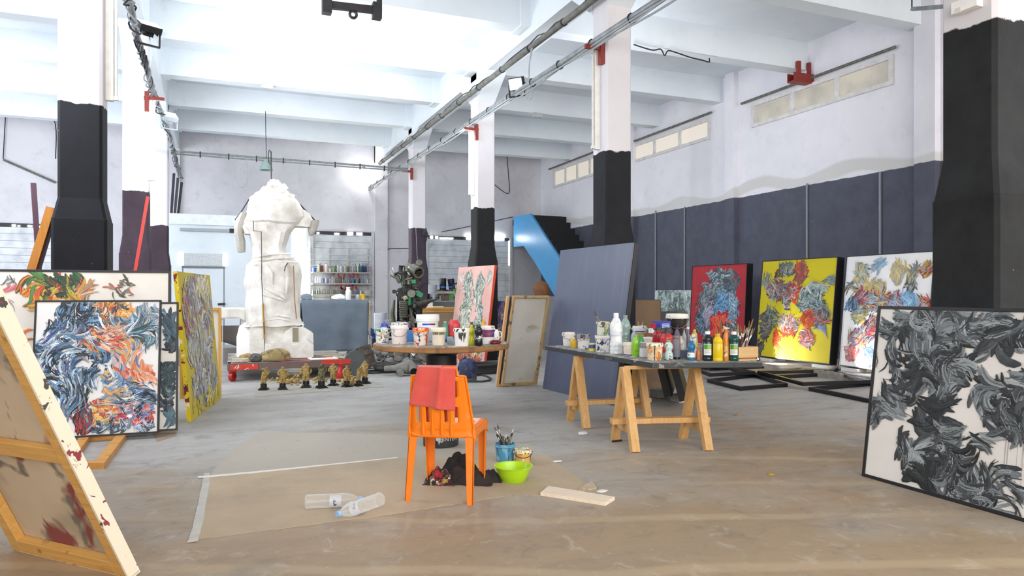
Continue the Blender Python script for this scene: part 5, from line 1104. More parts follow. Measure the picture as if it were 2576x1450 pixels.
o = MB().grid(clothf, 40, 26).build('felt_cloth', M_felt, None, smooth=True, solid=.012); o.location = (a.x, yt, .008); tag(o, 'blue grey felt cloth hanging over the front of the workbench', 'cloth')
def towelf(u, v): f = v; return Vector((Lw + .03 + .035 + .14 * u * f + .02 * math.sin(6 * u), -.05 + .55 * u, zt + .004 - .02 - f * (.62 + .2 * u)))
o = MB().grid(towelf, 12, 14).build('tan_cloth', plain('d2bf9a', .9), None, smooth=True, solid=.008); o.location = (a.x, yt, 0); tag(o, 'tan cloth hanging at the right end of the workbench', 'cloth')
def on_bench(u, dy): p = onY(u, 757, yt + dy); return Vector((p.x, p.y, zt + .012))
bottle('white plastic bottle standing on the cloth covered workbench', on_bench(876, .25), .052, .26, 'jar', LWHITE, LWHITE)
tin('yellow tin at the right end of the cloth covered workbench', on_bench(912, .35), .05, .12, plain('d8b41e', .4), plain('c9c6be', .3, .6))
bottle('small grey cone shaped bottle on the workbench left of the yellow tin', on_bench(900, .3), .04, .12, 'round', plain('a9adb0', .5))
rock('crumpled white plastic bag on the cloth covered workbench', on_bench(852, .3), (.14, .09, .07), plain('eceeee', .6, 0, .05), 11, 'plastic bag', 'plastic_bag')
rock('grey cloth bundle at the left end of the workbench by the statue', on_bench(770, .25), (.12, .08, .08), plain('7a8590', .9), 17, 'cloth', 'cloth_bundle')
# ---- rack with bottles before the middle shutter
yk = WY - .5
a, b = onY(786, 683, yk), onY(933, 690, yk); zs = [onY(860, v, yk).z for v in (685, 713, 741, 768)]; Lk = b.x - a.x
r = empty('bottle_rack', (a.x, yk, 0), label='rack of four long shelves full of bottles before the middle shutter', cat='shelf')
for z in zs: MB().box(0, 0, z - .035, Lk, .40, z).build('shelf_board', plain('b9b1aa', .7), r)
for x in (0, Lk * .33, Lk * .66, Lk):
    for y in (.38,): MB().box(x - .018, y, 0, x + .018, y + .03, zs[0] + .75).build('post', plain('a7a9ab', .6), r)
MB().box(0, .385, .1, Lk, .40, zs[3] - .0).build('back_panel', plain('5d544c', .9), r)
for k in range(3): MB().box(-.02, .36, zs[0] + .2 + .17 * k, Lk + .02, .38, zs[0] + .22 + .17 * k).build('slat', plain('d5d7d8', .6), r)
_bp = {}
def rack(u, shelf, w_px, h_px, kind, col, cap, lb, grp, nm='bottle', ct='bottle', band=None):
    p = onY(u, 700, yk + .14); D = (p - EYE).dot(FW); rr_ = w_px / 2 * .86 * D / F_PX; hh = h_px * D / F_PX
    key = (kind, col, cap, band, nm)
    c = (p.x, yk + .14 + R_.uniform(-.02, .04), zs[shelf] + .001)
    if key in _bp:
        s0, r0, h0 = _bp[key]; e = dup(s0, c, R_.uniform(0, 3), lb, grp); e.scale = (rr_ / r0, rr_ / r0, hh / h0); return e
    e = bottle(lb, c, rr_, hh, kind, plain(col, .4), plain(cap, .4) if cap else None, name=nm, cat=ct, group=grp, n=12, band=(band[0], band[1], plain(band[2], .5)) if band else None)
    _bp[key] = (e, rr_, hh); return e
G1, G2, G3 = 'bottles and tins on the top shelf', 'bottles and cans on the second shelf', 'bottles on the third shelf'
top = [(802, 7, 20, 'jar', 'cfc9a0', '7f8f8c', 'cream jar with a grey top on the top shelf of the rack'), (806, 4, 22, 'glass', '46544c', '2a2c2c', 'slim dark green bottle next to the cream jar on the top shelf'), (810, 9, 17, 'spray', '8a4238', '5a2a26', 'wide brown red tin on the top shelf of the rack'), (821, 9, 22, 'spray', 'ddd6cc', 'b5583a', 'tall white can with a brown top on the top shelf'), (830, 7, 11, 'jar', 'e6e2de', 'c23a50', 'small white jar with a pink red lid on the top shelf'), (839, 5, 10, 'jar', 'b5a98c', 'c8824a', 'small tan jar with an orange lid on the top shelf'), (844, 5, 18, 'spray', '2f7a4a', 'b5713f', 'green can with an orange top on the top shelf'), (850, 5, 18, 'spray', 'd9dcda', 'e9e4c8', 'slim white can on the top shelf'),
       (858, 9, 18, 'spray', 'c5d0d8', '6f62a8', 'wide pale can with a violet top on the top shelf'), (868, 9, 19, 'spray', 'c9bfae', '3f9a72', 'wide tan tub with a green and white top on the top shelf'), (876, 5, 17, 'glass', '53584f', 'd2c832', 'bottle with a yellow patch on the top shelf'), (881, 5, 14, 'glass', 'a9aaa8', None, 'small clear grey bottle on the top shelf'), (888, 5, 20, 'glass', 'bfc4c2', '4c5350', 'pale bottle with a dark neck on the top shelf'), (894, 6, 22, 'glass', '7f8a92', '3a4446', 'tall grey glass bottle on the top shelf'), (900, 4, 19, 'spray', 'e0d8ae', None, 'cream rod shaped can on the top shelf'), (905, 6, 22, 'glass', '1f6a66', '2c4a48', 'teal green glass bottle on the top shelf')]
for u, w_, h_, k, c1, c2, lb in top: rack(u, 0, w_, h_, k, c1, c2, lb, G1)
for u in (911, 916, 921): rack(u, 0, 5.5, 23, 'glass', '2b3a66', '3a3f48', 'dark blue bottle in the group at the right end of the top shelf', G1)
rack(925, 0, 5, 22, 'glass', '8f9aa8', '5a6068', 'grey bottle at the far right of the top shelf', G1); rack(929, 0, 5.5, 15, 'jar', '9a8f96', 'c2344a', 'jar with a red lid at the right end of the top shelf', G1)
p = onY(791, 684, yk + .15); pail('small blue bucket at the left end of the top shelf of the rack', (p.x, p.y, zs[0] + .001), .062, .125, plain('2f5fc4', .4), handle=.3, name='bucket', cat='bucket')
for u in (794, 801, 806, 810): rack(u, 1, 5.5, 16, 'spray', 'dcdcee', 'c9c9dc', 'white and lilac spray can in the left row on the second shelf', G2)
for u, w_, h_, k, c1, c2, lb in [(815, 3.5, 14, 'spray', '3f78b8', 'dfe3ea', 'slim blue can on the second shelf'), (820, 6, 17, 'spray', 'cfcfcf', '2b2b2e', 'white can with a black cap on the second shelf'), (825, 3.5, 14, 'spray', '7a68b8', 'bfb6dc', 'slim violet can on the second shelf'), (830, 5, 14, 'spray', 'dad6ea', '8a7cc0', 'pale can with a violet cap on the second shelf'), (836, 5, 17, 'round', 'd9d6d2', 'efece8', 'white bottle left of the red clamps on the second shelf'), (841, 5, 17, 'glass', 'a9adb0', '2e3034', 'grey bottle with a dark cap on the second shelf'), (888, 5, 15, 'spray', '3a86b8', 'd8c23c', 'blue can with a yellow cap on the second shelf'), (883, 4, 10, 'jar', '3a5fc0', None, 'small blue jar on the second shelf'), (893, 4, 12, 'glass', '2a3440', 'dfe0e0', 'small dark bottle with a white cap on the second shelf'), (904, 5, 14, 'glass', '2b2d2f', None, 'black bottle on the second shelf'), (913, 6, 20, 'glass', '8c93a2', '5b6280', 'tall grey bottle near the right end of the second shelf'), (919, 5, 16, 'spray', '9aa0b0', '3a5fa8', 'grey can with a blue cap on the second shelf'), (924, 4.5, 11, 'jar', 'f1f0ee', 'efeeec', 'small white jar at the right end of the second shelf')]: rack(u, 1, w_, h_, k, c1, c2, lb, G2)
for u in (846, 851, 862, 867, 872, 877, 898): rack(u, 1, 5, R_.uniform(12, 17), 'glass', '8f938f', '6f7472', 'clear grey glass bottle in the middle of the second shelf', G2)
rack(857, 1, 5.5, 13, 'jar', '6f5a4c', '8a6a58', 'brown jar in the middle of the second shelf', G2)
for u in (788, 793, 798, 804): rack(u, 2, 5, R_.uniform(14, 17), 'glass', '737d78', '59625e', 'dark grey green glass bottle at the left of the third shelf', G3)
for u in (809, 814, 817, 822, 827, 833): rack(u, 2, 5, R_.uniform(11, 14), 'jar', 'aaa59c', '7d7a72', 'dusty jar in the left half of the third shelf', G3)
for u in (838, 843, 849, 854): rack(u, 2, 5, R_.uniform(8, 14), 'jar', '9a9484', '55534c', 'small dusty jar under the red clamps on the third shelf', G3)
for u in (860, 866, 872): rack(u, 2, 5, R_.uniform(11, 15), 'glass', '6d716f', '44484a', 'grey bottle in the middle of the third shelf', G3)
for u, w_, h_, k, c1, c2, lb in [(878, 5, 12, 'jar', 'c9c2b2', '8a8478', 'pale jar right of the middle of the third shelf'), (884, 5, 11, 'jar', 'b5b48c', None, 'greenish jar on the third shelf'), (894, 7, 19, 'glass', '8a8792', '4a3a44', 'tall grey violet bottle on the third shelf'), (902, 5, 14, 'glass', '727a84', '525a66', 'small blue grey bottle on the third shelf'), (907, 5, 11, 'jar', 'ecebe8', '3a3a3c', 'white bottle with a dark cap on the third shelf')]: rack(u, 2, w_, h_, k, c1, c2, lb, G3)
p = onY(923, 741, yk + .16); rock('crumpled pale bag at the right end of the third shelf', Vector((p.x, p.y, zs[2] - .0)), (.11, .08, .10), plain('c4bfb2', .8, 0, .15), 21, 'bag', 'paper_bag')
def clamp(u, v, k, lb, sc=1.0):
    p = onY(u, v, yk + .20); r = empty('clamp', p, label=lb, cat='clamp', group='red clamps on the rack'); r.scale = (sc, 1, sc if k % 2 == 0 else -sc)
    mr = plain('a8202e', .4); MB().bar((-.10, 0, .02), (.06, 0, .11), .03, .05).build('grip', mr, r); MB().bar((.05, 0, .12), (.10, 0, -.10), .03, .045).build('jaw', mr, r)
for i, (u, v) in enumerate(((845, 692), (860, 694), (885, 690), (894, 692), (852, 722), (864, 722), (880, 724), (890, 722))):
    clamp(u, v, i // 2 + i, 'red plastic clamp hanging %s' % ('between top and second shelf of the rack' if v < 700 else 'between second and third shelf of the rack'))
# ---- floor buckets right of the workbench
yb_ = 17.0
def flo(u, v, z=0): return onZ(u, v, z)
def stackpail(u, v, z, r_, h_, col, lidc, lb, grp=None, nm='pail'):
    p = onY(u, v, yb_); pail(lb, (p.x, p.y, z), r_, h_, plain(col, .4), plain(lidc, .4), .92, name=nm, cat='pail', group=grp)
gp = 'black pails stacked by the end wall'
for i, (u, z) in enumerate(((944, 0), (966, 0), (986, 0), (966, .27), (987, .27))):
    stackpail(u, 830, z, .088, .262, '17181c', ('3553b0' if i in (0, 3) else 'b9bec4'), ('black pail on the floor in the stack left of the scrap figure' if z == 0 else 'black pail in the upper row of the stack left of the scrap figure'), gp)
p = onY(939, 800, yb_ + .1); pail('blue basin leaning on the pail stack behind the round table', (p.x - .10, p.y - .22, .30), .20, .16, plain('26479a', .4), None, .6, name='basin', cat='basin', tilt=.35)
p = onY(957, 800, yb_ + .45); pail('tall white bucket with a dark rim behind the pail stack', (p.x, p.y, .40), .16, .42, plain('c9c9d0', .5), None, .95, name='bucket', cat='bucket', fill=BLACK())
o = MB().box(-.25, -.2, 0, .25, .2, .40).build('plinth_box', plain('77767a', .8), None); o.location = (p.x, p.y, 0); tag(o, 'grey box under the tall white bucket by the end wall', 'box')
p = onY(980, 790, yb_ + .1); pail('low grey bowl on top of the pail stack', (p.x, p.y, .54), .13, .12, plain('a9adb2', .5), None, .7, name='bowl', cat='bowl')
# ---- cabinet and the bench clutter behind the round table
yc_ = 14.9
a, b = onY(1057, 776, yc_), onY(1143, 776, yc_)
r = empty('wooden_cabinet', (a.x, yc_, 0), label='plain tan wooden cabinet behind the round table', cat='cabinet'); Lc = b.x - a.x + .25
MB().box(0, 0, 0, Lc, .6, a.z - .03).build('body', plain('a08a70', .7, 0, .06, 4), r); MB().box(-.02, -.02, a.z - .03, Lc + .02, .62, a.z + .01).build('top', PINE_X, r); MB().box(0, -.012, a.z - .09, Lc, 0, a.z - .03).build('rail', PINE_X, r)
zc = a.z + .01
p = onY(1080, 775, yc_ + .2); o = MB().prism([(-.06, 0), (.06, 0), (.06, .10), (.0, .15), (-.06, .10)], -.04, .04, Matrix.Rotation(PI / 2, 4, 'X')).build('white_carton', LWHITE, None); o.location = (p.x, p.y, zc); tag(o, 'small white gabled carton on the tan cabinet', 'carton')
o = MB().box(-.12, -.08, 0, .12, .08, .03).build('paper_pad', plain('d8d0a8', .8), None); o.location = (onY(1100, 775, yc_ + .2).x, yc_ + .2, zc); tag(o, 'yellowish paper pad on the tan cabinet', 'paper')
yb2 = 19.6
a, b = onY(1066, 752, yb2), onY(1160, 752, yb2)
r = empty('metal_bench', (a.x, yb2, 0), label='grey workbench with tools in front of the right shutter', cat='table'); Lb_ = b.x - a.x + .4; zb2 = a.z
MB().box(0, 0, zb2 - .06, Lb_, .7, zb2).build('bench_top', plain('8d9092', .6), r)
for x in (.05, Lb_ - .05): MB().box(x - .04, .05, 0, x + .04, .12, zb2 - .06).build('leg', M_iron, r); MB().box(x - .04, .58, 0, x + .04, .65, zb2 - .06).build('leg', M_iron, r)
def onb(u, dy=.3): p = onY(u, 752, yb2 + dy); return Vector((p.x, p.y, zb2))
p = onb(1125); o = MB().box(-.26, -.15, 0, .26, .15, .26).build('tool_case', splat('7a6444', ['2c241c', '4a3a28'], .6, 6, .8), None); o.location = p; tag(o, 'striped brown tool case on the bench by the right shutter', 'case'); pc = p
pail('black pail with a blue band on the brown case, the left one', (pc.x - .13, pc.y, zb2 + .26), .10, .33, plain('17181f', .4), None, .95, band=(.12, .3, plain('3a6ac0', .4)), fill=plain('a9aeb2', .5))
pail('black pail with a blue band on the brown case, tilted right one', (pc.x + .15, pc.y, zb2 + .275), .10, .30, plain('1b1a30', .4), None, .95, band=(.12, .3, plain('3a6ac0', .4)), tilt=-.14, fill=plain('a9aeb2', .5))
p = onb(1085); pail('tall white plastic bucket with a blue foot left of the brown case', p, .17, .40, plain('bfc4c8', .5), None, .95, band=(.02, .12, plain('3a5fc0', .5)), name='bucket', cat='bucket')
p = onb(1074, .1); pail('small black pot left on the grey bench', p, .08, .14, BLACK(), None, .9, name='pot', cat='pot')
p = onb(1143, .12); r = empty('bench_sander', p, label='green machine guard leaning on the bench by the right shutter', cat='machine')
MB().prism([(-.18, 0), (-.05, 0), (.16, .30), (.12, .36), (.02, .28), (-.10, .20)], -.03, .03, Matrix.Rotation(PI / 2, 4, 'X')).build('guard', plain('5aa84a', .5), r); MB().tube([(-.1, 0, .15), (.0, .02, .42), (.16, .02, .45)], .03, 8).build('arm', plain('2c3a38', .5), r)
p = onY(1118, 748, 18.6); r = empty('saw_machine', (p.x, p.y, 0), label='pale arched machine standing before the grey bench', cat='machine')
m = MB(); zz_ = p.z
m.tube([(-.30, 0, zz_ - .12), (-.28, 0, zz_ + .06), (-.18, 0, zz_ + .12), (.28, 0, zz_ + .12), (.34, 0, zz_ + .04), (.34, 0, zz_ - .12)], .04, 8); m.build('arch', plain('b5b9b8', .5), r, smooth=True); MB().box(-.12, -.05, zz_ - .1, .12, .05, zz_ + .05).build('motor', plain('6f5f52', .6), r); MB().box(-.36, -.15, 0, .40, .15, zz_ - .12).build('stand', plain('6c6f70', .7), r)
p = onY(1240, 705, 18.9); m = MB(); m.lathe([(.20, 0), (.24, .3), (.20, .9), (.08, 1.35), (0, 1.42)], 14); o = m.build('covered_heap', plain('26262c', .8, 0, .2), None, smooth=True); o.location = (p.x, p.y, 0); tag(o, 'tall dark covered bundle standing behind the pink canvas', 'bundle')
o = rock('crumpled brown paper bag on top of the crate behind the pale canvas back', onY(1362, 746, 15.5), (.20, .16, .22), plain('83583a', .8, 0, .15), 31, 'paper bag', 'paper_bag')
p = onY(1362, 746, 15.5); m = MB().box(-.45, -.3, 0, .5, .3, p.z); o = m.build('crate', plain('8a8a90', .8), None); o.location = (p.x, p.y, 0); tag(o, 'grey crate behind the canvas backs holding the brown paper bag', 'crate')
# ---- scrap metal figure
p = onZ(1012, 905); Dg = 13.4; p = atD(1016, 900, Dg); p.z = 0
r = empty('scrap_figure', (p.x, p.y, 0), face_rz(p), 'dark figure welded from engine scrap, with pipes, springs and green patches', 'sculpture')
k_ = Dg / F_PX; gx = lambda u: (u - 1016) * k_; gz = lambda v: H + (V0 - v) * k_
M_s1 = plain('4b4b47', .45, .6, .35, 14); M_s2 = plain('2c2c2e', .4, .6, .3, 16); M_s3 = plain('7a7a70', .35, .7, .3, 14); M_gr = plain('1f8a5e', .5); M_ol = plain('5a5a3c', .6, .2, .2)
def cyl(u, v, r_, L_, d, mat, nm, y=0, hol=False):
    X = Matrix.Translation((gx(u), y, gz(v))) @ Vector(d).normalized().to_track_quat('Z', 'Y').to_matrix().to_4x4()
    pr = [(0, -L_ / 2), (r_, -L_ / 2), (r_ * 1.08, -L_ / 2 + .01), (r_, -L_ / 2 + .03), (r_, L_ / 2 - .03), (r_ * 1.1, L_ / 2 - .02), (r_ * 1.1, L_ / 2)] + ([(r_ * .8, L_ / 2), (r_ * .75, 0), (0, 0)] if hol else [(0, L_ / 2)])
    return MB().lathe(pr, 18, X).build(nm, mat, r, smooth=True)
def tub(pp, rr_, mat, nm, y=0.0): return MB().tube([(gx(q[0]), y + (q[2] if len(q) > 2 else 0), gz(q[1])) for q in pp], rr_, 9).build(nm, mat, r, smooth=True)
def coil(u, v0_, v1, r_, n_, mat, y=-.12):
    return MB().tube([(gx(u) + r_ * math.cos(a), y + r_ * math.sin(a), gz(v0_) + (gz(v1) - gz(v0_)) * a / (2 * PI * n_)) for a in [i * 2 * PI / 12 for i in range(12 * n_)]], .016, 6).build('spring', mat, r, smooth=True)
cyl(1046, 682, .10, .24, (.5, -1, -.35), M_s3, 'exhaust_can', -.1, True); cyl(1034, 676, .08, .2, (.6, -.6, -.3), M_s3, 'exhaust_can', 0)
cyl(1022, 682, .055, .20, (0, .1, 1), M_s3, 'canister'); cyl(1008, 678, .04, .14, (.1, 0, 1), M_s2, 'shock_absorber', -.05); cyl(1054, 661, .055, .03, (0, -1, .3), M_s3, 'pulley_disc', -.04)
tub([(1054, 661), (1051, 680)], .012, M_s2, 'rod'); tub([(986, 680), (990, 692, -.05), (1000, 698, -.08), (1006, 712, -.06)], [.03, .05, .05, .035], M_s3, 'bent_pipe'); cyl(987, 690, .04, .08, (-1, -.3, .2), M_s3, 'flange'); MB().cbox((gx(988), 0, gz(682)), (.03, .03, .12)).build('spark_plug', plain('d4d6d6', .4), r)
for (a_, b_, m_, q_) in ((1016, 700, M_s1, .06), (1028, 702, M_s3, .05), (1038, 698, M_s2, .055), (1046, 706, M_s1, .06)): cyl(a_, b_, q_, .26, (.05 * (a_ - 1028) / 10, -.1, 1), m_, 'cylinder_block', -.05)
cyl(1050, 698, .07, .12, (1, -.4, 0), M_s1, 'drum', 0); MB().cbox((gx(1040), -.12, gz(709)), (.08, .03, .07)).build('green_patch', M_gr, r); MB().cbox((gx(1012), -.10, gz(714)), (.03, .03, .05)).build('green_patch', M_gr, r)
cyl(1012, 738, .10, .18, (.2, -1, 0), M_s2, 'flywheel', -.02); cyl(1034, 740, .07, .10, (.1, -1, .2), M_s3, 'clutch_disc', -.14); cyl(1018, 722, .06, .3, (.3, 0, 1), M_s1, 'strut'); cyl(1044, 726, .05, .36, (-.5, 0, 1), M_s3, 'strut', -.04)
cyl(992, 734, .035, .04, (0, -1, 0), M_s2, 'knob', -.1); tub([(992, 734), (1004, 732)], .012, M_s2, 'rod', -.08); tub([(998, 745), (1008, 730)], .02, M_s2, 'rod', -.1)
tub([(1016, 752, -.16), (1020, 745, -.16)], .012, plain('cbb98c', .5), 'bone_bar'); tub([(1020, 745, -.16), (1025, 752, -.16)], .012, plain('cbb98c', .5), 'bone_bar')
MB().cbox((gx(1055), -.10, gz(741)), (.11, .04, .09), X=Matrix.Rotation(.5, 4, 'Y')).build('green_patch', M_gr, r)
cyl(1052, 760, .16, .14, (.5, -.5, .4), M_s1, 'gear_housing', 0); tub([(1048, 765, -.1), (1064, 762, -.12), (1080, 758, -.1), (1100, 753, -.05)], [.07, .05, .035, .012], M_s1, 'horn'); tub([(1068, 764), (1076, 762), (1082, 757), (1078, 752)], .03, M_s2, 'hook', -.05)
tub([(1052, 735), (1060, 722), (1070, 712)], .008, M_s2, 'rod'); coil(1016, 800, 758, .07, 9, M_s3); cyl(1030, 762, .035, .2, (.05, 0, 1), M_gr, 'green_tube', -.1)
m = MB(); m.tube([(gx(992), 0, gz(755)), (gx(988), .0, gz(790)), (gx(994), 0, gz(830)), (gx(1004), 0, gz(850))], [.05, .10, .09, .05], 10, flat=.4); m.build('fender', M_ol, r, smooth=True)
m = MB(); m.tube([(gx(1030), -.1, gz(775)), (gx(1036), -.12, gz(800)), (gx(1044), -.1, gz(835))], [.05, .06, .03], 8, flat=.5); m.build('shin_plate', M_s3, r, smooth=True)
m = MB(); m.tube([(gx(1050), 0, gz(775)), (gx(1052), .0, gz(810)), (gx(1046), 0, gz(850))], [.09, .08, .05], 10); m.build('leg', M_s2, r, smooth=True)
cyl(1020, 845, .12, .3, (0, 0, 1), M_s2, 'leg'); cyl(1022, 880, .07, .5, (0, .1, 1), M_s1, 'post'); cyl(1034, 780, .10, .25, (0, 0, 1), M_s2, 'engine_block', .05); cyl(1014, 775, .12, .5, (0, 0, 1), M_s2, 'engine_block', .08); cyl(1030, 720, .13, .55, (0, 0, 1), M_s2, 'engine_block', .1)
MB().lathe([(0, 0), (.28, 0), (.28, .02), (0, .02)], 20).build('base_plate', M_s2, r)
R_ = random.Random(77)
for i in range(46):
    u, v = R_.uniform(996, 1056), R_.uniform(676, 838); 
    if i % 3 == 0: cyl(u, v, R_.uniform(.012, .03), R_.uniform(.03, .12), (R_.uniform(-1, 1), R_.uniform(-1, .2), R_.uniform(-1, 1)), R_.choice([M_s1, M_s2, M_s3, M_s3]), 'bolt', R_.uniform(-.2, -.06))
    elif i % 3 == 1: MB().cbox((gx(u), R_.uniform(-.18, -.04), gz(v)), (R_.uniform(.03, .10), .03, R_.uniform(.02, .08)), X=Matrix.Rotation(R_.uniform(-1, 1), 4, 'Y')).build('metal_plate', R_.choice([M_s1, M_s2, M_s3]), r)
    else: tub([(u, v), (u + R_.uniform(-14, 14), v + R_.uniform(-10, 4)), (u + R_.uniform(-18, 18), v + R_.uniform(-14, 6))], R_.uniform(.006, .02), R_.choice([M_s1, M_s2, M_s3]), 'rod', -.12)
# ---- junk on the floor
M_j = plain('6b6963', .7, .1, .3, 8); M_j2 = plain('4a4946', .7, .1, .3, 10); M_j3 = plain('85837c', .75, .05, .2, 8)
def junk(name, label, p, build, cat='scrap metal', rz=0.0):
    r = empty(name, p, rz, label, cat); build(r); return r
def pipe(pts, rr_, mat, nm='tube'): return lambda r: MB().tube(pts, rr_, 12).build(nm, mat, r, smooth=True)
def U(u, v, z=0): return onZ(u, v, z)
def span(u0, v0_, u1, v1): a, b = U(u0, v0_), U(u1, v1); return a, (b - a)
a, d = span(928, 893, 1000, 904); junk('scrap_pipe', 'long rusty pipe with a cross piece lying at the back of the junk pile', a, lambda r: (MB().tube([(0, 0, .07), d * .5 + UP * .07, d + UP * .08], [.055, .06, .07], 12).build('tube', M_j3, r, smooth=True), MB().tube([d * .34 + Vector((-.02, -.02, .0)), d * .34 + Vector((.05, .3, .17))], .055, 10).build('cross_piece', M_j2, r, smooth=True)))
a, d = span(967, 896, 1004, 902); junk('scrap_manifold', 'curved rusty manifold pipe behind the cooking ring', a, lambda r: (MB().tube([(0, .1, .10), (.12, .16, .15), (.25, .12, .12), d + Vector((0, .1, .08))], [.07, .08, .06, .05], 12).build('tube', M_j3, r, smooth=True),))
a, _ = span(898, 915, 0, 900); junk('scrap_cage', 'dark ribbed curved metal cage left of the brown drum', a, lambda r: [MB().tube([(-.16 + .05 * k, 0, .01), (-.12 + .05 * k, .08, .14), (.02 + .05 * k, .16, .18), (.16 + .03 * k, .22, .04)], .022, 8).build('rib', M_j2, r, smooth=True) for k in range(4)])
a, _ = span(932, 930, 0, 900); X = Matrix.Rotation(-.35, 4, 'Y')
junk('metal_drum', 'open brown metal drum tilted in the junk pile behind the rightmost figurine', a + Vector((.02, .18, .03)), lambda r: (MB().lathe([(0, 0), (.13, 0), (.135, .02), (.14, .22), (.15, .235), (.14, .25), (.145, .36), (.135, .36), (.13, .05), (0, .05)], 24, X).build('body', splat('5c5147', ['3c3632', '7a6a58'], .6, 8, .7), r, smooth=True), MB().lathe([(.150, .21), (.156, .23), (.150, .25)], 24, X).build('hoop', M_j2, r, smooth=True)))
a, d = span(900, 928, 918, 918); junk('scrap_pipe', 'short grey pipe end beside the brown drum', a + Vector((0, 0, 0)), pipe([(0, 0, .06), (d.x, d.y, .09)], .055, M_j3))
a, _ = span(976, 940, 0, 900); junk('cooking_ring', 'wide black iron bowl on the floor in front of the junk', a + Vector((0, .2, 0)), lambda r: (MB().lathe([(0, .02), (.12, .0), (.20, .07), (.205, .13), (.22, .135), (.22, .15), (.19, .15), (.18, .08), (.10, .035), (0, .035)], 28).build('bowl', M_j2, r, smooth=True),), 'bowl')
a, d = span(936, 938, 962, 940); junk('scrap_plate', 'flat dark iron ring half under the brown drum', a, lambda r: MB().lathe([(.08, 0), (.19, 0), (.19, .03), (.08, .03)], 20).build('ring', M_j2, r, smooth=True))
a, d = span(1008, 948, 998, 930); junk('scrap_pipe', 'grey pipe pointing at the viewer beside the iron bowl', a, lambda r: MB().tube([(0, 0, .055), (d.x, d.y, .075)], .05, 14).build('tube', M_j3, r, smooth=True))
a, d = span(1000, 925, 1030, 946); junk('funnel_pipe', 'grey funnel shaped pipe with an open black mouth in front of the junk', U(1024, 946), lambda r: (MB().tube([(-.30, .25, .10), (-.16, .18, .11), (-.05, .10, .12), (.06, .06, .13), (.10, .0, .10), (.09, -.08, .07)], [.045, .05, .09, .115, .085, .06], 16, cap=False).build('body', M_j3, r, smooth=True), MB().lathe([(.0, -.003), (.058, -.003), (.058, .003), (0, .003)], 16, Matrix.Translation((.09, -.078, .07)) @ Matrix.Rotation(PI / 2, 4, 'X')).build('mouth', plain('0d0d0e', .9), r)))
a, _ = span(1046, 905, 0, 900); junk('chrome_can', 'shiny chrome tube end under the round table edge', a + Vector((0, 0, 0)), pipe([(-.08, .2, .16), (.0, .0, .06)], .055, plain('b5bcc0', .15, .9)))
a, _ = span(1070, 905, 0, 900); junk('wheel_hub', 'dusty round hub standing behind the chair under the table', a, lambda r: (MB().lathe([(0, -.05), (.14, -.05), (.16, -.03), (.16, .03), (.14, .05), (0, .05)], 24, Matrix.Translation((0, 0, .16)) @ Matrix.Rotation(PI / 2, 4, 'X')).build('drum', M_j3, r, smooth=True), MB().lathe([(0, .05), (.04, .05), (.04, .07), (0, .07)], 12, Matrix.Translation((0, 0, .16)) @ Matrix.Rotation(PI / 2, 4, 'X')).build('hub_cap', M_j, r, smooth=True)))
R_ = random.Random(3)
for i, (u, v, s) in enumerate(((1000, 916, .1), (986, 903, .12), (1030, 922, .1), (1056, 912, .12), (958, 910, .08), (978, 917, .08), (970, 898, .1), (1050, 926, .1))):
    p = U(u, v); lb = ['back row', 'back row', 'front row', 'back row', 'left part', 'middle', 'back row', 'front row'][i]
    j = junk('machine_part', 'dusty grey machine part in the %s of the junk pile' % lb, p, (lambda s_, i_: lambda r: (MB().lathe([(0, 0), (s_, 0), (s_ * 1.1, s_ * .4), (s_ * .7, s_ * .8), (s_ * .75, s_ * 1.3), (s_ * .3, s_ * 1.5), (0, s_ * 1.5)], 12, Matrix.Rotation(.7 * (i_ % 3 - 1), 4, 'Y') @ Matrix.Translation((0, 0, s_ * .2))).build('casting', (M_j, M_j2, M_j3)[i_ % 3], r, smooth=True), MB().tube([(-s_ * 1.6, 0, s_ * .4), (0, s_ * .3, s_ * .9), (s_ * 1.7, .02, s_ * .35)], s_ * .16, 8).build('arm', M_j2, r, smooth=True)))(s, i), rz=R_.uniform(0, 6)); j['group'] = 'dusty machine parts'
m = MB()
for i in range(560):
    u = R_.uniform(880, 1075); v = R_.uniform(890, 922) if u < 960 else R_.uniform(882, 936); p = U(u, v); s = R_.uniform(.008, .035)
    X = Matrix.Translation((p.x, p.y, s * .4)) @ Matrix.Rotation(R_.uniform(0, 6), 4, Vector((R_.random(), R_.random(), R_.random() + .2)).normalized())
    m.box(-s * R_.uniform(.6, 3), -s * .7, -s * .35, s * R_.uniform(.6, 3), s * .7, s * .35, X)
tag(m.build('scrap_rubble', splat('8f8c86', ['5a5855', 'b0aea8', '3f3e3d'], .6, 14, .8), None), 'scattered grey scrap rubble across the floor behind the round table', 'rubble', kind='stuff')
# ---- gas bottle and hose
p = U(1182, 962) + Vector((.02, .14, 0)); r = empty('gas_bottle', p, 0, 'small dusty blue gas bottle on the floor behind the chair', 'gas bottle')
MB().lathe([(0, .02), (.11, .02), (.13, .05), (.132, .24), (.12, .29), (.07, .325), (.03, .335), (0, .335)], 28).build('body', splat('2f3658', ['5a5a62', '3f4a78'], .5, 9, .55), r, smooth=True); MB().lathe([(.115, 0), (.125, 0), (.13, .05), (.12, .05)], 28).build('foot_ring', plain('6a6a6c', .7), r, smooth=True)
MB().lathe([(0, .33), (.02, .33), (.018, .36), (.03, .365), (.03, .38), (0, .385)], 12).build('valve', metal('a8a49a'), r, smooth=True); MB().lathe([(0, .384), (.016, .384), (.016, .405), (0, .41)], 10).build('valve_knob', plain('c8323c', .4), r, smooth=True); MB().tube([(-.02, .02, .36), (-.10, .05, .30), (-.14, .08, .12), (-.18, .1, .02)], .014, 6).build('handle', M_iron, r, smooth=True)
c = U(1215, 938); m = MB(); pl = []
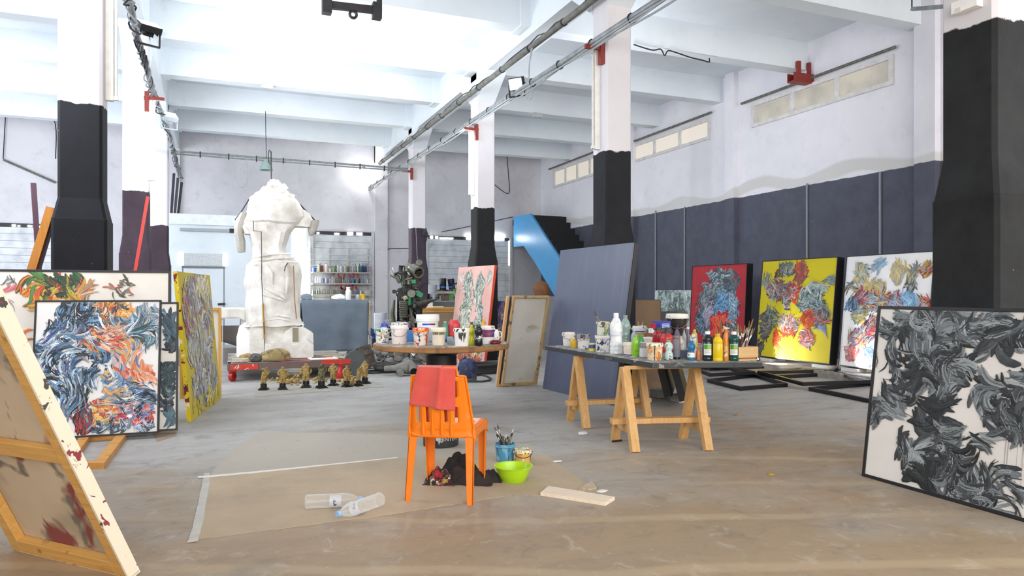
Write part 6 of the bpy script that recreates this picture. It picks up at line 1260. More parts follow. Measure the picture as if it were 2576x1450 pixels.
for i in range(16 * 5): a_ = 2 * PI * i / 16; rr_ = .32 + .02 * math.sin(i * .7); pl.append((rr_ * math.cos(a_), rr_ * .8 * math.sin(a_), .025 + .028 * (i // 16)))
e1 = [U(u, v) - c + UP * .016 for u, v in ((1236, 950), (1236, 956), (1228, 962), (1200, 963), (1170, 962))]
m.tube(pl, .022, 8); o = m.build('hose_coil', plain('2c2b2b', .6), None, smooth=True); o.location = c; tag(o, 'coil of thick black hose on the floor right of the gas bottle', 'hose')
m = MB(); pts = [U(u, v) + UP * .016 for u, v in ((1192, 948), (1210, 946), (1226, 950), (1235, 955), (1232, 960), (1212, 963), (1180, 963), (1140, 962))]
m.tube([q - pts[0] for q in pts], .013, 8); o = m.build('gas_hose', plain('323234', .5), None, smooth=True); o.location = pts[0]; tag(o, 'thin black gas hose looping on the floor before the gas bottle', 'hose')
# ---- left corner: frame, bars and poles behind the large painting
yl = YL - .12
p = onY(82, 672, 7.95); q_ = onY(128, 522, 7.95)
r = empty('stretcher', (p.x, 7.95, 0), label='ochre wooden frame seen edge-on, leaning on the nearest left pillar', cat='stretcher'); sl = (q_.x - p.x) / (q_.z - p.z); x0 = -sl * p.z
MB().bar((x0, 0, 0), (q_.x - p.x, 0, q_.z), .05, .07, (1, 0, 0)).build('side_bar', wood('c8842e', 'a8691f', 2), r)
MB().bar((x0 + .055, .05, 0.0), (q_.x - p.x + .02, .05, q_.z - .07), .03, .04, (1, 0, 0)).build('back_bar', plain('3a1f30', .5), r)
p = onY(124, 668, 8.4); q_ = onY(84, 461, 8.4); o = MB().bar((0, 0, 0), (q_.x - p.x - (p.x - q_.x) / (q_.z - p.z) * p.z * 0, 0, q_.z), .04, .05).build('dark_pole', plain('4a2436', .5), None); o.location = (p.x, 8.4, 0); o.data.transform(Matrix.Identity(4)); tag(o, 'dark violet pole leaning left behind the ochre frame', 'pole')
p = onY(341, 678, 12.3); q_ = onY(372, 495, 12.3); sl = (q_.x - p.x) / (q_.z - p.z); o = MB().bar((p.x - sl * p.z, 12.3, 0), (q_.x, 12.3, q_.z), .045, .045).build('red_pole', plain('c02e22', .45), None); tag(o, 'bright red pole leaning on the purple footed left pillar', 'pole')
# white draped table left of the statue
yw = 13.2; a, b = onY(552, 776, yw), onY(615, 776, yw)
r = empty('side_table', (a.x, yw, 0), label='white side table with paper draped over it, left of the statue', cat='table'); Lw = b.x - a.x; zt = a.z
MB().box(0, 0, zt - .16, Lw, .6, zt).build('top', plain('e4e2dc', .6), r)
for x, y in ((.03, .03), (Lw - .03, .03), (.03, .57), (Lw - .03, .57)): MB().box(x - .025, y - .025, 0, x + .025, y + .025, zt - .16).build('leg', plain('c9c6c0', .6), r)
o = MB().grid(lambda u, v: Vector((-.02 + u * (Lw + .05), -.02 - .02 * math.sin(u * 9) * v, .19 - v * (.18 + .3 * max(0, u - .75)))), 12, 6).build('draped_paper', plain('ded9ce', .8), None, smooth=True, solid=.004); o.location = (a.x, yw, zt - .185); tag(o, 'cream paper hanging over the edge of the white side table', 'paper')
o = MB().grid(lambda u, v: Vector((u * Lw * .85, .05 * math.sin(3 * u), -v * (.26 + .12 * u))), 8, 4).build('dark_rag', plain('5a534e', .9), None, smooth=True, solid=.006); o.location = (a.x, yw - .01, zt - .30); tag(o, 'dark brown rag hanging under the white side table', 'rag')
m = MB(); m.box(-.9, 0, 0, .6, .05, .30); o = m.build('low_board', plain('8d8b88', .8), None); o.location = (a.x, yw + .9, 0); tag(o, 'low grey board lying behind the cart at the left', 'board')
# floor stretcher in front of the left paintings
Q = [U(u, v) for u, v in ((176, 1112), (300, 1098), (250, 1176), (150, 1170))]
def quadframe(name, label, P, wd, th, mat, cat='frame', z=0.0, group=None, inner=None):
    c = sum(P, Vector()) / 4; r = empty(name, (c.x, c.y, z), label=label, cat=cat, group=group); n = len(P)
    for i in range(4):
        a, b = P[i], P[(i + 1) % 4]; d = (b - a).normalized(); side = Vector((-d.y, d.x, 0))
        s0 = (P[i - 1] - a); s0 = 1 if side.dot(c - a) > 0 else -1
        # mitred bar: outer edge a-b, inner edge offset towards the centre
        pa, pb = P[i - 1], P[(i + 2) % 4]; da = (pa - a).normalized(); db = (pb - b).normalized()
        ia = a + (d + da) * (wd / max(.3, abs(d.cross(da).z))); ib = b + (-d + db) * (wd / max(.3, abs(d.cross(db).z)))
        poly = [a, b, ib, ia] if s0 > 0 else [a, ia, ib, b]
        MB().prism([(q.x - c.x, q.y - c.y) for q in poly], 0, th).build('bar', mat, r)
    return r
quadframe('wooden_stretcher', 'bare pine stretcher lying on the floor in front of the left paintings', [U(150, 1180), U(262, 1181), U(318, 1104), U(205, 1106)], .075, .045, PINE_X, 'stretcher')
o = MB().prism([(q.x, q.y) for q in (U(395, 1112), U(442, 1098), U(448, 1076), U(385, 1090))], 0, .004).build('cardboard_piece', plain('9d8a76', .9), None); tag(o, 'piece of brown cardboard under the right corner of the front painting', 'cardboard')
for dx, dy, lb in ((.05, .02, 'left'), (.62, .02, 'right')):
    pass
# ================================================================== round table, trestle table and everything on them
cR = Vector((2.32, 7.70, 0)); ZR = .75
r = empty('round_table', cR, label='round table with a thick scorched wooden top on a black drum', cat='table')
t = NT('scorched_wood'); co = t.coord(); n = t.noise(t.coord(vec=(1, 1, 7)), 3, 6); n2 = t.noise(co, 7, 3); an = t.noise(t.coord(vec=(9, 9, .3)), 1.1, 3)
cc = t.mix(t.ramp(n, .3, .7), 'a67a4c', '8a5f38'); cc = t.mix(t.ramp(an, .5, .66, 0, .6), cc, '6b4526'); cc = t.mix(t.ramp(n2, .68, .72, 0, .95), cc, '1f1712'); t.bump(n, .4, .01); t.col(cc, .7); M_scorch = t.m
MB().lathe([(0, ZR - .064), (.745, ZR - .064), (.755, ZR - .054), (.755, ZR - .012), (.745, ZR - .004), (.73, ZR - .004)], 72).build('edge', M_scorch, r, smooth=True)
MB().lathe([(.745, ZR - .0045), (.73, ZR), (0, ZR)], 72).build('top', splat('8f8880', ['c9c2b8', '5d564e', 'd8d4cc'], .5, 7, .7), r, smooth=True)
MB().lathe([(0, 0), (.22, 0), (.22, .03), (.17, .06), (.17, ZR - .14), (.24, ZR - .10), (.24, ZR - .064), (0, ZR - .064)], 28).build('pedestal', plain('141417', .5), r, smooth=True)
def onR(u0, u1, vt, vb): return place(u0, u1, vt, vb, ZR + .001)
c, a, h = onR(944, 980, 824, 858); pail('small splashed pail with green paint on its rim, leftmost on the round table', c, a, h, WHITEQ, splat('e9e7e0', ['1f9a78', '1f9a78', '3a3a3c'], .55, 8, .4), .84, .3, labels=[(.04, .12, -.1, .7, plain('3a34a0', .5))])
c, a, h = onR(955, 970, 817, 857); pail('blue lidded tub peeking out behind the leftmost pail on the round table', c + Vector((.03, .06, 0)), a, h * 1.08, plain('d9dde2', .5), plain('2a4fc0', .4), .9, name='tub', cat='tub')
c, a, h = onR(983, 1026, 820, 867); pail('white pail with a wire handle and pinkish smears, second on the round table', c, a, h, PINKW, splat('efece8', ['3a3a3c', 'd8a8a8'], .3, 14, .4), .86, .42)
c, a, h = onR(1000, 1042, 813, 858); pail('wide pail with a paint crusted rim behind the pinkish white pail', c + Vector((.0, .30, 0)), a, h, PINKW, splat('d8d4cc', ['c86a5a', 'b8a080', 'e6e4e0', '5a7ab8'], .6, 16, .5), .9)
c, a, h = onR(1022, 1040, 831, 860); pail('blue translucent tub between the pinkish pail and the orange rimmed one', c, a * 1.3, h, plain('4a86d0', .3), None, .9, name='tub', cat='tub', fill=plain('3a76c0', .3))
e = None
c, a, h = onR(1048, 1105, 791, 852); c = c + Vector((.06, .22, 0))
e = pail('big white paint tub with a blue and dark red label on the round table', c, a * .97, h, plain('ecebe8', .4), LWHITE, .93, labels=[(.26, .66, -.52, .18, plain('1f55d8', .4)), (.26, .66, .18, .75, plain('8a1f3a', .4))], lidh=.26)
text('lettering', 'color', e, (0, 0, h * .50), .042, plain('e9dede', .5), bendr=a * .97)
for ch in e.children:
    if ch.name.startswith('lettering'): ch.rotation_euler = (0, 0, .47)
m = MB(); m.grid(lambda u, v: Vector((math.sin(-.42 + u * .42) * a * .962, -math.cos(-.42 + u * .42) * a * .962, h * (.46 + (v - .5) * .10 * (1 - abs(2 * u - 1))))), 10, 2); m.build('white_diamond', plain('f4f4f8', .4), e)
c, a, h = onR(1038, 1078, 826, 870); pail('pail with orange red rim and violet splashes on the round table', c, a, h, splat('e9dccb', ['e07a2c', '3f3488', 'c93a26', 'efe6da'], .62, 9, .4, .7), splat('d8452a', ['efe6dc', 'e8a04a'], .5, 8, .4), .80, .25, lidh=.22)
c, a, h = onR(1062, 1104, 822, 862); pail('wide white tub with pale blue splashes behind the cream tub', c + Vector((.02, .14, 0)), a * 1.1, h, splat('b8c6d6', ['dfe6ea', '3a5a9a'], .4, 7, .4), splat('dfe6ea', ['7ab0d8', 'efe9d0'], .5, 9, .4), .92, .3, name='tub', cat='tub')
c, a, h = onR(1084, 1122, 826, 870); e = pail('cream tub with a grey label band, front middle of the round table', c, a, h, CREAM, plain('ece4d0', .4), .88, labels=[(.62, .80, -1.0, 1.0, plain('8d8780', .5)), (.10, .58, -1.1, -.15, plain('dcd5c6', .5))], name='tub', cat='tub', lidh=.2)
text('lettering', 'art grande', e, (0, 0, h * .71), .020, plain('1f1d1c', .5), bendr=a * .99)
MB().tube([(.0, -a * .985, h * .80), (.006, -a * .99, h * .76), (.002, -a * .98, h * .68), (-.004, -a * .975, h * .62)], .004, 6).build('yellow_drip', plain('e0cf3a', .4), e)
def lying(label, p, d, L_, r_, mat, kind='round', cap=None, nm='bottle'):
    r0 = empty(nm, p, math.atan2(d[1], d[0]), label, 'bottle'); X = Matrix.Translation((0, 0, r_)) @ Matrix.Rotation(PI / 2, 4, 'Y'); P = PROF[kind]
    MB().lathe([(q[0] * r_, q[1] * L_) for q in P] + [(0, P[-1][1] * L_)], 18, X).build('body', mat, r0, smooth=60)
    if cap: nr = P[-1][0] * r_ * 1.25; MB().lathe([(0, .9 * L_), (nr, .9 * L_), (nr, L_), (0, L_)], 14, X).build('cap', cap, r0, smooth=True)
    return r0
lying('clear bottle lying on the round table right of the cream tub', onZ(1128, 866, ZR) + Vector((-.0, .05, 0)), (1, -.4), .09, .038, CLEARB)
lying('dark blue bottle lying on the round table behind the clear one', onZ(1130, 862, ZR) + Vector((-.02, .1, 0)), (1, -.9), .14, .032, plain('1f3f8a', .3), 'round', plain('2a62c0', .3))
c, a, h = onR(1128, 1139, 808, 856); bottle('pale green glass bottle beside the red jug on the round table', c + Vector((-.03, .12, 0)), a * 1.6, h * .97, 'round', clear('7ab8a4', .15, .6), plain('8ab0a4', .3))
c, a, h = onR(1133, 1165, 800, 856); bottle('tall red jug behind the dripping white pail', c + Vector((0, .1, 0)), a, h, 'jar', splat('d2424a', ['c25a78', 'e05a4a'], .5, 5, .35), None, name='jug', cat='jug')
c, a, h = onR(1141, 1182, 828, 873); e = pail('white pail with black drips down its front on the round table', c, a, h, splat('efeeeb', ['1c1a1c'], .18, 22, .4, .3), splat('efedea', ['1f1d20', '2a2a2c'], .5, 14, .4), .84)
R_ = random.Random(9)
for k in range(6):
    aa = -.35 + .16 * k; zz0 = h * .8; zz1 = h * R_.uniform(.25, .65); MB().tube([(math.sin(aa) * a * .985, -math.cos(aa) * a * .985, zz0), (math.sin(aa) * a * .94, -math.cos(aa) * a * .94, (zz0 + zz1) / 2), (math.sin(aa + .02) * a * .90, -math.cos(aa) * a * .90, zz1)], [.005, .006, .003], 6).build('drip', plain('1b191b', .35), e)
c, a, h = onR(1160, 1167, 820, 834); c.z = ZR
p = atD(1163, 828, (onR(1141, 1182, 828, 873)[0] - EYE).dot(FW)); o = MB().lathe([(0, 0), (.012, 0), (.012, .018), (.009, .02), (.009, .034), (0, .034)], 12).build('small_tube', plain('e4dcc4', .4), None, smooth=True)
cc_, a_, h_ = onR(1141, 1182, 828, 873); o.location = (cc_.x + .015, cc_.y, ZR + h_ + .002); tag(o, 'tiny cream tube standing on the lid of the dripping white pail', 'tube')
c, a, h = onR(1177, 1194, 818, 869); bottle('yellow green bottle right of the dripping white pail', c, a, h, 'hour', splat('c6c21c', ['a8b81c', 'd8b01c'], .5, 6, .3), plain('b8c42a', .3))
c, a, h = onR(1193, 1214, 817, 871); bottle('black paint covered bottle on the round table', c, a, h, 'hour', splat('1d1f24', ['3a3f46', 'c9cdd0'], .3, 14, .25), plain('33403f', .4))
c, a, h = onR(1211, 1244, 821, 866); pail('white pail with a purple label, right side of the round table', c, a, h, splat('e4e2e2', ['b83a4a', '4a4a4c'], .25, 15, .4), splat('e9e6e4', ['c8504a', 'b8783a'], .45, 14, .4), .9, .28, labels=[(.38, .80, -1.2, 1.3, splat('7a2f62', ['4a3a9a', 'a8324a'], .5, 9, .4))])
c, a, h = onR(1224, 1236, 801, 850); bottle('yellow bottle behind the pail with the purple label', c + Vector((.0, .2, 0)), a, h, 'round', plain('dba81c', .35), plain('dba81c', .35))
c, a, h = onR(1243, 1256, 829, 858); e = bottle('small white jug with a handle at the right end of the round table', c, a, h, 'jar', LWHITE, LWHITE, capr=.9, name='jug', cat='jug', labels=[(.1, .35, -.7, .7, splat('e6e2dc', ['c8783a', '3a3a8a'], .6, 30, .5))])
MB().tube([(a * .8, 0, h * .85), (a * 1.7, 0, h * .75), (a * 1.8, 0, h * .4), (a, 0, h * .25)], .006, 8).build('handle', LWHITE, e, smooth=True)
p = onZ(1250, 867, ZR); rock('crumpled dark red paint tube at the right edge of the round table', p + Vector((0, .04, 0)), (.06, .035, .03), splat('6a1a22', ['c8323a', '1f1417'], .5, 20, .3), 41, 'paint tube', 'paint_tube')
c, a, h = onR(1192, 1202, 812, 856); bottle('murky grey bottle behind the yellow and black bottles', c + Vector((-.0, .15, 0)), a * 1.5, h, 'hour', splat('6d6a60', ['3a3a36', 'b8a840'], .5, 10, .4), plain('55524a', .5))
# brushes leaning in the murky bottle
for o in COL.objects:                     # keep everything that stands on the round table inside its rim
    if o.parent is None and 'category' in o and abs(o.location.z - ZR) < .01 and (o.location.xy - cR.xy).length < 1.3:
        a_ = max([max(abs(q[0]) for q in c_.bound_box) for c_ in o.children if c_.type == 'MESH'] or [.05])
        d = (o.location - EYE); d.z = 0; d.normalize()
        for _k in range(60):
            if (o.location.xy - cR.xy).length + a_ <= .735: break
            s_ = 1 if (o.location - cR).dot(d) > 0 else -1
            o.location = o.location - d * .01 * s_
# ---- trestle table
ZT = .73; T0, T1, T2 = onZ(1368, 870, ZT), onZ(1640, 913, ZT), onZ(1905, 908, ZT)
ex = Vector((1, -.03, 0)).normalized(); ey = Vector((0, 1, 0)); Wt = 1.02
r = empty('trestle_table_top', (T1.x, T1.y, ZT - .045), label='dark paint spotted board lying on two pine trestles', cat='table top')
polyT = [(0, 0), (.87, -.31), (Wt + .90, T0.y - T1.y - .04), (T0.x - T1.x, T0.y - T1.y - .02)]
MB().prism(polyT, 0, .043).build('board', splat('34373b', ['55595c', '8a8a86', '23252a'], .35, 8, .5), r, bevel=.003)
MB().prism([(x * .995 + .003, y * .995 + .004) for x, y in polyT], .043, .045).build('top_face', splat('8b8984', ['c4c0b8', '5b5a58', 'd8d4cc', '7a8a90'], .5, 6, .7), r)
def trestle(label, A1, A2, B1, B2, apexA, apexB):
    """A-frame pairs: feet A1,A2 with apex A and B1,B2 with apex B, joined by a low rail"""
    c = (A1 + A2 + B1 + B2) / 4; r = empty('trestle', (c.x, c.y, 0), label=label, cat='trestle'); o_ = Vector((c.x, c.y, 0))
    for f1, f2, ap in ((A1, A2, apexA), (B1, B2, apexB)):
        ax_ = (apexB - apexA).normalized()
        for i, f in enumerate((f1, f2)):
            top_ = ap + (f - ap) * .02; top_.z = ZT - .062; g = f.copy(); g.z = 0.0
            MB().bar(g - o_ + ax_ * (.035 * (-1 if f1 is A1 else 1) * (0)), top_ - o_, .075, .045, tuple((f - ap).normalized())).build('leg', PINEL, r, bevel=.003)
        a_, b_ = f1.lerp(ap, .22), f2.lerp(ap, .22); a_.z = b_.z = .16; MB().bar(a_ - o_, b_ - o_, .025, .06).build('cross_tie', PINEL, r, bevel=.002)
    a_ = (A1 + A2) / 2; b_ = (B1 + B2) / 2; d = (b_ - a_).normalized() * .12; a_ = a_ - d; b_ = b_ + d; a_.z = b_.z = .215
    MB().bar(a_ - o_, b_ - o_, .09, .045).build('rail', PINEL, r, bevel=.003)
    a_ = apexA.copy(); b_ = apexB.copy(); a_.z = b_.z = ZT - .063; MB().bar(a_ - o_, b_ - o_, .03, .03).build('head_rail', PINEL, r)
PINEL = wood('d8ae72', 'c4935a', 2, .55)
f = lambda u, v: onZ(u, v)
A1, A2 = f(1434, 1058), f(1475, 1079); B1, B2 = f(1583, 1055), f(1632, 1066)
mid = lambda p, q: (p + q) / 2
def apx(p, q, z=ZT - .06): m_ = mid(p, q); m_.z = z; return m_
trestle('pine trestle under the left rear end of the paint table', A1, A2, B1, B2, apx(A1, A2), apx(B1, B2))
A1, A2 = f(1547, 1108), f(1598, 1139); B1, B2 = f(1718, 1102), f(1782, 1135)
trestle('pine trestle under the near end of the paint table', A1, A2, B1, B2, apx(A1, A2), apx(B1, B2))
def onT(u0, u1, vt, vb): return place(u0, u1, vt, vb, ZT)
def O(v): return Vector(v)
c, a, h = onT(1415, 1446, 837, 871); pail('small white pail with pink marks, leftmost on the trestle table', c, a, h, splat('ebe4e0', ['c83a7a', '8a8a8a', 'd8b8a8'], .4, 14, .4), splat('e0dad4', ['6a625c', 'b8a8a0'], .45, 16, .4), .9, .3, lidh=.24)
c, a, h = onT(1435, 1452, 850, 876); e = bottle('small yellow square bottle on the left of the trestle table', c, a * .95, h, 'jar', plain('d8b02c', .35), plain('efe9d8', .4), capr=.7)
c, a, h = onT(1452, 1484, 841, 878); pail('white pail with a dark crusted rim, second on the trestle table', c, a, h, splat('e4e0e2', ['c83a6a', '55525a', '2a2a2e'], .42, 14, .4), splat('8d8a8c', ['e4e0de', '3c3a3c'], .6, 14, .4), .88, .25, lidh=.3)
c, a, h = onT(1481, 1498, 864, 884); tin('small white, yellow and blue tin near the front edge of the trestle table', c, a, h, plain('d9c82c', .4), plain('efece4', .4), band=(.35, .8, plain('2a4fa8', .4)))
c, a, h = onT(1497, 1534, 845, 887); b1 = (c, a, h); pail('bottom white pail of the stacked pair on the trestle table', c, a, h, splat('e0e2e4', ['3a3f4a', '8a98b8', '2a2a2c'], .4, 14, .4), splat('e6e4e0', ['9ab0b8', '5a5a5c'], .4, 12, .4), .88)
cu = c.copy(); cu.z = ZT + h + .006
e = pail('tilted white pail stacked on the other one, with a green smear', cu, a * .92, .135, splat('e0dfce', ['7a9a7a', 'c9c28a', '5a5a4c'], .45, 9, .4, .6), None, .84, .25, tilt=.10, fill=plain('d9d6ca', .5))
brush('encrusted brush sticking out to the left of the tilted white pail', cu + Vector((.0, .0, .06)), cu + Vector((-.10, -.02, .24)), .010, plain('8a7a68', .7), plain('6a5a4a', .8))
c, a, h = onT(1534, 1566, 788, 893); e = bottle('tall crumpled water bottle full of white paint', c, a, h, 'water', splat('e4e8ea', ['cfd6da', 'f0f2f2'], .6, 5, .25), plain('e9ecee', .4), wob=lambda f_, z: 1 + .05 * noise.noise(Vector((math.cos(f_ * 2 * PI) * 2, math.sin(f_ * 2 * PI) * 2, z * 26))), n=26, labels=[(.46, .56, -1.2, 1.2, splat('d6dfe8', ['c8a0b8', 'a8b8d8'], .5, 18, .4))])
c, a, h = onT(1570, 1596, 794, 870); bottle('tall grey green water bottle behind the white one', c + Vector((0, .08, 0)), a * 1.02, h, 'water', splat('94aaa6', ['a9bcb8', '7f9894'], .5, 5, .15), plain('8f9a96', .4), n=22)
c, a, h = onT(1567, 1604, 864, 898); e = pail('wide cream tub with a violet foot band at the front edge of the trestle table', c, a, h, splat('e9e0d2', ['d8c4b4'], .3, 14, .5), plain('e6ddd0', .4), .9, band=(.04, .12, plain('4a3a9a', .4)), name='tub', cat='tub', lidh=.24)
for k in range(6): arc_label(a * .915, a * .92, h * (.62 - .07 * k), h * (.635 - .07 * k), -.75, .1).build('print_line', plain('c8a898', .6), e)
c, a, h = onT(1600, 1617, 843, 899); bottle('bright green bottle behind the tan pail', c + Vector((-.01, .05, 0)), a, h, 'round', splat('86c02a', ['5a9a2c', 'a8d04a'], .5, 7, .3), plain('8a9890', .4))
c, a, h = onT(1612, 1632, 862, 901); tin('white and grey tin with a striped label left of the tan pail', c + Vector((0, .02, 0)), a, h, plain('8d8f94', .4), splat('e4dedc', ['c8504a'], .4, 20, .4), band=(.02, .62, plain('d9dbdc', .5)))
c, a, h = onT(1626, 1668, 865, 908); e = pail('tan paint smeared pail with a cream lid at the near corner of the trestle table', c, a, h, splat('dcb486', ['e9d8bc', 'c8783a', '8a9a7a', 'd8662c'], .62, 11, .4, .7), splat('e9e2cc', ['b8a868', '4a4a44'], .35, 15, .4), .86)
MB().tube([(0, -a * .99, h * .8), (0, -a * .87, .0)], .003, 5).build('drip', plain('241a17', .5), e)
c, a, h = onT(1671, 1693, 856, 907); bottle('pale aqua waisted bottle with a green cap at the front of the trestle table', c, a, h, 'hour', splat('c2dad8', ['a8c8c6', 'e0ebe8', '6a5a5a'], .4, 9, .35), plain('6fae5a', .4))
c, a, h = onT(1694, 1711, 845, 905); bottle('tall grey tube with a black foot standing right of the aqua bottle', c, a, h, 'spray', clear('8f8f9a', .25, .75), plain('77726c', .5), band=(.0, .10, plain('1d1c20', .4)), capr=2.2)
c, a, h = onT(1729, 1749, 857, 908); e = bottle('small blue bottle with a white and yellow label at the front edge', c, a, h, 'hour', plain('2f6f9e', .3), plain('2f6f9e', .3), band=(.16, .40, splat('e4e6dc', ['c8c83a', '2a4a7a'], .45, 16, .4)))
c, a, h = onT(1751, 1764, 874, 907); bottle('small salmon bottle left of the black bottle with the green label', c, a, h, 'round', plain('d0825a', .4), plain('c9744e', .4))
lab = plain('e9ecea', .5); lg = plain('3f9a3c', .5); ly = plain('a9b82c', .5); lt = plain('8fb8c0', .5)
def bigb(u0, u1, vt, vb, col, cap, lb, green=True):
    c, a, h = onT(u0, u1, vt, vb); L_ = [(.20, .58, -.75, .75, lab)] if green else []
    a *= .93; e = bottle(lb, c, a, h, 'paint', col, cap, n=28, labels=L_)
    if green:
        for z0, z1, a0, a1, mt in ((.40, .56, -.65, .0, lg), (.40, .56, .0, .7, ly), (.50, .56, .05, .7, lt)): arc_label(a, a, z0 * h, z1 * h, a0, a1, lift=.003 if mt is not lt else .0035).build('label', mt, e)
        for k in range(5): arc_label(a, a, (.36 - .025 * k) * h, (.367 - .025 * k) * h, -.6, .5 - .15 * (k % 3), lift=.003).build('print_line', plain('8a8f94', .6), e)
    return e
bigb(1766, 1794, 834, 909, plain('1e2a30', .18), plain('e9e8e4', .4), 'black green paint bottle with a white cap and green label, left of the yellow one')
bigb(1792, 1819, 840, 910, plain('e2c21a', .22), plain('c8a01c', .3), 'bright yellow ribbed paint bottle at the front of the trestle table', False)
bigb(1832, 1860, 835, 909, plain('0f4a47', .18), plain('ecebe8', .4), 'dark teal paint bottle with a green label beside the wooden crate')
c, a, h = onT(1819, 1833, 817, 908); e = empty('spray_bottle', c, face_rz(c), 'orange spray bottle with a trigger head between yellow and teal bottles', 'spray bottle')
M_or = plain('d9862c', .35); MB().lathe([(0, 0), (a * .95, 0), (a * 1.05, .01), (a * 1.05, h * .38), (a * .9, h * .55), (a * .7, h * .72), (a * .45, h * .76), (a * .42, h * .80)], 20).build('body', M_or, e, smooth=True)
MB().lathe([(0, h * .78), (a * .5, h * .78), (a * .5, h * .86), (0, h * .86)], 14).build('collar', plain('c8701c', .4), e, smooth=True)
MB().hexa([(-a * .5, -.012, h * .86), (a * .5, -.012, h * .86), (a * .5, .012, h * .86), (-a * .5, .012, h * .86), (-a * 1.2, -.010, h * .97), (a * 1.5, -.010, h * .90), (a * 1.5, .010, h * .90), (-a * 1.2, .010, h * .97)]).build('trigger_head', plain('cbb9a0', .4), e, bevel=.004)
MB().bar((-a * .8, 0, h * .92), (-a * .9, 0, h * .80), .010, .010).build('trigger', M_or, e); arc_label(a * 1.05, a * 1.05, h * .10, h * .40, -.7, .6).build('label', splat('d8b47a', ['5a4a9a', 'e9e2d4', '6a5a4a'], .55, 12, .5), e)
# second rows
def back(dy, *q): c, a, h = onT(*q); return c, a, h
c, a, h = onT(1676, 1749, 0, 895); 
pb = onZ(1690, 868, ZT); 
boxc = onZ(1717, 868, ZT) + Vector((0, .10, 0)); o = MB().box(-.14, -.13, 0, .14, .13, .10).build('paint_crate', splat('b9b4ac', ['55504a', 'd8d4cc', '3a3a3c'], .6, 9, .6), None); o.location = boxc; tag(o, 'shallow paint smeared crate in the middle of the trestle table', 'crate')
p = boxc + Vector((.0, .0, .101)); e = pail('large black pail with a white lid and wire handle, highest on the trestle table', p, .118, .235, splat('2d2724', ['d8d4ce', 'e9e6e0'], .14, 18, .4), splat('efece4', ['2a2a2a'], .25, 16, .4), .84, .5, lidh=.2)
p = onZ(1674, 872, ZT) + Vector((-.02, .12, 0)); D_ = (p - EYE).dot(FW)
o = MB().box(-.13, -.08, 0, .13, .08, .14).build('carton_stack', wood('8a5a34', '6f4526', 0), None); o.location = p; o.rotation_euler = (0, 0, .2); tag(o, 'brown wooden box under the blue carton on the trestle table', 'box')
e = empty('blue_carton', p + Vector((.05, .0, .142)), .25, 'blue and white carton on the brown box, left of the big black pail', 'carton'); MB().box(-.085, -.06, 0, .085, .06, .125).build('box', plain('3a46a0', .5), e, bevel=.003); MB().box(-.055, -.0615, .02, .06, -.060, .10).build('label', plain('b9c6e6', .5), e)
for k in range(4): MB().box(-.05, -.063, .085 - .018 * k, .05 - .015 * (k % 2), -.0614, .091 - .018 * k).build('print_line', plain('6a7ac0', .5), e)
e = empty('white_carton', p + Vector((-.09, -.045, .142)), .1, 'small white carton with a red cup on it, left of the blue carton', 'carton'); MB().box(-.035, -.03, 0, .035, .03, .05).build('box', plain('e6e4ea', .5), e)
o = MB().lathe([(0, 0), (.022, 0), (.030, .05), (.027, .05), (.02, .006), (0, .006)], 14).build('red_cup', plain('c8222e', .35), None, smooth=True); o.location = p + Vector((-.085, -.045, .193)); tag(o, 'small red cup on top of the white carton', 'cup')
c, a, h = onT(1601, 1636, 820, 866); e = pail('white pail with a yellow patch and brushes in it, mid table', c + Vector((0, .08, 0)), a * 1.05, h, splat('e4e4e0', ['9aa0a0', '3a3a44'], .3, 12, .4), None, .84, .25, labels=[(.25, .62, -.3, .5, plain('e0c81c', .5)), (.66, .72, -.9, .9, plain('3a34a0', .5))], fill=plain('4a4844', .5)); pc_ = c + Vector((0, .08, h))
brush('thin brush leaning left in the pail with the yellow patch', pc_ + Vector((0, 0, -.08)), pc_ + Vector((-.02, 0, .05)), .004, plain('6a5a4a', .5), plain('c8a070', .6)); brush('thin brush leaning right in the pail with the yellow patch', pc_ + Vector((.01, 0, -.08)), pc_ + Vector((.045, 0, .045)), .004, plain('8a7a6a', .5), plain('c8a070', .6))
c, a, h = onT(1659, 1684, 826, 884); bottle('dark red jar with a black lid left of its brighter twin', c + Vector((0, .12, 0)), a, h, 'jar', plain('a8222c', .25), plain('332d2c', .4), capr=1.4, name='jar', cat='jar', caph=.12)
c, a, h = onT(1677, 1709, 834, 890); bottle('wide red jar with a dark lid behind the aqua bottle', c + Vector((0, .1, 0)), a, h, 'jar', plain('c83a44', .25), plain('3a3634', .4), capr=1.4, name='jar', cat='jar')
c, a, h = onT(1680, 1704, 822, 850); o = MB().lathe([(0, 0), (.055, 0), (.05, .02), (.02, .032), (0, .034)], 18).build('loose_lid', plain('2c2826', .4), None, smooth=True); cc2, a2_, h2 = onT(1677, 1709, 834, 890); o.location = cc2 + Vector((.0, .1, h2 + .001)); tag(o, 'loose dark lid lying on the wide red jar', 'lid')
c, a, h = onT(1617, 1636, 846, 888); bottle('squat green bottle behind the white and grey tin', c + Vector((.01, .12, 0)), a, h, 'round', plain('3fa04a', .35), plain('3fa04a', .35))
c, a, h = onT(1711, 1722, 853, 893); bottle('orange capped bottle between the grey tube and the blue bottle', c + Vector((0, .06, 0)), a, h, 'jar', plain('e2622a', .35), plain('d85a22', .4))
c, a, h = onT(1708, 1732, 882, 903); o = MB().box(-a, -.04, 0, a, .04, h).build('blue_grey_box', plain('4f5a72', .6), None); o.location = c + Vector((0, .03, 0)); tag(o, 'blue grey box behind the small blue bottle', 'box')
c, a, h = onT(1720, 1738, 850, 890); bottle('grimy white bottle behind the small blue bottle', c + Vector((0, .1, 0)), a, h, 'round', splat('c9c8be', ['8a8a80', 'efeee8'], .5, 14, .4), plain('bdb8ae', .4))
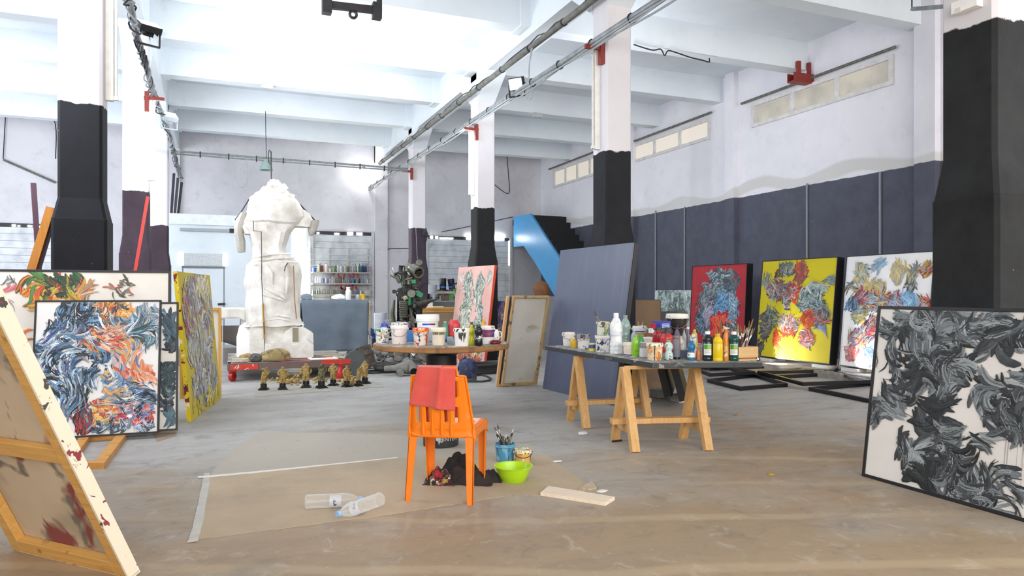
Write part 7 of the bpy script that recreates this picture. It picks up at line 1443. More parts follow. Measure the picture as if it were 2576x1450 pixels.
c, a, h = onT(1746, 1763, 842, 900); bottle('white waisted bottle behind the salmon bottle', c + Vector((0, .06, 0)), a, h, 'hour', splat('dcdcd6', ['b8b8b0', '8a8a8a'], .4, 12, .4), plain('e4e3de', .4))
c, a, h = onT(1748, 1760, 828, 880); bottle('brown topped bottle behind the white waisted one', c + Vector((0, .22, 0)), a, h, 'glass', plain('9a9c9c', .3), plain('7a2f22', .4), capr=2.2)
c, a, h = onT(1737, 1748, 826, 880); bottle('clear violet bottle with a dark violet cap in the back row', c + Vector((-.01, .25, 0)), a * 1.3, h, 'round', clear('8a7a94', .2, .7), plain('3f2f52', .4))
c, a, h = onT(1763, 1774, 826, 880); bottle('white capped grey bottle behind the black green bottle', c + Vector((0, .25, 0)), a, h, 'glass', plain('6a6a78', .3), plain('e0e0e4', .4), capr=2)
c, a, h = onT(1764, 1778, 829, 878); bottle('yellow and clear bottle peeking out left of the black bottle', c + Vector((0, .16, 0)), a * 1.2, h * .95, 'round', splat('c9b83a', ['8a8a7a'], .5, 9, .3), plain('dbb82c', .4))
c, a, h = onT(1592, 1604, 840, 876); bottle('dark green bottle in the back row beside the grey green water bottle', c + Vector((.0, .35, 0)), a, h, 'jar', plain('2f5a3a', .4), plain('3f8a4a', .4))
c, a, h = onT(1580, 1592, 846, 880); bottle('small clear bluish bottle between the two tall water bottles', c + Vector((0, .3, 0)), a, h, 'jar', clear('9ab0c8', .2, .7), plain('6a5a6a', .4))
c, a, h = onT(1522, 1536, 838, 872); bottle('dark bottle with a yellow band behind the stacked pails', c + Vector((.02, .22, 0)), a, h, 'jar', plain('3a3a44', .4), plain('d8a82c', .4))
c, a, h = onT(1638, 1662, 852, 880); e = pail('low pink and white tub behind the tan pail', c + Vector((.02, .18, 0)), a, h, splat('e0d4d4', ['c85a6a', '8a8a8a'], .4, 12, .4), splat('e6dede', ['c86a74'], .4, 9, .4), .92, name='tub', cat='tub')
c, a, h = onT(1612, 1628, 832, 872); bottle('clear ribbed bottle in front of the pail with the yellow patch', c + Vector((-.03, .15, 0)), a, h, 'round', CLEARB, None)
# brushes in a jar behind the big bottles
c, a, h = onT(1846, 1874, 858, 900); jc = c + Vector((-.03, .16, 0)); pail('grey jar holding upright brushes behind the teal bottle', jc, .05, .13, plain('5a5a66', .4), None, .95, name='jar', cat='jar', fill=BLACK())
R_ = random.Random(21)
cols = ['b8322c', '3a2a24', 'd8b43a', '6a3a22', '8a8a8a', 'c8643a', '2a4a6a', 'e0d8c8']
GB_ = 'brushes standing behind the teal bottle'
for k in range(11):
    a_ = R_.uniform(0, 2 * PI); q_ = jc + Vector((math.cos(a_) * .02, math.sin(a_) * .02, .03)); dx = -.09 + .018 * k
    brush('upright paint brush in the grey jar behind the teal bottle', q_, q_ + Vector((dx * .8, R_.uniform(-.05, .05), R_.uniform(.18, .30))), R_.uniform(.004, .007), plain(cols[k % 8], .4), plain(R_.choice(['5a4632', '8a7250', '2a2422']), .8), GB_)
c, a, h = onT(1862, 1906, 869, 902); bc = onZ(1882, 908, ZT) + Vector((.02, .09, 0)); e = empty('wooden_crate', bc, -.05, 'small pale wooden crate full of brushes at the right end of the table', 'crate')
BW_ = wood('dcb886', 'caa06a', 0); 
MB().box(-.10, -.075, 0, .10, .075, .012).build('bottom', BW_, e); MB().box(-.085, -.07, -.0, .07, .07, .022).build('foot', plain('9a6a44', .6), e)
for (x0, y0, x1, y1) in ((-.10, -.075, .10, -.067), (-.10, .067, .10, .075), (-.10, -.067, -.092, .067), (.092, -.067, .10, .067)): MB().box(x0, y0, .024, x1, y1, .115).build('board', BW_, e)
GC = 'brushes in the pale wooden crate'
for k in range(16):
    q_ = bc + Vector((R_.uniform(-.06, .05), R_.uniform(-.04, .05), .03)); brush('long paint brush slanting out of the pale wooden crate', q_, q_ + Vector((R_.uniform(-.03, .16), R_.uniform(-.02, .08), R_.uniform(.20, .32))), R_.uniform(.004, .007), plain(cols[(k * 3) % 8], .4), plain(R_.choice(['8a6a3a', 'c8a060', '4a3a2c', 'b8a890']), .8), GC)
def spread(zt, c0, rad):                  # vessels on one table top never cut into each other: the rear one of a pair slides back
    it = []
    for o in COL.objects:
        if o.parent is None and 'category' in o and abs(o.location.z - zt) < .006 and (o.location.xy - c0.xy).length < rad and o.type == 'EMPTY' and o['category'] in ('pail', 'tub', 'bottle', 'jar', 'jug', 'tin', 'spray bottle'):
            bs = [c_ for c_ in o.children if c_.name.split('.')[0] in ('body', 'lid', 'rim')]
            it.append((o, max(max(abs(q[0]), abs(q[1])) for c_ in bs for q in c_.bound_box) + .002))
    def keep(o, r_):
        if zt > ZT + .01: return
        d = o.location - EYE; d.z = 0; d.normalize()
        for _q in range(400):
            if o.location.x <= T1.x + .87 + .42 * (o.location.y - T1.y + .31) - r_ - .005 and o.location.y < T0.y - .04 - r_: break
            o.location = o.location - d * .008
        o.location.y = max(o.location.y, T1.y - .356 * (o.location.x - T1.x) + r_ * 1.0)
    for o, r_ in it: keep(o, r_)
    for _k in range(120):
        hit = False
        for i, (a_, ra) in enumerate(it):
            for b_, rb in it[i + 1:]:
                dv = b_.location - a_.location; dv.z = 0; gap_ = (ra + rb) * .94 - dv.length
                if gap_ > 0:
                    hit = True; far = a_ if (a_.location - EYE).length > (b_.location - EYE).length else b_
                    d = far.location - EYE; d.z = 0; far.location = far.location + d.normalized() * min(.012, gap_ + .003)
        for o, r_ in it: keep(o, r_)
        if not hit: break
spread(ZR + .001, cR, .9); spread(ZT, Vector((3.9, 5.9, 0)), 1.9)
# ---- leaning things behind and under the trestle table
def plank(label, foot, topp, w_, th, mat, name='black_panel', cat='panel'):
    a, b = Vector(foot), Vector(topp); r = empty(name, a, label=label, cat=cat); MB().bar((0, 0, th * .0), b - a, w_, th, (1, 0, 0)).build('panel', mat, r); return r
BP = plain('1a1a1d', .5)
def leanbox(name, label, foot, dirx, w_, d_, h_, tilt, mats, cat='panel'):
    M = leanA(foot, dirx, tilt); r = empty(name, label=label, cat=cat, mtx=M); MB().box(0, 0, 0, w_, d_, h_).build('side', mats[0], r)
    if len(mats) > 1: MB().box(.01, -.004, .01, w_ - .01, 0, h_ - .01).build('face', mats[1], r)
    return r
f0 = onZ(1676, 1003); 
blk_ = lambda u0, u1, v, hh, lb: (lambda o, p: (setattr(o, 'location', p), tag(o, lb, 'foam block')))(MB().box(0, 0, 0, (onZ(u1, v) - onZ(u0, v)).length, .18, hh).build('foam_block', plain('cfcbc4', .85, 0, .06), None, bevel=.01), onZ(u0, v))
blk_(1655, 1700, 1003, .10, 'white foam block under the dark panels below the table, left one'); blk_(1708, 1744, 1015, .09, 'white foam block under the dark panels below the table, right one')
pA = onZ(1690, 998, .10); leanbox('dark_canvas', 'left one of two black panels leaning behind the trestle table', pA, 52, .8, .085, .58, 14, (BP,))
pB = onZ(1728, 1008, .09); leanbox('dark_canvas', 'right one of two black panels leaning behind the trestle table', pB, 52, .75, .085, .58, 15, (BP,))
M = leanA(onZ(1752, 1016, .0), 20, 13); r = framed('yellow_red_canvas', 'canvas with yellow, red and black strokes leaning behind the table legs', M, .22, .72, canvas_mat('d9cf8c', 'cfc478'), fw=0, depth=.03)
strokes(r, .22, .72, [(.5, .5, .48, .48, 150, ('dir', 95, 25), ['c8383a', 'd8c83a', '3a3a3a', '8a9a5a', 'e6dcb0', '7a2a4a'], .10, .02)], 61, margin=.004)
p = onZ(1600, 985) + Vector((.55, .9, 0)); D_ = 8.6
M = leanA(onX(1650, 960, 5.55) * 1.0, -80, 6)
p0 = onZ(1628, 962); p0 = Vector((p0.x + .0, p0.y, 0))
leanbox('brown_canvas_back', 'brown back of a dark edged canvas standing right of the dark blue panel', onZ(1592, 968) + Vector((0, 0, 0)), -25, .42, .07, 1.22, 8, (plain('1c1b1d', .5), canvas_mat('6f5a47', '80684f')), 'canvas')
p = onZ(1660, 940); leanbox('dark_board', 'dark grey board behind the cartons of the trestle table', p + Vector((.12, .3, 0)), -15, .42, .05, 1.0, 6, (plain('3c3a3a', .7),), 'board')
p = onZ(1700, 930); leanbox('olive_board', 'olive brown board beside the dark grey board behind the table', p + Vector((.05, .45, 0)), -15, .42, .05, .98, 5, (plain('5a543a', .7),), 'board')
p = onZ(1580, 1002); o = MB().box(0, 0, 0, .7, .04, .12).build('low_plank', plain('8a7058', .8), None); o.location = p + Vector((.1, .5, 0)); o.rotation_euler = (0, 0, -.2); tag(o, 'low brown plank on the floor behind the trestles', 'plank')
# ---- black frames lying on the floor
BF = plain('131216', .4, 0, .1); GF = 'black frames lying on the floor'
fr = [('near left black frame lying in front of the others on the floor', [(1779, 963), (1862, 984), (1982, 974), (1898, 948)], 0), ('wide black frame lying between the near left and the rightmost frame', [(1905, 950), (2020, 982), (2192, 975), (2086, 945)], .051),
      ('black frame lying at the far right, half hidden by the monochrome painting', [(2034, 984), (2190, 1016), (2330, 1000), (2190, 970)], .0), ('black frame with a canvas backing lying furthest back on the floor', [(1838, 934), (1938, 955), (2086, 947), (1964, 926)], .0),
      ('black frame lying at the left behind the trestle legs', [(1740, 940), (1785, 958), (1900, 952), (1812, 932)], .051), ('thin black frame lying behind the others at the foot of the ledge', [(1750, 926), (1785, 934), (1938, 926), (1890, 920)], 0)]
for i, (lb, q_, z) in enumerate(fr):
    e = quadframe('picture_frame', lb, [onZ(u, v) for u, v in q_], .05, .05, BF, 'picture frame', z + .001 * i, GF)
    if i == 3:
        P = [onZ(u, v) for u, v in q_]; c_ = sum(P, Vector()) / 4; MB().prism([((q.x - c_.x) * .93, (q.y - c_.y) * .93) for q in P], .008, .014).build('backing', canvas_mat('b3a894', 'a3977f'), e)
# ---- foam feet and little lamps at the wall paintings
def foot(u0, u1, vb, z0, z1, lb):
    p = onZ(u0, vb, z0); q_ = onZ(u1, vb, z0); o = MB().box(0, 0, 0, .30, (p - q_).length, z1 - z0).build('foam_foot', plain('cfccc6', .85, 0, .05), None, bevel=.008); o.location = (p.x - .02, q_.y, z0); tag(o, lb, 'foam block'); return o
# ================================================================== wall ledge feet, foreground objects
LEDGE = .10
t3 = [o for o in COL.objects if o.name.startswith('tall_painting')]
lbs = ['red', 'yellow', 'white']
for o, lb in zip(t3, lbs):
    M = o.matrix_world.copy() if False else o.matrix_basis; z = o.matrix_basis.translation.z
    ww = max(c.bound_box[6][0] for c in o.children)
    for f, sd in ((.06, 'left'), (.80, 'right')):
        p = o.matrix_basis @ Vector((ww * f, -.02, 0)); b = MB().box(-.02, -.34, 0, .30, 0, z - LEDGE - .016).build('foam_block', plain('d6d4d0', .85, 0, .05), None, bevel=.006); b.location = (p.x, p.y, LEDGE)
        tag(b, 'white foam block under the %s foot of the %s painting' % (sd, lb), 'foam block')
gc = [o for o in COL.objects if o.name.startswith('grey_canvas')][0]
p = gc.matrix_basis.translation; b = MB().box(-.05, -.9, 0, .3, .05, p.z - LEDGE - .001).build('support_box', plain('4a4a4c', .8), None); b.location = (p.x, p.y, LEDGE); tag(b, 'dark box the grey canvas stands on, hidden behind the table clutter', 'box')
def ledge_lamp(u, v, lb, aim, pw):
    p = onZ(u, v, LEDGE); r = empty('clip_lamp', p, label=lb, cat='lamp'); d = (Vector(aim) - p).normalized()
    X = Matrix.Translation((0, 0, .055)) @ d.to_track_quat('Z', 'Y').to_matrix().to_4x4()
    MB().lathe([(0, -.05), (.02, -.05), (.025, -.02), (.05, .03), (.046, .03), (.02, -.015), (0, -.015)], 16, X).build('shade', BLACK(), r, smooth=True); MB().lathe([(0, -.01), (.018, -.008), (.02, .008), (0, .02)], 12, X).build('bulb', emit('fffaf0', 30), r, smooth=True)
    m = MB(); m.tube([(0, 0, .05), (.02, .03, .01), (.1, .12, .008), (.06, .26, .008), (-.06, .2, .008)], .005, 6); m.build('cord', M_iron, r)
    lamp('SPOT', 'clip_lamp_light', tuple(p + UP * .06 + d * .06), pw, (1, .97, .92), .03, aim=aim, angle=2.0, blend=.6)
yp_, wp_ = t3[1].matrix_basis.translation, t3[2].matrix_basis.translation
ledge_lamp(1905, 912, 'small black clip lamp on the ledge lighting the yellow painting', (yp_.x + .05, yp_.y - 1.15, .5), 55)
ledge_lamp(2106, 938, 'small black clip lamp with a coiled cord before the white painting', (wp_.x + .05, wp_.y - .9, .6), 40)
rock('flat crust of dirty white plaster on the ledge before the yellow painting', onZ(1985, 925, LEDGE) - UP * .01, (.22, .14, .03), splat('c9bfb2', ['6a4a40', 'e4ded6'], .5, 12, .9), 51, 'plaster crust', 'plaster_crust')
# ---- orange plastic chair
FL, FR, BL_, BR_ = onZ(1020, 1262), onZ(1187, 1272), onZ(1085, 1214), onZ(1221, 1216)
c0 = (FL + FR + BL_ + BR_) / 4; xd = ((FR - FL) + (BR_ - BL_)).normalized(); xd.z = 0; xd.normalize(); yd_ = Vector((-xd.y, xd.x, 0))
ang = math.atan2(xd.y, xd.x)
ch = empty('plastic_chair', (c0.x, c0.y, 0), ang, 'bright orange plastic chair seen from behind, a red towel over its back', 'chair')
def loc(p): d = Vector(p) - c0; return Vector((d.dot(xd), d.dot(yd_), 0))
l = [loc(p) for p in (FL, FR, BL_, BR_)]
hwb = (l[1].x - l[0].x) / 2; hwf = (l[3].x - l[2].x) / 2; yb_, yf = (l[0].y + l[1].y) / 2, (l[2].y + l[3].y) / 2
t = NT('orange_plastic'); co = t.coord(); n = t.noise(co, 16, 6, .7); n2 = t.noise(co, 40, 4)
cc = t.mix(t.ramp(n, .58, .70, 0, .35), 'ef7d10', 'dba070'); cc = t.mix(t.ramp(n2, .77, .78), cc, '3c2a20'); t.col(cc, .38); t.b.inputs['Subsurface Weight'].default_value = .08; t.b.inputs['Subsurface Radius'].default_value = (.02, .008, .002); M_orange = t.m
SH = .452
def sx(y): return .20 + (.215 - .20) * (y - yb_) / (yf - yb_)
# seat shell with drop apron
sb, sf = yb_ + .055, yf - .005
def seat(u, v):
    x = -1 + 2 * u; y = sb + (sf - sb) * v; e_ = max(abs(x) - .86, 0) / .14; f_ = max(v - .93, 0) / .07
    return Vector((x * (.200 + .012 * v), y, SH - .014 * (1 - x * x) * math.sin(PI * v) - .02 * e_ ** 2 - .022 * f_ ** 2))
MB().grid(seat, 24, 20).build('seat', M_orange, ch, smooth=True, solid=.006)
def apron(u, v):        # skirt round the seat: front and the two sides, arched above the legs
    P = [(-.205, sb), (-.215, sf), (.215, sf), (.205, sb)]; s = u * 3; i = min(int(s), 2); f_ = s - i; a, b = P[i], P[i + 1]
    arch = .045 + .035 * (abs(f_ - .5) * 2) ** 3
    return Vector((a[0] + (b[0] - a[0]) * f_, a[1] + (b[1] - a[1]) * f_, SH - .012 - arch * v))
MB().grid(apron, 36, 4).build('apron', M_orange, ch, smooth=True, solid=.005)
# legs: L-section, splayed
def lleg(top, footp, w_, sx_, sy_, name='leg'):
    m = MB(); th = .005; n = 8
    for (dx, dy) in ((1, 0), (0, 1)):
        rings = []
        for i in range(n + 1):
            f_ = i / n; p = Vector(top).lerp(Vector(footp), f_); w2 = w_ * (1.25 - .45 * f_)
            if dx: q = [(0, 0), (-sx_ * w2, 0), (-sx_ * w2, -sy_ * th), (0, -sy_ * th)]
            else: q = [(0, 0), (0, -sy_ * w2 * .9), (-sx_ * th, -sy_ * w2 * .9), (-sx_ * th, 0)]
            rings.append([m.bm.verts.new((p.x + a, p.y + b, p.z)) for a, b in q])
        for A_, B_ in zip(rings, rings[1:]):
            for j in range(4): m.face([A_[j], A_[(j + 1) % 4], B_[(j + 1) % 4], B_[j]])
        m.face(rings[0]); m.face(rings[-1][::-1])
    return m.build(name, M_orange, ch)
lleg((-.212, sf + .004, SH - .02), (l[2].x - .02, l[2].y, 0), .052, -1, 1); lleg((.212, sf + .004, SH - .02), (l[3].x + .0, l[3].y, 0), .052, 1, 1)
lleg((-.205, sb - .02, SH + .03), (l[0].x - .005, l[0].y, 0), .045, -1, -1); lleg((.205, sb - .02, SH + .03), (l[1].x + .005, l[1].y, 0), .045, 1, -1)
# backrest: a curved plate with vertical slots, stepped top corners
HB = .845
def half(z):      # half width of the back
    f_ = (z - SH + .05) / (HB - SH + .05); return .212 - .05 * f_
def yback(z, x): f_ = (z - SH) / (HB - SH); return sb - .020 - .085 * max(f_, 0) ** 1.25 - .022 * (1 - (x / .2) ** 2) * (1 if f_ > .0 else .6)
slots = []        # (x, z0, z1, half width)
for x, z0, z1 in ((-.143, .50, .60), (-.143, .655, .76), (-.082, .50, .75), (-.020, .58, .635), (.035, .50, .735), (.100, .50, .60), (.100, .66, .765)): slots.append((x, z0, z1, .0085))
xs = sorted(set([-1.0, -.8, -.6, -.3, 0, .3, .6, .8, 1.0]))
def inslot(x, z): return any(abs(x - s[0]) < s[3] and s[1] < z < s[2] for s in slots)
m = MB(); NZ = 66; V = {}
xe = []
for s in slots: xe += [s[0] - s[3], s[0] + s[3]]
xe = sorted(set([round(v_, 4) for v_ in xe] + [-.10, -.05, .008, .065, .13, -.16, .15, -.118]))
zs_ = sorted(set([round(SH - .05 + (HB - SH + .05) * i / 40, 4) for i in range(41)] + [s[1] for s in slots] + [s[2] for s in slots]))
def topz(x, z): return HB if abs(x) < .118 else HB - .052
cols_ = [-1] + xe + [1]
for zi, z in enumerate(zs_):
    for xi, x in enumerate(cols_):
        xx_ = -half(z) if xi == 0 else (half(z) if xi == len(cols_) - 1 else max(min(x, half(z) - .002), -half(z) + .002))
        V[xi, zi] = m.bm.verts.new((xx_, yback(z, xx_), z))
for zi in range(len(zs_) - 1):
    for xi in range(len(cols_) - 1):
        xm = (V[xi, zi].co.x + V[xi + 1, zi].co.x) / 2; zm = (zs_[zi] + zs_[zi + 1]) / 2
        if inslot(xm, zm): continue
        if abs(xm) > .118 and zm > HB - .052: continue
        m.face([V[xi, zi], V[xi + 1, zi], V[xi + 1, zi + 1], V[xi, zi + 1]])
bmesh.ops.delete(m.bm, geom=[v_ for v_ in m.bm.verts if not v_.link_faces], context='VERTS')
m.build('backrest', M_orange, ch, smooth=True, solid=.006)
# rolled rims and ribs of the back
def rim(pts, w_=.012): return MB().tube([(x, yback(z, x) - .004, z) for x, z in pts], w_, 8).build('rim', M_orange, ch, smooth=True)
for s in (-1, 1):
    rim([(s * half(z), z) for z in [SH - .05 + (HB - .052 - SH + .05) * i / 12 for i in range(13)]] + [(s * (half(HB - .052) - .012), HB - .050)] + [(s * .126, HB - .050), (s * .119, HB - .044), (s * .117, HB - .006)], .007)
rim([(-.117, HB - .003), (-.06, HB), (0, HB), (.06, HB), (.117, HB - .003)], .008)
for x in (-.112, -.05, .008, .068):
    MB().tube([(x, yback(z, x) - .004, z) for z in (.42, .44, .47, .52, .60, .70, .78)], [.012, .014, .011, .006, .004, .003, .002], 8).build('rib', M_orange, ch, smooth=True)
MB().grid(lambda u, v: Vector((-.20 + .40 * u, sb - .012 - .02 * v, SH - .012 - .040 * v + .012 * (2 * u - 1) ** 2)), 16, 3).build('rear_apron', M_orange, ch, smooth=True, solid=.006)
for s in (-1, 1):
    m = MB(); m.tube([(s * .196, yb_ + .045, SH - .09), (s * .20, yb_ + .03, SH - .04), (s * .205, yb_ + .03, SH + .02)], [.004, .01, .006], 6); m.build('gusset', M_orange, ch, smooth=True)
MB().cbox((.095, yback(.80, .095) - .0045, .795), (.022, .002, .014)).build('mark', plain('2a1d16', .6), ch)
# red towel over the back
t = NT('terry_cloth'); co = t.coord(); n = t.noise(co, 160, 3); n2 = t.noise(co, 7, 4); cc = t.mix(t.ramp(n2, .3, .7), 'cf4b44', 'da5c52'); t.col(cc, .95); t.bump(n, .5, .004); t.b.inputs['Sheen Weight'].default_value = .4; M_towel = t.m
def towel(u, v):
    # v 0: bottom of the outer (visible) fall, .48 ridge over the back, 1 bottom inside
    x = -.085 - .045 + (.235) * u
    if v < .5:
        f_ = 1 - v / .5; low = .245 + .035 * u + .0; z = HB + .012 - f_ * low; x2 = -.118 + .232 * u + (-.075) * f_ * (1 - .85 * u) - .006 * f_ * u
        y = yback(max(z, .5), x2) - .018 - .008 * math.sin(u * 9.5 + 1.2) * (.3 + f_) - .010 * math.exp(-((u - .62) / .05) ** 2) * (.5 + .5 * f_)
        return Vector((x2, y, z - .012 * max(0, 1 - f_ * 8) * (1 if u > .62 else 0)))
    f_ = (v - .5) / .5; z = HB + .012 - f_ * (.36 + .03 * math.sin(u * 5)); x2 = -.118 + .232 * u
    return Vector((x2, yback(max(z, .46), x2) + .014 + .018 * math.sin(u * 8) ** 2 * f_ + .02 * min(1, f_ * 6), z))
o = MB().grid(towel, 44, 60).build('red_towel', M_towel, None, smooth=True, solid=.006); o.location = (c0.x, c0.y, 0); o.rotation_euler = (0, 0, ang); tag(o, 'red terry towel draped over the back of the orange chair', 'towel')
o = MB().grid(lambda u, v: Vector((.06 + .10 * u + .02 * v, sb + .03 + .14 * v, SH + .010 + .020 * abs(math.sin(u * 7 + v * 5)) * (1 - v * .4))), 16, 16).build('red_cloth', M_towel, None, smooth=True, solid=.005); o.location = (c0.x, c0.y, 0); o.rotation_euler = (0, 0, ang); tag(o, 'red cloth lying on the seat of the orange chair', 'cloth')
# ---- things on the floor round the chair
c, a, h = place(1062, 1156, 1020, 1130, 0); e = pail('big black bucket with worn white lettering behind the orange chair', c, a, .30, splat('2a2c2e', ['8a8e90'], .10, 20, .4), None, .97, .25, fill=plain('3a3a3c', .5), name='bucket', cat='bucket')
o = text('lettering', 'JINTEX', e, (0, 0, .075), .05, plain('c9cccc', .6), bendr=a * .965); o.rotation_euler = (0, 0, .55)
m = MB(); R_ = random.Random(6)
for k in range(9): aa = -.28 + R_.uniform(0, .24); z_ = .035 + R_.uniform(0, .07); m.tube([(math.sin(aa + q * .03) * a * .957, -math.cos(aa + q * .03) * a * .957, z_ + .02 * math.sin(q * 2 + k)) for q in range(5)], .0035, 5)
m.build('worn_print', plain('c9cccc', .6), e)
c, a, h = place(1244, 1297, 1115, 1168, 0); jb = c.copy(); jh = h
e = pail('blue cloudy plastic bucket holding old brushes, right of the orange chair', c, a, h, splat('4f93b8', ['7ab0cc', '3a6a8a', 'a8c8d4', '4a4a52'], .5, 12, .3, .35), None, .80, name='bucket', cat='bucket', fill=plain('3f7f94', .2))
MB().tube([(math.cos(q) * a * 1.0, math.sin(q) * a * 1.0, h * .86) for q in [i * PI / 12 for i in range(25)]], .006, 6).build('rim', plain('6aa0b8', .4), e, smooth=True)
DB = ['4a4438', '3c3a38', '5a5a4a', '2f2d2c', '6a5a4a', '57604a']
for k, (dx, dy, dz, rr_, lb) in enumerate(((-.085, 0, .15, .006, 'thin brush leaning far left in the blue bucket'), (-.055, .02, .165, .006, 'long thin handle standing at the left in the blue bucket'), (-.03, -.03, .07, .014, 'olive paint crusted brush leaning left over the rim of the blue bucket'), (.0, -.02, .085, .008, 'stick with a round pale knob in the middle of the blue bucket'), (.03, .02, .06, .010, 'short dark brush in the middle right of the blue bucket'), (.055, -.01, .10, .012, 'dark bristled brush leaning right in the blue bucket'), (.075, .02, .13, .006, 'brush with a white tip leaning far right in the blue bucket'), (-.06, .02, .08, .010, 'dark red brown brush at the left rim of the blue bucket'))):
    q_ = jb + Vector((-dx * .4, -dy * .4, .02)); tp = jb + xd * dx + Vector((0, dy, jh + dz * .85))
    brush(lb, q_, tp, rr_, plain(DB[k % 6], .6), plain('d8d6d0' if 'white tip' in lb or 'pale knob' in lb else DB[(k + 2) % 6], .8), 'old brushes in the blue bucket', .75)
p0 = jb + Vector((-.01, -a * 1.05, h * .9)); p1 = jb + Vector((.075, -a * 1.0, .02))
c, a, h = place(1294, 1338, 1132, 1172, 0); e = pail('small ochre paint pail with a crusted colourful lid by the green basin', c, a, h, splat('d9ae62', ['3a2a20', 'e9d8b0', '8a6a3a'], .35, 16, .4, .5), splat('e4dccc', ['3ab0a0', 'd8c82c', '1f1d1f', 'c8643a'], .6, 18, .4), .84, .3, hm=plain('3a3836', .6), lidh=.24)
c, a, h = place(1243, 1340, 1170, 1223, 0); h = .105; e = empty('basin', c, 0, 'lime green plastic basin on the floor beside the orange chair', 'basin')
a = .5 * (1340 - 1243) * (c - EYE).dot(FW) / F_PX
MB().lathe([(0, .003), (a * .60, 0), (a * .64, .004), (a * .80, h * .5), (a * .94, h - .006), (a * 1.0, h - .002), (a * 1.0, h), (a * .93, h), (a * .78, h * .52), (a * .60, .008), (0, .008)], 56).build('bowl', plain('a9d41c', .22, 0, .03), e, smooth=True)
MB().lathe([(a * .935, h - .004), (a * 1.01, h - .001), (a * 1.01, h + .002), (a * .935, h + .001)], 56).build('rim', plain('b6e02a', .25, 0, .03), e, smooth=True)
# rags: two crumpled cloths
def rag(label, c, s, mat, seed, rz=0.0, hh=1.0, name='rag'):
    m = MB()
    def fn(u, v):
        x, y = (u - .5) * 2, (v - .5) * 2; rr_ = min(1, math.hypot(x, y)); k = max(0, 1 - rr_ ** 2.2)
        f_ = noise.noise(Vector((x * 1.9 + seed, y * 1.9, 0))) * .55 + noise.noise(Vector((x * 4.3, y * 4.3 + seed, 0))) * .35 + abs(noise.noise(Vector((x * 3 + seed, y * 2, 4)))) * .5
        return Vector((x * s[0] * (1 + .2 * f_), y * s[1] * (1 + .25 * f_), max(.003, (k * (.75 + .6 * f_)) * s[2])))
    o = m.grid(fn, 44, 36) and m.build(name, mat, None, smooth=True, solid=.004); o.location = (c[0], c[1], .003); o.rotation_euler = (0, 0, rz); return tag(o, label, 'rag')
c = (onZ(1150, 1222) + Vector((.0, .09, 0))); rag('dark brown rag crumpled on the floor under the orange chair', c + xd * .09, (.19, .085, .10), plain('2e2625', .95, 0, .25, 14), 4.2, ang)
rag('paint stained rag with ochre, white and red patches under the chair', onZ(1122, 1222) + Vector((-.02, .07, 0)), (.105, .075, .105), splat('2b2224', ['a8904a', 'c9bfb0', 'a8222e', '7a4a3a'], .55, 13, .9), 9.1, ang)
rag('charcoal rag end squeezed between the chair leg and the green basin', onZ(1240, 1218) + Vector((.0, .09, 0)), (.10, .06, .075), plain('262427', .95, 0, .2, 14), 2.7, ang)
rag('dark cloth fold standing behind the brown rag', onZ(1175, 1205) + Vector((.0, .14, 0)), (.15, .06, .14), plain('241f1f', .95, 0, .2, 14), 6.3, ang)
# plank
P = [onZ(1361, 1243), onZ(1525, 1273), onZ(1547, 1256), onZ(1382, 1226)]
o = MB().prism([(q.x, q.y) for q in (onZ(1359, 1248), onZ(1523, 1274), onZ(1547, 1259), onZ(1380, 1231))], .0, .022).build('white_plank', wood('f0e2d0', 'e2cdb4', 0, .6), None, bevel=.002); tag(o, 'short pale pine board lying on the floor at the front right of the chair', 'board')
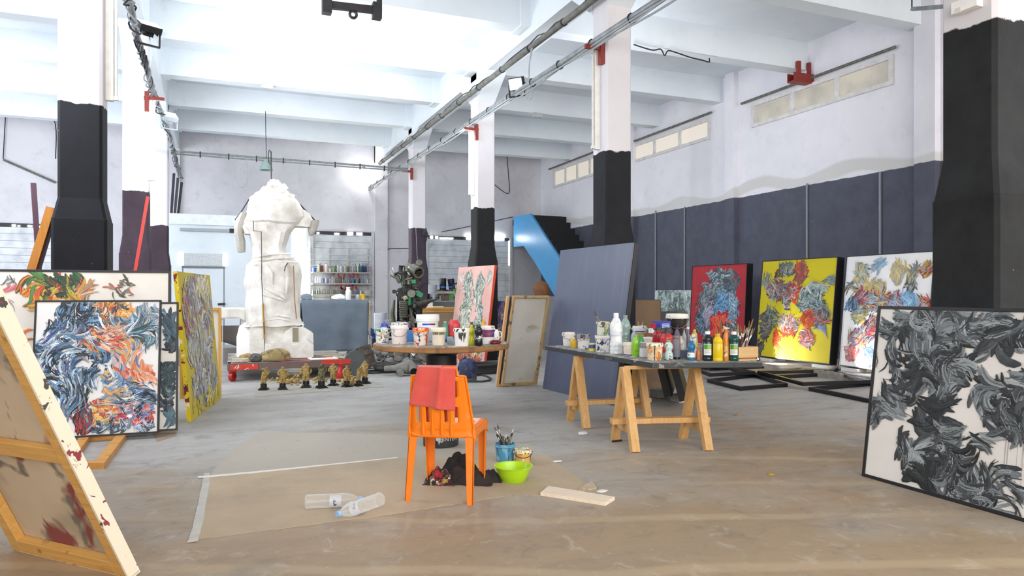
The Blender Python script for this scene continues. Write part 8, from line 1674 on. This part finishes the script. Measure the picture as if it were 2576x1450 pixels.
# water bottles
def waterbottle(label, base, capp, seed, L_=None):
    b, c = onZ(*base), onZ(*capp); d = c - b; L_ = L_ or d.length; r_ = .042; e = empty('water_bottle', b, math.atan2(d.y, d.x), label, 'water bottle', None)
    X = Matrix.Translation((0, 0, r_ + .006)) @ Matrix.Rotation(PI / 2, 4, 'Y')
    P = [(.0, .012), (.5, .0), (.85, .0), (1, .02), (1, .05)]
    for k in range(6): P += [(.955, .07 + k * .075), (1, .09 + k * .075), (1, .125 + k * .075)]
    P += [(.95, .56), (1, .60), (1, .66), (.93, .74), (.68, .84), (.40, .91), (.31, .93), (.31, .96)]
    wob = lambda f_, z: 1 + .035 * noise.noise(Vector((math.cos(f_ * 2 * PI) * 1.7 + seed, math.sin(f_ * 2 * PI) * 1.7, z * 9)))
    MB().lathe([(q[0] * r_, q[1] * L_) for q in P], 36, X, wob=wob).build('body', M_pet, e, smooth=60)
    MB().lathe([(0, .955 * L_ - .006), (r_ * .42, .955 * L_ - .006), (r_ * .43, L_ - .004), (r_ * .36, L_), (0, L_)], 20, X).build('cap', plain('8fb4e0', .35), e, smooth=True)
    m = MB(); m.grid(lambda u, v: X @ Vector((math.cos(-2.6 + u * 3.4) * r_ * 1.012, math.sin(-2.6 + u * 3.4) * r_ * 1.012, L_ * (.43 + .20 * v))), 24, 1); lb_ = m.build('label', M_lab, e, smooth=True)
    m = MB()                                  # the dark script running round the label
    for pts in ([(0, 0), (.2, -.35), (.45, -.1), (.4, .25)], [(.55, -.2), (.75, -.3), (.9, -.1), (1.0, -.3), (1.15, -.1), (1.25, -.3), (1.4, -.1)], [(1.5, .5), (1.55, -.2), (1.8, -.25), (2.0, .3)]):
        q = [X @ Vector((math.cos(-1.9 - sgn * .0 + x * .42) * r_ * 1.03, math.sin(-1.9 + x * .42) * r_ * 1.03, L_ * (.52 + y * .07))) for x, y in pts for sgn in (1,)]; m.tube(q, .0022, 5)
    m.build('lettering', plain('1f1f2c', .5), e)
    m = MB()
    for k in range(5): m.grid(lambda u, v: X @ Vector((math.cos(.2 + u * .5) * r_ * 1.018, math.sin(.2 + u * .5) * r_ * 1.018, L_ * (.45 + .03 * k + .012 * v))), 6, 1)
    m.build('print_lines', splat('6a6ab0', ['b85a7a'], .5, 40, .5), e); return e
t = NT('pet_plastic'); t.col('eef4f6', .07); t.b.inputs['IOR'].default_value = 1.6; t.b.inputs['Specular IOR Level'].default_value = .9
fz = t.n('LayerWeight'); fz.inputs[0].default_value = .35; t.l(t.ramp(fz.outputs['Facing'], .15, .9, .12, .75), t.b.inputs['Alpha']); M_pet = t.m
t = NT('film_label'); t.col('cfd6e4', .35); t.b.inputs['Alpha'].default_value = .6; M_lab = t.m
waterbottle('clear empty water bottle lying flat on the brown sheet, the left one', (768, 1283), (912, 1276), 1.0)
waterbottle('clear empty water bottle with its light blue cap towards the viewer, lying across the other', (958, 1276), (848, 1316), 5.0)
# ---- sheets and tape on the floor
t = NT('floor_sheet'); co = t.coord(); n = t.noise(co, 1.6, 7, .65); n2 = t.noise(co, 12, 6, .7); cc = t.mix(t.ramp(n, .35, .7), 'bfab90', 'a89780'); cc = t.mix(t.ramp(n2, .62, .72, 0, .6), cc, '7a6c60'); cc = t.mix(t.ramp(n2, .28, .36, .5, 0), cc, 'd0c4b2'); t.col(cc, .75); t.bump(n2, .15, .004); M_sheet = t.m
t = NT('floor_sheet_grey'); co = t.coord(); n = t.noise(co, 1.3, 7, .65); n2 = t.noise(co, 10, 6, .7); cc = t.mix(t.ramp(n, .35, .7), 'aea69a', 'b4ac9e'); cc = t.mix(t.ramp(n2, .60, .72, 0, .6), cc, '7d766e'); t.col(cc, .75); M_sheet2 = t.m
def sheet(name, label, px, z0, z1, mat, wav=.0, seed=0, cat='floor sheet'):
    P = [onZ(u, v) for u, v in px]; R2 = random.Random(seed); Q = []
    for i in range(len(P)):
        a, b = P[i], P[(i + 1) % len(P)]
        for k in range(10): q = a.lerp(b, k / 10); Q.append((q.x + R2.uniform(-wav, wav), q.y + R2.uniform(-wav, wav)))
    return tag(MB().prism(Q, z0, z1).build(name, mat, None), label, cat)
sheet('floor_sheet', 'brown protective sheet taped on the floor under the chair and bottles', [(500, 1358), (960, 1299), (1290, 1247), (1352, 1250), (1500, 1234), (1470, 1212), (1372, 1148), (1000, 1154), (524, 1201)], .0008, .0030, M_sheet, .008, 1)
sheet('floor_sheet', 'greyish protective sheet on the floor behind the brown one', [(522, 1201), (1000, 1155), (1372, 1147), (1330, 1118), (1090, 1096), (660, 1088), (600, 1120)], .0004, .0016, M_sheet2, .01, 2)
sheet('tape_strip', 'strip of silver grey tape along the left edge of the brown sheet', [(471, 1368), (497, 1364), (512, 1310), (528, 1208), (527, 1192), (514, 1192), (500, 1260), (484, 1330)], .0032, .0042, plain('c0bcb4', .4, 0, .12, 8), .003, 3, 'tape')
sheet('white_seam', 'thin white paper seam running from the tape to the chair', [(496, 1201), (640, 1188), (800, 1172), (1000, 1152), (1000, 1154), (800, 1175), (640, 1192), (500, 1205)], .0034, .0044, plain('e4e0d6', .7), .002, 4, 'paper strip')
sheet('paper_flap', 'torn tan paper corner at the right end of the brown sheet', [(1455, 1233), (1478, 1220), (1492, 1214), (1500, 1232), (1485, 1235)], .0034, .012, plain('b8a68e', .8), .004, 5, 'paper')
rock('crushed clear plastic cup on the floor left of the near trestle', onZ(1466, 1094), (.05, .03, .018), plain('d5d6d8', .3, 0, .1), 61, 'plastic cup', 'plastic_cup')
rock('small crumpled tan leaf on the floor right of the trestles', onZ(1857, 1046), (.05, .03, .01), plain('a08a6c', .9), 62, 'leaf', 'dry_leaf')
rock('small yellow leaf on the floor in the right foreground', onZ(1940, 1196), (.025, .02, .008), plain('b8923c', .9), 63, 'leaf', 'dry_leaf')
o = MB().box(-.05, -.008, 0, .05, .008, .014).build('dark_stick', BLACK(), None); o.location = onZ(1552, 1112); o.rotation_euler = (0, 0, .1); tag(o, 'short black stick on the floor beside the near trestle leg', 'stick')
for i, (u, v, lb) in enumerate(((1402, 1162, 'scrap of white paper on the floor right of the ochre pail'), (1262, 1150, 'scrap of pale plastic film beside the blue bucket'), (1515, 1237, 'white paper scrap beside the torn tan corner'))):
    rock(lb, onZ(u, v), (.04, .025, .006), plain('dedbd4', .7), 70 + i, 'paper scrap', 'paper_scrap')
